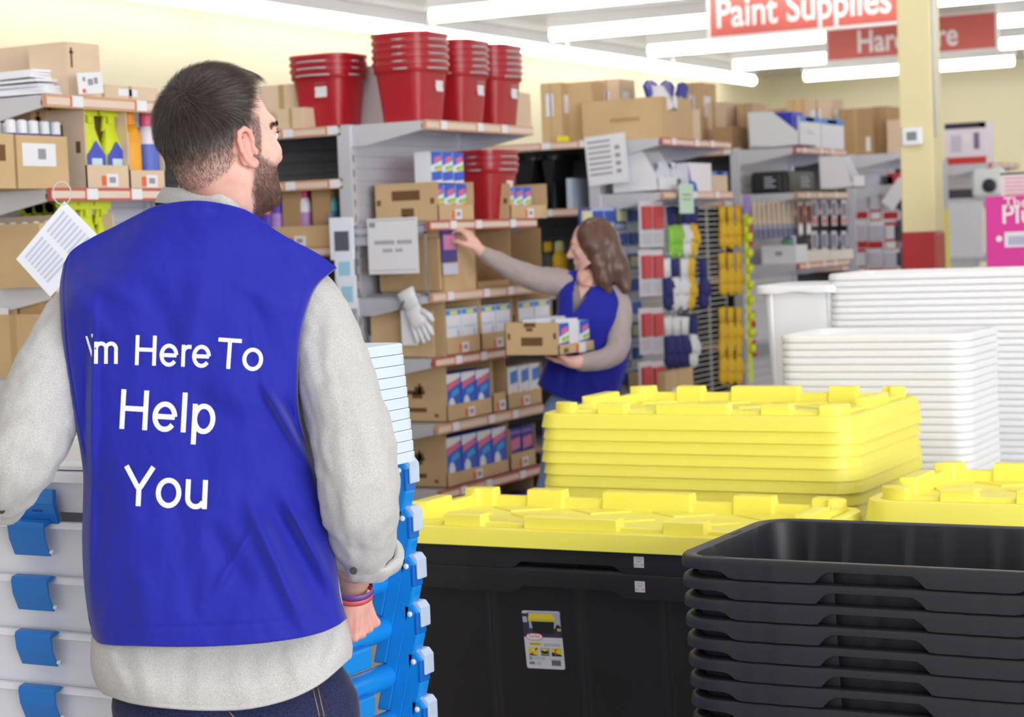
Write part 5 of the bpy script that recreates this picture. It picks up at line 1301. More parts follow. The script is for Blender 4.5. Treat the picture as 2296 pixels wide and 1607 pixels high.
o = MB().box(0, .12, -.006, 0, 0, .15, rgbm(70, 62, 140)).box(.01, .11, -.008, -.006, .05, .11, rgbm(206, 130, 170)).box(.0, .12, -.007, -.006, -.05, -.005, rgbm(206, 206, 226)).build('hanging_pack'); put(o, XF-.012, atE(996, 1.4), 1.283+.12, math.pi/2); tag(o, 'purple and pink pack the woman is reaching for', 'pack')
ob = [tray('E', 1070, 1146, 1.283, 510, .30, 'empty open brown box right of the reaching hand', lip=.12, tagm=False, m=CARD3), tray('E', 1146, 1216, 1.283, 512, .30, 'empty open brown box at the right end of the reached shelf', lip=.30, m=CARD3)]
# shelf 4
stampbox(1000, 1003, 1.023, 670, .27, 'tan carton side behind the hanging white glove', 'blank')
ta = tray('E', 1002, 1078, 1.023, 660, .30, 'tan tray of white packs, left one on the fourth end shelf', lip=.30)
packs('white', ta[0], ta[1], ta[2], .3, .175, 2, 1, 'blue-topped white pack, left tray above the dark-printed cartons', 'white packs with blue tops', dz=.012, dy=.006)
tc_ = tray('E', 1081, 1152, 1.023, 655, .30, 'tan tray of white packs, middle one on the fourth end shelf', lip=.30)
packs('white', tc_[0], tc_[1], tc_[2], .3, .175, 2, 1, 'blue-topped white pack, middle tray, left of the held carton', 'white packs with blue tops', dz=.012, dy=.006)
td = tray('E', 1165, 1240, 1.023, 655, .30, 'tan tray of white packs behind the held carton', lip=.30)
packs('white', td[0], td[1], td[2], .3, .175, 2, 1, 'blue-topped white pack just above the held carton', 'white packs with blue tops', dz=.012, dy=.006)
# shelf 5
te = tray('E', 1004, 1105, .755, 815, .30, 'brown printed tray of blue bottle packs on the fifth end shelf', lip=.30, pr='logo')
packs('bottle', te[0], te[1], te[2], .3, .18, 3, 1, 'blue bottle-print pack, second lowest visible shelf', 'blue bottle packs', dz=.012, dy=.006)
tf = tray('E', 1107, 1136, .755, 800, .28, 'narrow open brown box on the fifth end shelf', lip=.35)
tg = tray('E', 1140, 1216, .755, 815, .28, 'tan tray of white and yellow packs on the fifth end shelf', lip=.35)
packs('wand', tg[0], tg[1], tg[2], .3, .15, 3, 1, 'white pack with yellow mark on the fifth end shelf', 'white and yellow packs', dz=.03, dy=.006)
# shelf 6
th = tray('E', 1004, 1142, .49, 960, .30, 'brown printed tray of blue bottle packs on the sixth end shelf', lip=.26, pr='logo')
packs('bottle', th[0], th[1], th[2], .3, .19, 4, 1, 'blue bottle-print pack, lowest row of blue packs', 'blue bottle packs', dz=.010, dy=.006)
ti = tray('E', 1146, 1202, .49, 955, .28, 'tan tray of purple packs on the sixth end shelf', lip=.4)
packs('purple', ti[0], ti[1], ti[2], .3, .16, 2, 1, 'purple pack on the sixth end shelf', 'purple packs on the sixth shelf', dz=.02, dy=.006)
tj = tray('E', 1080, 1200, .16, 1075, .30, 'tray on the lowest end shelf just above the yellow lid', lip=.3)
packs('purple', tj[0], tj[1], tj[2], .3, .2, 4, 1, 'pale purple pack on the lowest end shelf', 'packs on the lowest shelf', dz=.02, dy=.006)

# ---- gloves
def mk_glove(body, cuff, flip=1, thin=False):
    r = empty('glove'); m = MB(); E_ = .011
    m.loft([[(x*.030+0, y*.011, z) for x, y in [(math.cos(a), math.sin(a)) for a in [2*math.pi*i/12 for i in range(12)]]] if False else [(math.cos(2*math.pi*i/12)*wx, math.sin(2*math.pi*i/12)*wy, z) for i in range(12)] for wx, wy, z in ((.036, .012, -.09), (.040, .015, -.12), (.042, .016, -.15), (.040, .014, -.165))], body)
    for i, x in enumerate((-.030, -.010, .010, .030)): m.tube([(x, 0, -.155), (x*1.1, .002, -.19), (x*1.2, .0, -.215-(.012 if i in (1, 2) else 0))], [.0105, .0105, .008], 8, body)
    m.tube([(.034*flip, 0, -.115), (.055*flip, 0, -.145), (.060*flip, 0, -.17)], [.013, .012, .009], 8, body)
    m.build('hand', r, smooth=True)
    m = MB(); m.loft([[(math.cos(2*math.pi*i/12)*wx, math.sin(2*math.pi*i/12)*wy, z) for i in range(12)] for wx, wy, z in ((.040, .014, -.015), (.036, .012, -.05), (.034, .012, -.09))], cuff); m.build('cuff', r, smooth=True)
    return r
GC = {'white': rgbm(226, 226, 232, .8), 'navy': rgbm(40, 42, 110, .8), 'yellow': rgbm(222, 178, 34, .7), 'green': rgbm(140, 200, 70, .7), 'lime': rgbm(206, 222, 50, .6), 'black': rgbm(40, 40, 46, .7)}
GLV = {}
def glove(body, cuff, x, y, z, label, rz=math.pi/2, tilt=0., s=1., grp='work gloves on hooks'):
    k = (body, cuff)
    if k not in GLV: GLV[k] = Proto(lambda: mk_glove(GC[body], GC[cuff]))
    o = GLV[k]((x, y, z), rz, label, 'glove', grp); o.rotation_euler = (0, 0, rz) if not tilt else (0, tilt, rz); o.scale = (s, s, s); return o
# white glove and clear pack hanging at the corner of end shelf 2
p = onY(905, 655, GY[1]-.03); o = glove('white', 'white', float(p[0]), GY[1]-.03, float(p[2])+.02, 'white glove hanging from a clip at the corner of the end shelf', 0, math.radians(-24), 1.05, None)
p2 = onY(918, 735, GY[1]-.012); o = MB().box(-.035, .035, -.006, .006, -.07, .07, WHITE).build('hanging_card', bevel=.002); put(o, float(p2[0]), GY[1]-.012, float(p2[2])); tag(o, 'white card pack hanging under the white glove', 'pack')
stb = MB().box(-4.24, XF-.02, GY[1]+.04, GY[1]+.05, 1.03, 1.21, CARD).build('cardboard_side'); tag(stb, 'plain tan cardboard side behind the white glove', 'cardboard')
m = MB(); m.tube([(XF-.1, fy, 1.27), (XF-.1, fy-.03, 1.255), (XF-.11, fy-.05, 1.225)], .004, 6, rgbm(70, 70, 80)); o = m.build('binder_clip', smooth=True); tag(o, 'dark clip holding the white glove', 'clip')
r = MB(); r.loft(rr_rings(rrect(.12, .06, .02, .02, 5), [(-.0, 0), (.006, .05), (.010, .09), (.006, .09), (-.004, .005)]), rgbm(216, 216, 230)); o = r.build('white_basket', smooth=True, auto=40); p = onY(852, 745, GY[1]+.06); put(o, float(p[0]), GY[1]+.10, 1.024); tag(o, 'small white slotted basket on the end shelf beside the man\'s sleeve', 'basket')

# ---- carton the woman holds
cz0 = float(HF(1253, 797, WD-.36)[2]); cz1 = float(HF(1253, 722, WD-.36)[2]); pc = H2W(HF(1253, 760, WD-.38)); cxx, cyy = float(pc[0]), float(pc[1])
hb = empty('display_tray', (cxx, cyy, cz0), math.pi/2); tag(hb, 'brown carton tray of blue packs held by the woman', 'display tray')
HWd, HDp, HH = .40, .235, cz1-cz0
b = MB(); b.box(0, HWd, 0, HDp, 0, .004, CARD); b.box(0, .004, 0, HDp, 0, HH, CARD); b.box(HWd-.004, HWd, 0, HDp, 0, HH, CARD); b.box(0, HWd, HDp-.004, HDp, 0, HH, CARD); b.box(0, HWd, 0, .004, 0, HH*.32, CARD); b.box(HWd*.8, HWd, 0, .004, 0, HH, CARD)
for d in (('l', .3, .3, .7, .56, INK), ('l', .36, .86, .58, 1.0, INK), ('l', .4, .74, .52, .84, INK), ('l', .05, .5, .10, .68, INK), ('l', .90, .5, .95, .68, INK), ('f', .1, .06, .2, .2, INK)): decal(b, HWd, HDp, HH, *d)
b.build('box', hb); g = MB(); g.box(.17, .23, -.003, -.001, .0, .04, WHITE); g.box(.15, .168, -.003, -.001, .004, .034, ORANGE); g.build('price_tag', hb)
PKH = Proto(lambda: mk_pack('bluepink', .088, .07, HH*.92)); PKW = Proto(lambda: mk_pack('grey', .07, .07, HH*.98))
for i in range(2): PKH(place((cxx, cyy, cz0), math.pi/2, .012+.185*i, .006, .005), math.pi/2, 'blue and green pack in the held carton, %s one' % ('left' if i == 0 else 'right'), 'pack', 'packs in the held carton')
o = MB().box(0, .075, 0, .06, 0, HH*1.02, WHITE).build('boxed_pack'); put(o, *place((cxx, cyy, cz0), math.pi/2, .108, .006, .005), math.pi/2); tag(o, 'plain white pack between the two blue ones in the held carton', 'pack')
for i in range(2): o = MB().box(0, .15, 0, .06, 0, HH*1.06, rgbm(224, 224, 236)).build('boxed_pack'); put(o, *place((cxx, cyy, cz0), math.pi/2, .01+.16*i, .10, .005), math.pi/2); tag(o, 'pale pack at the back of the held carton, %s' % ('nearer the camera' if i == 0 else 'nearer the woman\'s elbow'), 'pack')

# ================ end shelf 1 (far left)
box('E', 155, 228, Z0, 98, .15, 'large brown carton on top of the far left end shelf, front one', CARD2, 'arrow', inset=.06)
o, *_ = box('E', 155, 228, Z0, 98, .5, 'second large brown carton at the very left edge on the top shelf', CARD2, 'blank', inset=.215)
box('E', 236, 356, Z0, 194, .22, 'low tan carton behind the man\'s head on the far left shelf', CARD2, 'sticker', inset=.12)
zz = Z0
fold = MB()
for i in range(9):
    T = Matrix.Translation((random.uniform(-.012, .012), random.uniform(-.02, .02), .010*i)) @ Matrix.Rotation(random.uniform(-.12, .12), 4, 'Z') @ Matrix.Rotation(random.uniform(-.05, .05), 4, 'X')
    o = MB().box(-.20+i*.006, .05-.004*i, -.09, .09, 0, .008, mat('white_poly_bag', (238, 238, 246), .3)).build('folded_bag'); o.matrix_world = Matrix.Translation((XF-.14, atE(110, 2.02, XF-.14)+.0, zz+.004)) @ T; tag(o, 'white folded bag in the far left top shelf pile, %s from the bottom' % WDS[i], 'bag', 'white folded bags in a pile')
def sign_on_X(px0, py0, px1, py1, X, label, lines=(), orange=None, tilt=0, m=WHITE, name='shelf_sign', cat='sign'):
    a = onX(px0, py0, X); b = onX(px1, py1, X); w_ = float(b[1]-a[1]); h = float(a[2]-b[2]); c = (a+b)/2
    r = empty(name, (X, float(c[1]), float(c[2])), math.pi/2); tag(r, label, cat); 
    if tilt: r.rotation_euler = (0, tilt, math.pi/2)
    MB().box(-w_/2, w_/2, -.001, .001, -h/2, h/2, m).build('sheet', r); g = MB(); any_ = False
    for q in lines: g.box((q[0]-.5)*w_, (q[2]-.5)*w_, -.0018, -.001, (q[1]-.5)*h, (q[3]-.5)*h, GREYP); any_ = True
    if orange: q = orange; g.box((q[0]-.5)*w_, (q[2]-.5)*w_, -.0018, -.001, (q[1]-.5)*h, (q[3]-.5)*h, ORANGE); any_ = True
    if any_: g.build('print', r)
    return r
sign_on_X(173, 160, 231, 212, XF+.02, 'white shelf sign leaning against the big carton, far left', ((.4, .4, .6, .7), (.2, .6, .3, .8), (.65, .45, .8, .75)), (.15, .05, .28, .25), math.radians(-5))
z1 = 1.69
o, loc, rz, w_, h = box('E', 42, 156, z1, 305, .24, 'brown carton of blue bottles with a white barcode label, far left', CARD, 'stamp', inset=.0)
b1 = MB(); b1.box(w_*.1, w_*.75, -.002, -.0005, h*.42, h*.85, WHITE); b1.box(w_*.4, w_*.55, -.003, -.002, h*.55, h*.75, GREYP); q = b1.build('barcode_label', o)
BLU = rgbm(40, 50, 160); CAPW = rgbm(226, 230, 240)
for i in range(5):
    for j in range(2): bottle(BLU, CAPW, rgbm(110, 180, 230), XF-.06-.10*j, loc[1]+.045+w_/5*i*1.1, z1+.005, 'blue bottle with a white cap in the far left carton, %s along, %s row' % (WDS[i], 'front' if j == 0 else 'rear'), .026, h+.045, 'blue white-capped bottles in the carton')
box('E', -30, 36, z1, 300, .25, 'brown carton cut off by the left edge of the picture', CARD, 'stamp', inset=.0)
box('E', 78, 196, z1, 234, .16, 'tall brown carton with an arrow behind the blue bottles', CARD3, 'arrow', inset=.17)
# yellow spray bottles
LIME = rgbm(214, 226, 40, .4)
def mk_spray(s=1.):
    r = empty('spray_bottle'); m = MB(); base = rrect(.085*s, .05*s, .022*s, .02, 5)
    m.loft(rr_rings(base, [(-.006, 0), (0, .01), (0, .12*s), (-.014*s, .165*s), (-.020*s, .185*s), (-.020*s, .20*s)]), LIME); m.build('body', r, smooth=True, auto=40)
    m = MB(); m.prism([(-.0425*s, .02), (.0425*s, .02), (.0425*s, .10*s), (.0*s, .145*s), (-.0425*s, .10*s)], -.0262*s, -.0252*s, 'y', rgbm(74, 84, 196)); m.prism([(-.024*s, .03), (.024*s, .03), (.024*s, .09*s), (-.024*s, .09*s)], -.0268*s, -.0262*s, 'y', rgbm(206, 226, 240)); m.build('label', r)
    m = MB(); m.box(-.014*s, .014*s, -.012*s, .012*s, .198*s, .225*s, LIME); m.prism([(-.045*s, .222*s), (.030*s, .222*s), (.030*s, .250*s), (.0, .262*s), (-.050*s, .258*s), (-.056*s, .24*s)], -.012*s, .012*s, 'y', LIME); m.prism([(-.03*s, .222*s), (-.02*s, .222*s), (-.026*s, .18*s), (-.04*s, .175*s)], -.006*s, .006*s, 'y', LIME); m.build('trigger_head', r, bevel=.003)
    return r
SPR = Proto(mk_spray)
ty = tray('E', 196, 292, z1, 246, .3, 'tan tray of lime spray bottles on the far left shelf', lip=.30, m=CARD2)
for i in range(2):
    for j in range(2): SPR(place(ty[0], ty[1], .075+.098*i, .045+.09*j, .006), math.pi/2, 'lime spray bottle in the far left tray, %s, %s' % (['left', 'right'][i], ['front', 'rear'][j]), 'spray bottle', 'lime spray bottles in the tray')
tk = tray('E', 293, 372, z1, 300, .3, 'tan tray of orange and white bottles beside the man\'s head', lip=.34, m=CARD2)
for i, (a, b, c) in enumerate(((rgbm(236, 160, 20), rgbm(236, 150, 20), rgbm(240, 170, 40)), (rgbm(232, 226, 236), rgbm(222, 90, 130), rgbm(90, 110, 200)))):
    for j in range(2): bottle(a, b, c, *place(tk[0], tk[1], .06+.09*i, .045+.09*j)[:2], z1+.006, '%s bottle in the tray beside the man\'s head, %s' % (['orange', 'white pink-capped'][i], ['front', 'rear'][j]), .036, .25, 'bottles beside the man\'s head')
z2 = 1.40
tl = tray('E', 170, 262, z2, 480, .3, 'tray of lime spray bottles behind the man\'s left shoulder', lip=.3, m=CARD2, tagm=False)
for i in range(3): SPR(place(tl[0], tl[1], .05+.075*i, .05, .006), math.pi/2, 'lime spray bottle behind the man\'s left shoulder, %s from the left' % WDS[i], 'spray bottle', 'lime spray bottles behind the shoulder')
Yk = GY[0]+.06
for i in range(5): SPR((atR(20+24*i, z2+.1, Yk+.12), Yk+.22, z2+.003), 0, 'lime spray bottle at the left edge under the second shelf, %s from the left' % WDS[i], 'spray bottle', 'lime spray bottles at the left edge')
o, loc, rz, w_, h = box('E', 95, 122, z2, 500, .2, 'small tan carton beside the hanging paper', CARD, 'blank', inset=.0)
x0, x1 = atR(-20, z2, GY[0]+.012), atR(66, z2, GY[0]+.012); hB = zR(25, 528, GY[0])-z2
b = MB(); b.box(0, x1-x0, 0, .2, 0, hB, CARD)
for j in range(5): b.box(.02, (x1-x0)*.8, -.0008, 0, hB*(.86-.07*j), hB*(.90-.07*j), INK)
b.box(.03, (x1-x0)*.95, -.0008, 0, hB*.12, hB*.26, INK); o = b.build('carton'); put(o, x0, GY[0]+.012, z2+.001); tag(o, 'brown printed carton of capped bottles at the left edge', 'carton')
for i in range(5): bottle(rgbm(70, 60, 150), CAPW, None, x0+.02+i*.045+.01, GY[0]+.04, z2+.006, 'white-capped bottle in the printed carton at the left edge, %s' % WDS[i], .018, hB+.035, 'white-capped bottles at the left edge')
# hanging laminated price sheet, turned on its corner, hung by a ring
p = HF(134, 560, 4.85); W3 = H2W(p); r = empty('hanging_price_sheet', tuple(float(c) for c in W3), YAW+.15); tag(r, 'laminated price sheet hanging by its corner beside the man\'s shoulder', 'notice')
k = 4.85/F_PX; cs = [(-97, 15), (20, 105), (98, -20), (-33, -105)]
cs = [((x-134)*k, -(y-560)*k) for x, y in ((38, 577), (150, 452), (232, 545), (108, 664))]
m = MB(); m.add([(x, 0, z) for x, z in cs]+[(x, .002, z) for x, z in cs], [(0, 1, 2, 3), (7, 6, 5, 4), (0, 4, 5, 1), (1, 5, 6, 2), (2, 6, 7, 3), (3, 7, 4, 0)], mat('laminated_paper', (232, 234, 244), .25)); m.build('sheet', r, bevel=.0)
m = MB(); c0 = np.array(cs)
for j in range(8):
    for half in range(2):
        a = c0[0]*(1-(.12+.09*j))+c0[3]*(.12+.09*j); b_ = c0[1]*(1-(.12+.09*j))+c0[2]*(.12+.09*j); d_ = b_-a
        p0 = a+d_*(.10 if half == 0 else .55); p1 = a+d_*(.46 if half == 0 else .9); nrm = np.array([-d_[1], d_[0]])/np.linalg.norm(d_)*.0030
        m.add([(q[0], -.0006, q[1]) for q in (p0-nrm, p1-nrm, p1+nrm, p0+nrm)], [(0, 1, 2, 3)], rgbm(196, 198, 216))
m.build('print', r)
m = MB(); cx, cz = cs[1]; m.tube([(cx-.005+.022*math.cos(a), 0, cz+.02+.028*math.sin(a)) for a in [2*math.pi*i/20 for i in range(21)]], .0016, 6, mat('clear_plastic_ring', (206, 210, 214), .2)); m.build('ring', r, smooth=True)
z3 = 1.13
for pxa, pxb, pt, lab in ((-20, 44, 680, 'brown carton with print on the third far left shelf'), (52, 98, 672, 'open brown carton next to the orange bottle, far left')):
    x0, x1 = atR(pxa, z3, GY[0]+.012), atR(pxb, z3, GY[0]+.012); hB = zR(30, pt, GY[0])-z3; b = MB(); b.box(0, x1-x0, 0, .22, 0, hB, CARD3 if pxa > 0 else CARD); b.box(.02, (x1-x0)*.85, -.0008, 0, hB*.12, hB*.3, INK); o = b.build('carton'); put(o, x0, GY[0]+.012, z3+.001); tag(o, lab, 'carton')
bottle(rgbm(200, 120, 30), rgbm(50, 50, 150), None, atR(48, z3, GY[0]+.03), GY[0]+.035, z3+.002, 'orange blue-capped bottle on the third far left shelf', .018, .2)
paper(-8, 690, 20, 772, GY[0]-.01, 'white paper tag at the left edge by the brown cartons', tilt=.1)
for i, (a, b_, c) in enumerate(((100, 190, .85), (200, 290, .85), (110, 200, 1.13), (205, 300, 1.13), (110, 230, .5))):
    box('E', a, b_, c, {.85: 885, 1.13: 700, .5: 1080}[c], .26, 'brown carton on the far left end shelf hidden by the man\'s arm, %s' % WDS[i], CARD, 'plain')

# ================ end shelf 3, run 3
for a, b_, t, d, ins, lab, pr, mm in ((1216, 1262, 186, .16, .06, 'tall tan carton with white stickers on the third run', 'sticker', CARD), (1262, 1330, 184, .22, .14, 'wide tan carton behind, on the third run', 'blank', CARD), (1338, 1392, 178, .2, .3, 'small tan carton on top right of the third run', 'sticker', CARD2)):
    box('R', a, b_, 1.967, t, d, lab, mm, pr, k=2, inset=ins)
o = MB().box(-.03, .03, -.02, .02, 0, .03, rgbm(236, 226, 40)).build('yellow_tape_measure', bevel=.006); put(o, atR(1263, 1.97, GY[2]+.03), GY[2]+.03, 1.968); tag(o, 'small bright yellow item on the third run\'s top shelf', 'tape measure')
for i, (a, b_) in enumerate(((1146, 1215), (1205, 1262))): 
    x0, x1 = atR(a, z3b, GY[2]+.1), atR(b_, z3b, GY[2]+.1); t = empty('black_bin', ((x0+x1)/2, GY[2]+.21, z3b)); tag(t, ['black plastic bin right of the red buckets', 'second black plastic bin farther right behind the woman'][i], 'bin'); hB = zR(1200, 345, GY[2])-z3b
    o = tote_mesh(x1-x0-.01, .30, hB, BLACKP, r=.04, step=.03).build('tub', t, smooth=True, auto=35); o.location = (0, 0, hB)
for i, (px, a, b_) in enumerate(((1232, GC['yellow'], rgbm(60, 66, 60)), (1258, rgbm(222, 226, 160), GC['yellow']), (1212, rgbm(60, 66, 60), rgbm(60, 66, 60)))):
    bottle(b_, a, None, atR(px, 1.2, GY[2]+.1), GY[2]+.1, 1.201, ['dark bottle with yellow top behind the woman\'s face', 'yellow bottle with pale top behind the woman\'s face', 'plain dark bottle behind the woman\'s face'][i], .04, .26)
for i, (px) in enumerate((1275, 1278)): box('R', 1262+i*10, 1284, [.8, z3b][i], [640, 400][i], .2, ['tan carton low on the third run', 'grey blue carton at the end of the black bins'][i], [CARD, rgbm(180, 190, 206)][i], 'blank', k=2)
Z3 = 1.958
box('E', 1306, 1452, Z3, 224, .28, 'long tan carton on top of the third end shelf, faint print', CARD, 'lines', inset=-.0, k=None) if False else None
o = MB(); xa, xb = atR(1308, Z3, GY[2]+.05), XF-.01; hB = zR(1380, 224, GY[2]+.05)-Z3; o.box(0, xb-xa, 0, .4, 0, hB, CARD); o.box((xb-xa)*.35, (xb-xa)*.72, -.001, 0, hB*.45, hB*.55, CARD3); o.box(0, xb-xa, 0, .4, hB-.001, hB+.001, CARD2)
o = o.build('carton'); put(o, xa, GY[2]+.05, Z3+.001); tag(o, 'long tan carton on top of the third end shelf, above the paper sign', 'carton')
ts = tray('E', 1482, 1572, Z3, 240, .3, 'open tan carton of blue bags on the third end shelf', lip=.95, m=CARD2, tagm=False)
BAG = mat('blue_printed_bag', (54, 58, 160), .35); LG = rgbm(200, 216, 190)
for i in range(5):
    o = MB().prism([(-.05, 0), (.05, 0), (.055, .13), (0, .15), (-.055, .13)], 0, .018, 'y', BAG).box(-.03, .03, -.001, 0, .03, .07, LG).build('blue_bag'); p = place(ts[0], ts[1], .08+.07*i, .05+.03*(i % 2), .155); put(o, *p, math.pi/2); o.rotation_euler = (math.radians(-12+6*i), math.radians(-10+5*i), math.pi/2); tag(o, 'blue printed bag sticking out of the open carton, %s from the left' % WDS[i], 'bag', 'blue bags in the open carton')
def wedge(pts, Y0, Y1, label, m=WHITE, name='white_display_box', cat='display box'):
    """open magazine-style tray, slanted sides seen from the left: pts in (picture x, picture y) on the plane Y0"""
    P = [onY(x, y, Y0) for x, y in pts]; x0 = float(P[0][0]); z0 = float(min(p[2] for p in P)); r = empty(name, (x0, Y0, z0)); tag(r, label, cat)
    poly = [(float(p[0])-x0, float(p[2])-z0) for p in P]
    MB().prism(poly, 0, .006, 'y', m).build('side_panel', r); MB().prism(poly, Y1-Y0-.006, Y1-Y0, 'y', m).build('side_panel', r)
    xs = [p[0] for p in poly]; zs = [p[1] for p in poly]
    MB().box(min(xs), min(xs)+.006, 0, Y1-Y0, 0, max(zs), m).build('back_panel', r); MB().box(min(xs), max(xs), 0, Y1-Y0, 0, .006, m).build('base', r); MB().box(max(xs)-.006, max(xs), 0, Y1-Y0, 0, .07, m).build('front_lip', r)
    return r, x0, z0, poly
wedge([(1373, 430), (1373, 372), (1405, 340), (1440, 338), (1476, 400), (1476, 428)], GY[2]+.03, GY[2]+.25, 'white wedge-shaped display box on the third end shelf')
p1 = wedge([(1462, 242), (1464, 196), (1478, 190), (1512, 238), (1512, 246)], GY[2]+.12, GY[2]+.16, 'small white wedge panel above the open carton of blue bags')
FILM = mat('clear_bag_film', (222, 226, 238), .15)
for i in range(6):
    s_ = SDF((-.05, -.04, -.01), (.05, .04, .16), .012); 
    o = MB(); o.loft([[(math.cos(a)*wx*(1+.15*math.sin(3*a+i)), math.sin(a)*wy, z) for a in [2*math.pi*j/14 for j in range(14)]] for wx, wy, z in ((.03, .02, 0), (.05, .03, .02), (.055, .032, .07), (.045, .02, .11), (.02, .006, .13), (.03, .004, .155))], FILM); o.box(-.02, .02, -.034, -.030, .03, .07, [rgbm(70, 90, 190), rgbm(210, 150, 160), rgbm(90, 90, 100)][i % 3])
    q = o.build('bagged_item', smooth=True, auto=50); put(q, XF-.10-.05*(i % 2), atE(1482+14*i, 1.75, XF-.1), 1.691, math.pi/2); tag(q, 'clear bagged item on the second shelf of the third end unit, %s from the left' % WDS[i], 'bag', 'clear bagged items')
q, *_ = box('E', 1545, 1596, 1.69, 366, .14, 'white box with a blue wave on the third end unit', rgbm(236, 232, 240), 'blank', 'box', inset=.03, name='white_box')
MB().prism([(0, 0), (.12, 0), (.09, .05), (.03, .06), (.0, .14)], -.0015, -.0004, 'y', rgbm(40, 80, 200)).build('print', q)
box('E', 1598, 1632, 1.69, 385, .1, 'small mixed carton right of the white and blue box', CARD2, 'bluetop', inset=.05)
r, w_, h = paper(1313, 305, 1408, 410, GY[2]-.02, 'large paper sign on the post of the third end shelf', [(.06, .86-.11*i, .62, .90-.11*i) for i in range(7)]+[(.72, .2+.16*i, .84, .28+.16*i) for i in range(4)], tilt=math.radians(-4))
sign_on_X(1522, 412, 1556, 478, XF+.035, 'pale green price card under the third end shelf', ((.2, .6, .8, .66), (.2, .45, .8, .5)), None, 0, rgbm(196, 226, 204))
# hanging goods of end unit 3: blue cards on the back panel
def mk_card(a, b, c, w_=.14, h=.112):
    r = empty('blister_card'); MB().box(-w_/2, w_/2, 0, .003, -h, 0, a).build('card', r)
    m = MB(); m.box(-w_*.34, w_*.34, -.018, 0, -h*.62, -h*.12, b); m.build('blister', r, bevel=.004); MB().box(-w_*.4, w_*.4, -.001, 0, -h*.95, -h*.7, c).build('print', r); return r
LBL = rgbm(196, 212, 240); MBL = rgbm(70, 100, 190); DBL = rgbm(50, 70, 160)
CA = Proto(lambda: mk_card(LBL, MBL, WHITE)); CB = Proto(lambda: mk_card(DBL, rgbm(226, 226, 180), LBL)); n = 0
for r_ in range(9):
    for c in range(5):
        X = -4.19; px = 1318+26*c; y = atE(px, 1.2, X); z = 1.62-.118*r_
        n += 1; (CA if (r_+c) % 3 else CB)((X, y, z), math.pi/2, 'blue hanging card pack behind the woman, %s row down, %s from left' % (WDS[r_], WDS[c]), 'card pack', 'blue card packs behind the woman')
RC = Proto(lambda: mk_card(rgbm(216, 214, 222), rgbm(196, 60, 70), rgbm(190, 190, 204), .15, .23))
for r_, py in enumerate((450, 560, 690, 810)):
    for j in range(2): p = onX(1446+26*j, py, XF-.06); RC((float(p[0]), float(p[1]), float(p[2])), math.pi/2, 'red and white hanging pack right of the woman\'s hair, %s from top, %s' % (WDS[r_], 'left' if j == 0 else 'right'), 'card pack', 'red and white packs on hooks')
def mk_hook():
    m = MB(); m.tube([(0, .17, .0), (0, -.02, 0), (0, -.035, .012)], .003, 6, CHROME); return m.build('peg_hook', smooth=True)
HK = Proto(mk_hook)
rows = ((455, ((1503, 'green', 'navy'), (1518, 'green', 'black'), (1538, 'white', 'navy'), (1556, 'yellow', 'navy'))), (572, ((1492, 'navy', 'white'), (1512, 'white', 'navy'), (1534, 'white', 'white'), (1550, 'yellow', 'yellow'), (1576, 'navy', 'navy'))), (702, ((1495, 'navy', 'white'), (1515, 'navy', 'white'), (1535, 'navy', 'white'), (1556, 'white', 'navy'))))
for r_, (py, gl) in enumerate(rows):
    for i, (px, a, b_) in enumerate(gl):
        p = onX(px, py, XF-.05); glove(a, b_, float(p[0]), float(p[1]), float(p[2]), '%s glove on a hook in row %s of the glove display, %s from the left' % (a, WDS[r_], WDS[i]), math.pi/2, math.radians((-6, 0, 5, 8, 0)[i]), 1.25); HK((float(p[0]), float(p[1]), float(p[2])), math.pi/2, 'chromed peg hook carrying the %s glove of row %s' % (WDS[i], WDS[r_]), 'hook', 'peg hooks')
g = MB(); X = XF-.13; y0, y1 = atE(1545, 1.2, X), atE(1628, 1.2, X)
for i in range(46): z = .3+i*.029; g.box(X, X+.004, y0, y1, z, z+.005, CHROME)
for y in (y0, (y0+y1)/2, (y0+y1)/2+.02, y1): g.box(X-.004, X, y, y+.006, .3, 1.62, CHROME)
o = g.build('wire_grid_panel'); tag(o, 'chromed wire grid between the gloves, mostly bare', 'wire grid')
box('E', 1498, 1560, .3, 828, .2, 'tan carton below the hanging gloves', CARD, 'sticker', inset=.0)
# yellow rubber gloves and the lime strip with red dots, on the near end of unit 4
for r_, py in enumerate((455, 560, 682, 760)):
    for j, px in enumerate((1618, 1637, 1656)): p = onX(px, py, -4.05); glove('yellow', 'yellow', -4.05, float(p[1]), float(p[2]), 'yellow rubber glove, row %s from the top, %s one' % (WDS[r_], ['left', 'middle', 'right'][j]), math.pi/2, math.radians(4*j-3), 1.12, 'yellow rubber gloves')
r = empty('clip_strip', tuple(float(c) for c in onX(1672, 440, -4.02)), math.pi/2); tag(r, 'lime clip strip with red dots right of the yellow rubber gloves', 'clip strip')
MB().box(-.03, .03, 0, .004, -1.05, 0, LIME).build('strip', r); MB().box(-.04, .05, -.006, 0, -.1, .0, rgbm(150, 120, 200)).build('header', r)
for i in range(9): m = MB(); m.lathe([(.001, -.01), (.020, -.008), (.022, .004), (.001, .010)], 14, rgbm(206, 60, 60)); o = m.build('red_dot', r, smooth=True); o.location = (.045, -.01, -.15-.055*i-(.3 if i > 3 else 0)); o.rotation_euler = (math.pi/2, 0, 0)
for i in range(9): m = MB(); m.lathe([(.001, -.02), (.026, -.012), (.026, .012), (.001, .02)], 12, LIME); o = m.build('lime_pod', r, smooth=True); o.location = (.0, -.014, -.14-.09*i); o.rotation_euler = (math.pi/2, 0, 0)

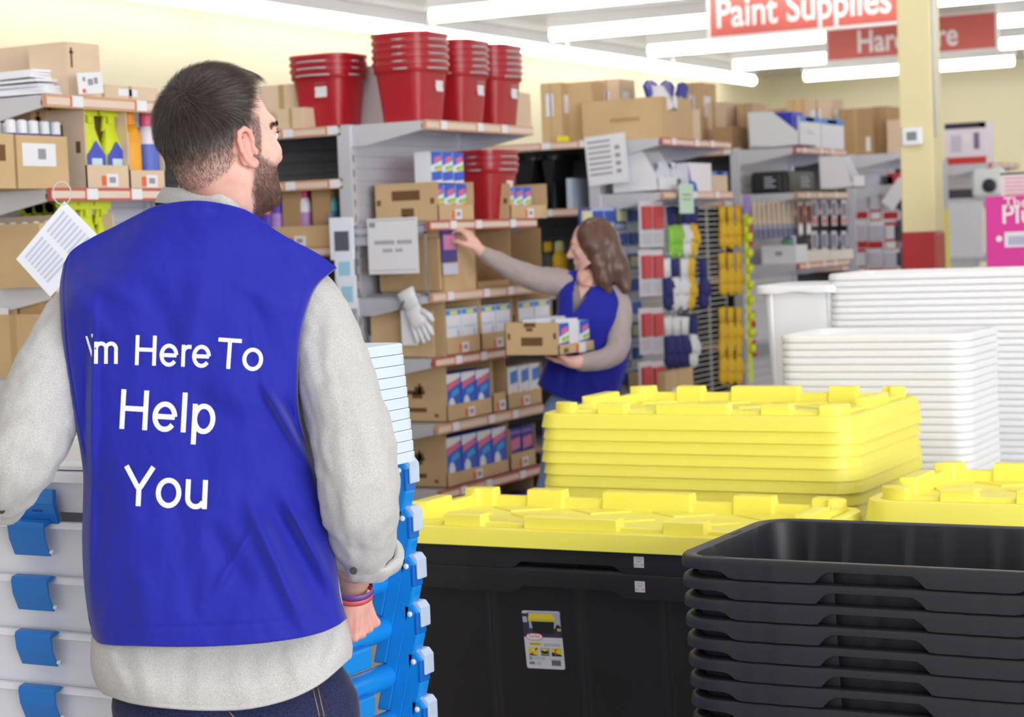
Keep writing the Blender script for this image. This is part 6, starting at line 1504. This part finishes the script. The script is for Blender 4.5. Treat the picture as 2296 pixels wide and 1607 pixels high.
# ================ units 4, 5, 6
for k, a, b_, t, ins, lab, pr, mm in ((3, 1540, 1575, 185, .1, 'tan carton with a white sticker left of the fourth end shelf', 'sticker', CARD), (3, 1576, 1630, 230, .2, 'tan carton behind the blue bags', 'plain', CARD2), (3, 1600, 1642, 285, .05, 'brown carton at the left of the fourth end shelf', 'blank', CARD3), (3, 1655, 1690, 232, .3, 'narrow tan carton behind the white wedge box', 'plain', CARD),
                                      (4, 1766, 1800, 222, .1, 'tan carton with tape behind the blue-lined boxes', 'plain', CARD), (4, 1805, 1868, 222, .16, 'tan carton with a white sheet on the fifth run', 'sticker', CARD2), (4, 1700, 1764, 245, .3, 'low tan carton on the fifth run', 'blank', CARD)):
    box('R', a, b_, 1.967, t, .25, lab, mm, pr, k=k, inset=ins)
Z4 = 1.955
BLUEIN = rgbm(46, 56, 190)
def wedge2(k, pts, d, label, inner=True):
    r, x0, z0, poly = wedge(pts, GY[k]+.02, GY[k]+.02+d, label)
    if inner: xs = [p[0] for p in poly]; MB().box(min(xs)+.01, min(xs)+(max(xs)-min(xs))*.8, d*.2, d*.85, .01, max(p[1] for p in poly)*.96, BLUEIN).build('blue_liner', r)
wedge2(3, [(1679, 328), (1679, 252), (1730, 250), (1792, 298), (1792, 326)], .30, 'white wedge box with blue lining on the fourth end shelf')
box('E', 1795, 1840, Z4, 262, .2, 'white slotted box beside the blue-lined wedge box', rgbm(232, 232, 234), 'bluetop', 'box', inset=.02, name='white_box')
box('E', 1842, 1893, Z4, 268, .2, 'white box with blue corner at the right of the fourth end shelf', rgbm(226, 226, 236), 'bluetop', 'box', inset=.02, name='white_box')
for i, (a, b_) in enumerate(((1683, 1755), (1757, 1838))):
    Y_ = GY[3]+.06 if i == 0 else None
    if i == 0: x0, x1 = atR(a, 1.69, GY[3]+.04), atR(b_, 1.69, GY[3]+.04); loc = ((x0+x1)/2, GY[3]+.12, 1.69); wq, rz = x1-x0, 0
    else: y0, y1 = atE(1783, 1.69, XF-.03), atE(1838, 1.69, XF-.03); loc = (XF-.15, (y0+y1)/2, 1.69); wq, rz = y1-y0+.05, math.pi/2
    t = empty('black_case', (loc[0], loc[1], 1.691), rz); tag(t, ['black case with white print, left one on the fourth end shelf', 'black case with white print, right one on the fourth end shelf'][i], 'case')
    m = MB(); m.loft(rr_rings(rrect(wq, .17, .03, .03, 5), [(-.01, 0), (0, .01), (0, .10), (-.006, .125), (-.02, .13)]), BLACKP); m.build('shell', t, smooth=True, auto=40); m = MB()
    for j in range(4): m.box(-wq*.05+.0*j, wq*.3-(j % 2)*.02, -.0865, -.085, .035+.018*j, .043+.018*j, rgbm(190, 190, 206))
    m.build('print', t)
wedge2(3, [(1838, 420), (1838, 352), (1880, 348), (1905, 400), (1915, 420)], .2, 'white wedge box right of the black cases', False)
m = MB(); m.lathe([(.02, 0), (.045, .03), (.05, .07), (.046, .07), (.02, .008)], 18, rgbm(60, 120, 70)); o = m.build('green_bowl', smooth=True); put(o, XF-.05, atE(1866, 1.7, XF-.05), 1.691); tag(o, 'small green bowl beside the black cases', 'bowl')
def mk_brush():
    r = empty('paint_brush'); MB().prism([(-.010, 0), (.010, 0), (.014, -.10), (.02, -.13), (-.02, -.13), (-.014, -.10)], -.006, .006, 'y', rgbm(222, 196, 170)).build('handle', r); MB().box(-.022, .022, -.008, .008, -.16, -.13, rgbm(160, 160, 176)).build('ferrule', r); MB().prism([(-.021, -.16), (.021, -.16), (.018, -.215), (-.018, -.215)], -.006, .006, 'y', rgbm(110, 112, 150)).build('bristles', r); return r
BR = Proto(mk_brush)
for i in range(10):
    for j in range(2): p = onX(1690+11*i, 452, -4.10+.08*j); BR((float(p[0]), float(p[1]), float(p[2])), math.pi/2, 'wooden-handled paint brush hanging under the fourth end shelf, %s from the left, %s' % (WDS[i], ['rear', 'front'][j]), 'brush', 'hanging paint brushes')
GCARD = Proto(lambda: mk_card(rgbm(212, 210, 218), rgbm(150, 150, 170), rgbm(206, 120, 120), .10, .16)); DCARD = Proto(lambda: mk_card(rgbm(206, 180, 160), rgbm(120, 60, 60), WHITE, .08, .2))
for r_ in range(2):
    for c in range(4): p = onX(1826+22*c, 448+70*r_, XF-.05); GCARD((float(p[0]), float(p[1]), float(p[2])), math.pi/2, 'grey hanging hardware card, row %s, %s from the left' % (['upper', 'lower'][r_], WDS[c]), 'card pack', 'grey hardware cards')
for c in range(2): p = onX(1794+18*c, 452, XF-.05); DCARD((float(p[0]), float(p[1]), float(p[2])), math.pi/2, 'tan and dark red hanging card between brushes and grey cards, %s' % ['left', 'right'][c], 'card pack', 'tan hanging cards')
for i, (a, b_) in enumerate(((1708, 1805), (1810, 1860), (1862, 1914))):
    if i == 0: x0, x1 = atR(1708, 1.27, GY[3]-.0), XF-.01; o = MB().box(0, x1-x0, 0, .2, 0, .11, WHITE).box((x1-x0)*.4, (x1-x0)*.6, -.001, 0, .05, .075, GREYP).build('white_box'); put(o, x0, GY[3]+.005, 1.271); tag(o, 'long white carton on the shelf under the paint brushes', 'box')
    else: box('E', a, b_, 1.27, 560, .2, ['', 'open white carton right of the long one under the brushes', 'white carton at the right end under the grey cards'][i], rgbm(226, 222, 216), 'blank', 'box', name='white_box')
for i in range(7): o = MB().box(-.03, .03, -.02, .02, 0, .03+.01*(i % 3), [rgbm(100, 160, 110), rgbm(70, 90, 160), rgbm(220, 220, 226), rgbm(214, 200, 150)][i % 4]).build('small_tool', bevel=.006); px = 1760+20*i; put(o, XF-.1, atE(px, 1.4, XF-.1) if px > 1800 else GY[3]+.1+.03*i, 1.385, .4*i); tag(o, 'small coloured tool lying on the white cartons, %s from the left' % WDS[i], 'tool', 'small tools on white cartons')
o = MB().tube([(-4.02, GY[3]+.02, 1.645), (-4.02, GY[3]+.02, 1.68)], .004, 6, CHROME).tube([(-4.02, GY[3], 1.645), (-4.02, GY[3]+.9, 1.645)], .004, 6, CHROME).tube([(-4.10, GY[3], 1.645), (-4.10, GY[3]+.9, 1.645)], .004, 6, CHROME).build('brush_rail'); tag(o, 'thin chromed rail the paint brushes hang from', 'rail')
# unit 5: cartons and red/white packs
for a, b_, t, ins, lab, pr in ((1882, 1958, 246, .02, 'brown taped carton left of the yellow column', 'plain'), (1960, 1992, 240, .14, 'tall brown carton behind, left of the yellow column', 'blank'), (1990, 2018, 270, .05, 'tan carton touching the yellow column', 'blank')):
    Y_ = GY[4]+ins; x0, x1 = atR(a, 1.965, Y_), atR(b_, 1.965, Y_); hB = zR(a, t, Y_)-1.965; o = MB(); o.box(0, x1-x0, 0, .4, 0, hB, CARD3 if 'brown' in lab else CARD2)
    if pr == 'plain': o.box((x1-x0)*.45, (x1-x0)*.55, -.001, 0, 0, hB, TAPE); o.box((x1-x0)*.8, (x1-x0)*.92, -.001, 0, .02, .12, WHITE)
    o = o.build('carton'); put(o, x0, Y_, 1.967); tag(o, lab, 'carton')
for i, (px, c, s_) in enumerate(((1960, rgbm(206, 206, 224), .05), (1996, rgbm(60, 60, 66), .04), (2008, rgbm(206, 60, 70), .05))):
    p = onY(px, 400, GY[4]+.1); o = MB().box(-s_, s_, -.05, .05, 0, s_*1.6, c).build('small_box', bevel=.005); put(o, float(p[0]), GY[4]+.1, 1.751); tag(o, ['pale lilac box on the second shelf left of the column', 'dark box on the second shelf left of the column', 'red box on the second shelf touching the column'][i], 'box')
RW = Proto(lambda: mk_card(rgbm(222, 220, 226), rgbm(190, 186, 200), rgbm(190, 44, 50), .13, .19)); RR = Proto(lambda: mk_card(rgbm(190, 44, 50), rgbm(214, 210, 216), WHITE, .085, .19)); DK = Proto(lambda: mk_card(rgbm(90, 90, 104), rgbm(60, 60, 70), rgbm(150, 150, 160), .07, .19))
for r_, py in enumerate((432, 498, 558)):
    for c in range(6): p = onY(1928+17*c, py, GY[4]+.02+.015*(c % 2)); (DK if c == 5 else (RR if (c+r_) % 3 == 2 else RW))((float(p[0]), float(p[1]), float(p[2])), 0, 'hanging pack left of the yellow column, row %s, %s from the left' % (WDS[r_], WDS[c]), 'card pack', 'red and white packs by the column')
r = paper(1992, 400, 2026, 468, GY[4]-.2, 'white paper hanging on its corner against the yellow column', tilt=math.radians(38))
# unit 6: boxed appliance, blinds, pink poster
Y6 = GY[5]
x0, x1 = atR(2120, 1.93, Y6+.02), atR(2212, 1.93, Y6+.02); hB = zR(2165, 275, Y6)-1.93; b = MB(); b.box(0, x1-x0, 0, .25, 0, hB, rgbm(232, 226, 236))
for d in PRINTS['redwhite']: decal(b, x1-x0, .25, hB, *d)
o = b.build('printed_box'); put(o, x0, Y6+.02, 1.931); tag(o, 'white box with red base and dark header right of the yellow column', 'box')
x0, x1 = atR(2112, 1.66, Y6), atR(2180, 1.66, Y6); o = MB().box(0, x1-x0, 0, .2, 0, .07, rgbm(70, 70, 78)).build('dark_box', bevel=.004); put(o, x0, Y6+.02, 1.661); tag(o, 'flat dark box on the shelf right of the yellow column', 'box')
p = onY(2215, 400, Y6); r = empty('round_fan', (float(p[0]), Y6+.05, 1.661)); tag(r, 'white rounded appliance with a black round front, right of the dark box', 'appliance')
MB().loft(rr_rings(rrect(.26, .16, .05, .04, 5), [(-.02, 0), (0, .02), (0, .17), (-.02, .22), (-.05, .235)]), rgbm(226, 230, 230)).build('body', r, smooth=True, auto=40); m = MB(); m.lathe([(.055, 0), (.055, .02), (.04, .03)], 20, rgbm(40, 42, 54)); o = m.build('lens', r, smooth=True, auto=40); o.location = (.02, -.08, .09); o.rotation_euler = (math.pi/2, 0, 0)
BLD = Proto(lambda: MB().box(-.022, .022, -.03, .03, -.44, 0, rgbm(222, 222, 228)).build('blind_box', bevel=.006))
za = float(onY(2150, 450, Y6)[2])
for i in range(8): BLD((atR(2119+11.5*i, za-.2, Y6+.02), Y6+.02, za-.02), 0, 'boxed white window blind right of the column, %s from the left' % WDS[i], 'blind', 'upright white boxed blinds')
for i in range(6): o = MB().box(-.03, .03, -.02, .02, 0, .14, [rgbm(60, 70, 140), rgbm(150, 150, 166), rgbm(180, 180, 190)][i % 3]).build('small_pack'); put(o, atR(2130+14*i, 1.2, Y6+.05), Y6+.05, 1.221-.02*0); tag(o, 'small pack on the shelf under the white blinds, %s from the left' % WDS[i], 'pack', 'small packs under the blinds')
m = MB(); m.box(-.02, .02, -.003, .003, -.6, 0, rgbm(232, 222, 120)); p = onY(2121, 470, 13.0); o = m.build('yellow_tag_strip'); put(o, float(p[0]), 13.0, float(p[2])); tag(o, 'thin yellow strip hanging just right of the column', 'strip')
# pink poster on a stand
PY_ = 9.0; a = onY(2209, 441, PY_); pr_ = empty('pink_poster', (float(a[0]), PY_, 0)); tag(pr_, 'bright pink poster with white lettering at the right edge', 'poster')
zt_ = float(a[2]); PW_ = .34; MB().box(0, PW_, 0, .012, zt_-.62, zt_, mat('pink_poster_card', (226, 60, 160), .5)).build('panel', pr_)
m = MB(); add_text(m, 'The', SIGNW, Matrix.Translation((.085, -.002, zt_-.055)), .07, .008); add_text(m, 'Plus', SIGNW, Matrix.Translation((.078, -.002, zt_-.125)), .12, .012); m.build('lettering', pr_)
m = MB(); m.box(.085, .30, -.003, 0, zt_-.235, zt_-.165, WHITE); [m.box(.105+.012*i, .105+.012*i+.006, -.004, -.003, zt_-.225, zt_-.185, rgbm(130, 130, 180)) for i in range(14)]; m.build('barcode', pr_)
m = MB(); m.lathe([(.014, 0), (.014, .002)], 20, SIGNW); o = m.build('registered_mark', pr_); o.location = (.06, -.001, zt_-.195); o.rotation_euler = (math.pi/2, 0, 0)
MB().box(PW_/2-.015, PW_/2+.015, .012, .04, 0, zt_-.3, METAL).build('stand', pr_)
a = onY(2243, 388, 9.1); r = empty('printed_sign', (float(a[0]), 9.1, 0)); tag(r, 'white printed sign with a dark top edge above the pink poster', 'sign'); zq = float(a[2])
MB().box(0, .3, 0, .01, zq-.12, zq-.008, rgbm(232, 218, 224)).build('sheet', r); MB().box(0, .3, -.004, .012, zq-.008, zq, rgbm(40, 40, 60)).build('clamp', r); MB().box(.14, .16, .011, .03, 0, zq-.01, METAL).build('stand', r)
m = MB(); [m.box(.02, .28, -.001, 0, zq-.03-.018*i, zq-.024-.018*i, rgbm(222, 150, 160)) for i in range(5)]; m.build('print', r)
# ================================================================ CLEAR BINS WITH BLUE LATCHES AND HANDLES
BP = .0975                        # how far each nested bin stands above the next
def mk_bin(L, W, H, latch_x, ends):
    r = empty('latch_bin'); o = tote_mesh(L-(.17 if ends else 0), W, H, CLEARB, r=.05, fl=.010, taper=.016, notch=False, skirt=.012, step=.04).build('tub', r, smooth=True, auto=35); o.location = (-.085 if ends else 0, 0, H)
    for lx in latch_x:
        m = MB(); T = Matrix.Translation((lx, -W/2, H))
        # outward-tilted latch plate, hooked over the rim, cut-out at its right edge
        prof = [(.004, .0), (-.006, .004), (-.020, .001), (-.023, -.006), (-.020, -.030), (-.007, -.060), (-.004, -.060), (-.016, -.030), (-.018, -.008), (-.004, -.004)]
        w_ = .041
        m.prism(prof, -w_, w_, 'x', BLUEL, T)
        m.build('latch', r, bevel=.0015)
        m = MB(); m.tube([(w_-.002, .0, -.052), (w_+.006, .0, -.052)], .0038, 12, CLEARB, T @ Matrix.Translation((0, -.006, 0))); m.build('hinge', r, smooth=True)
    if ends:
        w_ = W
        # swing handle at the end: far arm, near arm, grip tube along the end
        for sy in (1, -1):
            m = MB(); y0 = sy*(W/2-.040); TT = Matrix.Translation((0, 0, H-.012))
            m.prism([(L/2-.012, .022), (L/2+.012, .020), (L/2+.020, .008), (L/2+.020, -.045), (L/2+.004, -.105), (L/2-.050, -.300), (L/2-.082, -.300), (L/2-.030, -.090), (L/2-.012, -.02)], y0-.017, y0+.017, 'y', BLUEP, TT)
            m.build('handle_arm', r, bevel=.005)
            m = MB(); m.prism([(L/2+.014, .004), (L/2+.0210, .004), (L/2+.0210, -.040), (L/2+.014, -.040)], y0-.0185, y0+.0185, 'y', mat('blue_handle_groove', (10, 104, 196), .4), TT); m.build('arm_ledge', r, bevel=.002)
            m = MB(); m.prism([(L/2-.004, .004), (L/2-.004, .026), (L/2+.018, .026), (L/2+.0275, .014), (L/2+.0275, -.026), (L/2+.0215, -.026), (L/2+.0215, .004)], y0-.010, y0+.026 if sy > 0 else y0+.010, 'y', mat('clip_plastic', (206, 222, 246), .2, alpha=.8), TT)
            m.build('clear_clip', r, bevel=.004)
            m = MB(); m.lathe([(.006, 0), (.006, .003), (.003, .005)], 12, CLEARB); o = m.build('pivot', r, smooth=True); o.location = (L/2+.004, y0-.017, H-.010); o.rotation_euler = (math.pi/2, 0, 0)
        m = MB(); m.tube([(L/2-.058, -(W/2-.03), H-.240), (L/2-.058, W/2-.045, H-.240)], .0255, 20, BLUEP); m.build('grip', r, smooth=True, auto=40)
        m = MB(); m.box(L/2-.045, L/2-.014, -.16, .03, H-.195, H-.150, BLUEP); m.build('end_latch', r, bevel=.006)
    return r
def bin_stack(x, y, ztop, n, L, W, H, latch_x, ends, where, rz=0, drift=0.):
    P = Proto(lambda: mk_bin(L, W, H, latch_x, ends))
    for i in range(n): P((x+drift*i, y, ztop-H-BP*i), rz, 'clear bin with blue %s, %s, %s' % ('handles' if ends else 'latches', 'topmost' if i == 0 else WDS[i]+' from top', where), 'storage bin', 'clear bins in the %s' % where)
# left stack: latch tops show at x 20-130, the first one open at y 1095
YL = 2.62
pa = onY(75, 1168, YL); zl = float(pa[2]); BPL = .0975
LL = .62; xl = float(pa[0])+.06
bin_stack(xl, YL+.21, zl, 6, LL, .42, .22, (-.06+.0,), False, 'stack at the man\'s left hand', 0, .0016)
# open latch of the top bin and the lidded box on it
tb_ = empty('latch_bin', (xl, YL+.21, zl+.012)); tag(tb_, 'top lidded clear bin by the left cuff, its blue latch swung open', 'storage bin')
o = tote_mesh(LL, .42, .075, CLEARB, r=.05, fl=.010, taper=.01, notch=False, skirt=.02, step=.04).build('tub', tb_, smooth=True, auto=35); o.location = (0, 0, .078)
o = MB().loft(rr_rings(rrect(LL-.01, .41, .05, .05, 5), [(0, 0), (0, .006), (-.02, .012), (-.03, .012)]), CLEARB).build('lid', tb_, smooth=True, auto=40); o.location = (0, 0, .080)
m = MB(); T = Matrix.Translation((-.045, -.21, .045)) @ Matrix.Rotation(math.radians(14), 4, 'X'); m.prism([(.0, .0), (-.008, .004), (-.016, -.020), (-.014, -.058), (-.008, -.062), (-.006, -.022)], -.045, .04, 'x', BLUEL, T); m.box(-.010, .012, -.0168, -.015, -.036, -.032, rgbm(16, 70, 140), T); m.build('open_latch', tb_, bevel=.0015)
# right stack with swing handles at its end
zr_ = float(HF(925, 1040, 3.95)[2]); pe = H2W(HF(925, 1050, 3.95)); XR = float(pe[0]); YR = float(pe[1])
WR, LR = .40, .60
bin_stack(XR-LR/2-.02, YR-WR/2+.03, zr_, 7, LR, WR, .30, (), True, 'stack under the man\'s right hand', 0, .004)
# lids and shallow tubs piled on it
LT = mat('pale_blue_white_lids', (222, 236, 250), .4, alpha=.93)
def mk_lidw():
    b = rrect(.46, .34, .05, .04, 6); m = MB(); m.loft(rr_rings(b, [(-.004, 0), (0, .001), (0, .018), (-.003, .021), (-.03, .021)]), LT); return m.build('tote_lid', smooth=True, auto=40)
LW = Proto(mk_lidw); zc0 = zr_+.012; zc1 = float(HF(850, 765, 3.85)[2])
nl = max(4, int((zc1-zc0)/.0215)); pxr = H2W(HF(900, 1000, 3.85)); xr2 = float(pxr[0])
for i in range(min(12, nl)): LW((xr2-.23-.0018*i, YR-WR/2+.02, zc0+.0215*i), 0, 'pale bluish lid in the pile beside the man\'s right sleeve, %s from the bottom' % WDS[i], 'lid', 'pale lids beside the right sleeve')
b = rrect(.34, .3, .05, .04, 6); o = MB().loft(rr_rings(b, [(-.004, 0), (0, .002), (-.002, .016), (-.01, .022), (-.03, .022)]), LT).build('tote_lid', smooth=True, auto=40); put(o, xr2-.23-.06-.0018*nl, YR-WR/2+.02, zc0+.0215*min(12, nl)); tag(o, 'smaller white lid on top of the pile beside the right sleeve', 'lid')
# clear tubs farther back, seen between arm and vest
for i in range(3):
    p = H2W(HF(170, 1000+22*i, 3.9)); o = tote_mesh(.55, .38, .2, CLEARB, r=.05, fl=.014, taper=.03, notch=False, skirt=.02, step=.04).build('clear_tub', smooth=True, auto=35); put(o, float(p[0]), float(p[1])+.1, float(HF(170, 965, 3.9)[2])-.055*i); tag(o, 'clear tub seen between the man\'s left arm and vest, %s' % ['upper', 'middle', 'lower'][i], 'storage bin', 'clear tubs farther back on the left')
for (x, y, sx_, sy_, zt_, lab) in ((xl, YL+.21, .5, .34, zl-.22-.0975*5, 'brown carton under the left bin stack'), (XR-LR/2-.02, YR-WR/2+.03, .5, .3, zr_-.30-.0975*6, 'brown carton under the right bin stack'), (float(H2W(HF(170, 1000, 3.9))[0]), float(H2W(HF(170, 1000, 3.9))[1])+.1, .45, .3, float(HF(170, 965, 3.9)[2])-.11-.2, 'brown carton under the clear tubs')):
    if zt_ > .03: o = MB().box(x-sx_/2, x+sx_/2, y-sy_/2, y+sy_/2, 0, zt_-.002, CARD3).build('floor_carton'); tag(o, lab, 'carton')
    else: print('LOW', lab, zt_)

for o in bpy.data.objects:
    if o.parent is None and o.get('label') and not 4 <= len(o['label'].split()) <= 16: print('LONG', len(o['label'].split()), o.name, '|', o['label'])
for o in bpy.data.objects:          # stray points of the body skins
    if o.type == 'MESH' and o.name.startswith('body') and len(o.data.vertices) > 20000:
        bm = bmesh.new(); bm.from_mesh(o.data); lo = [v for v in bm.verts if not v.link_faces]
        if lo: bmesh.ops.delete(bm, geom=lo, context='VERTS'); bm.to_mesh(o.data)
        bm.free()
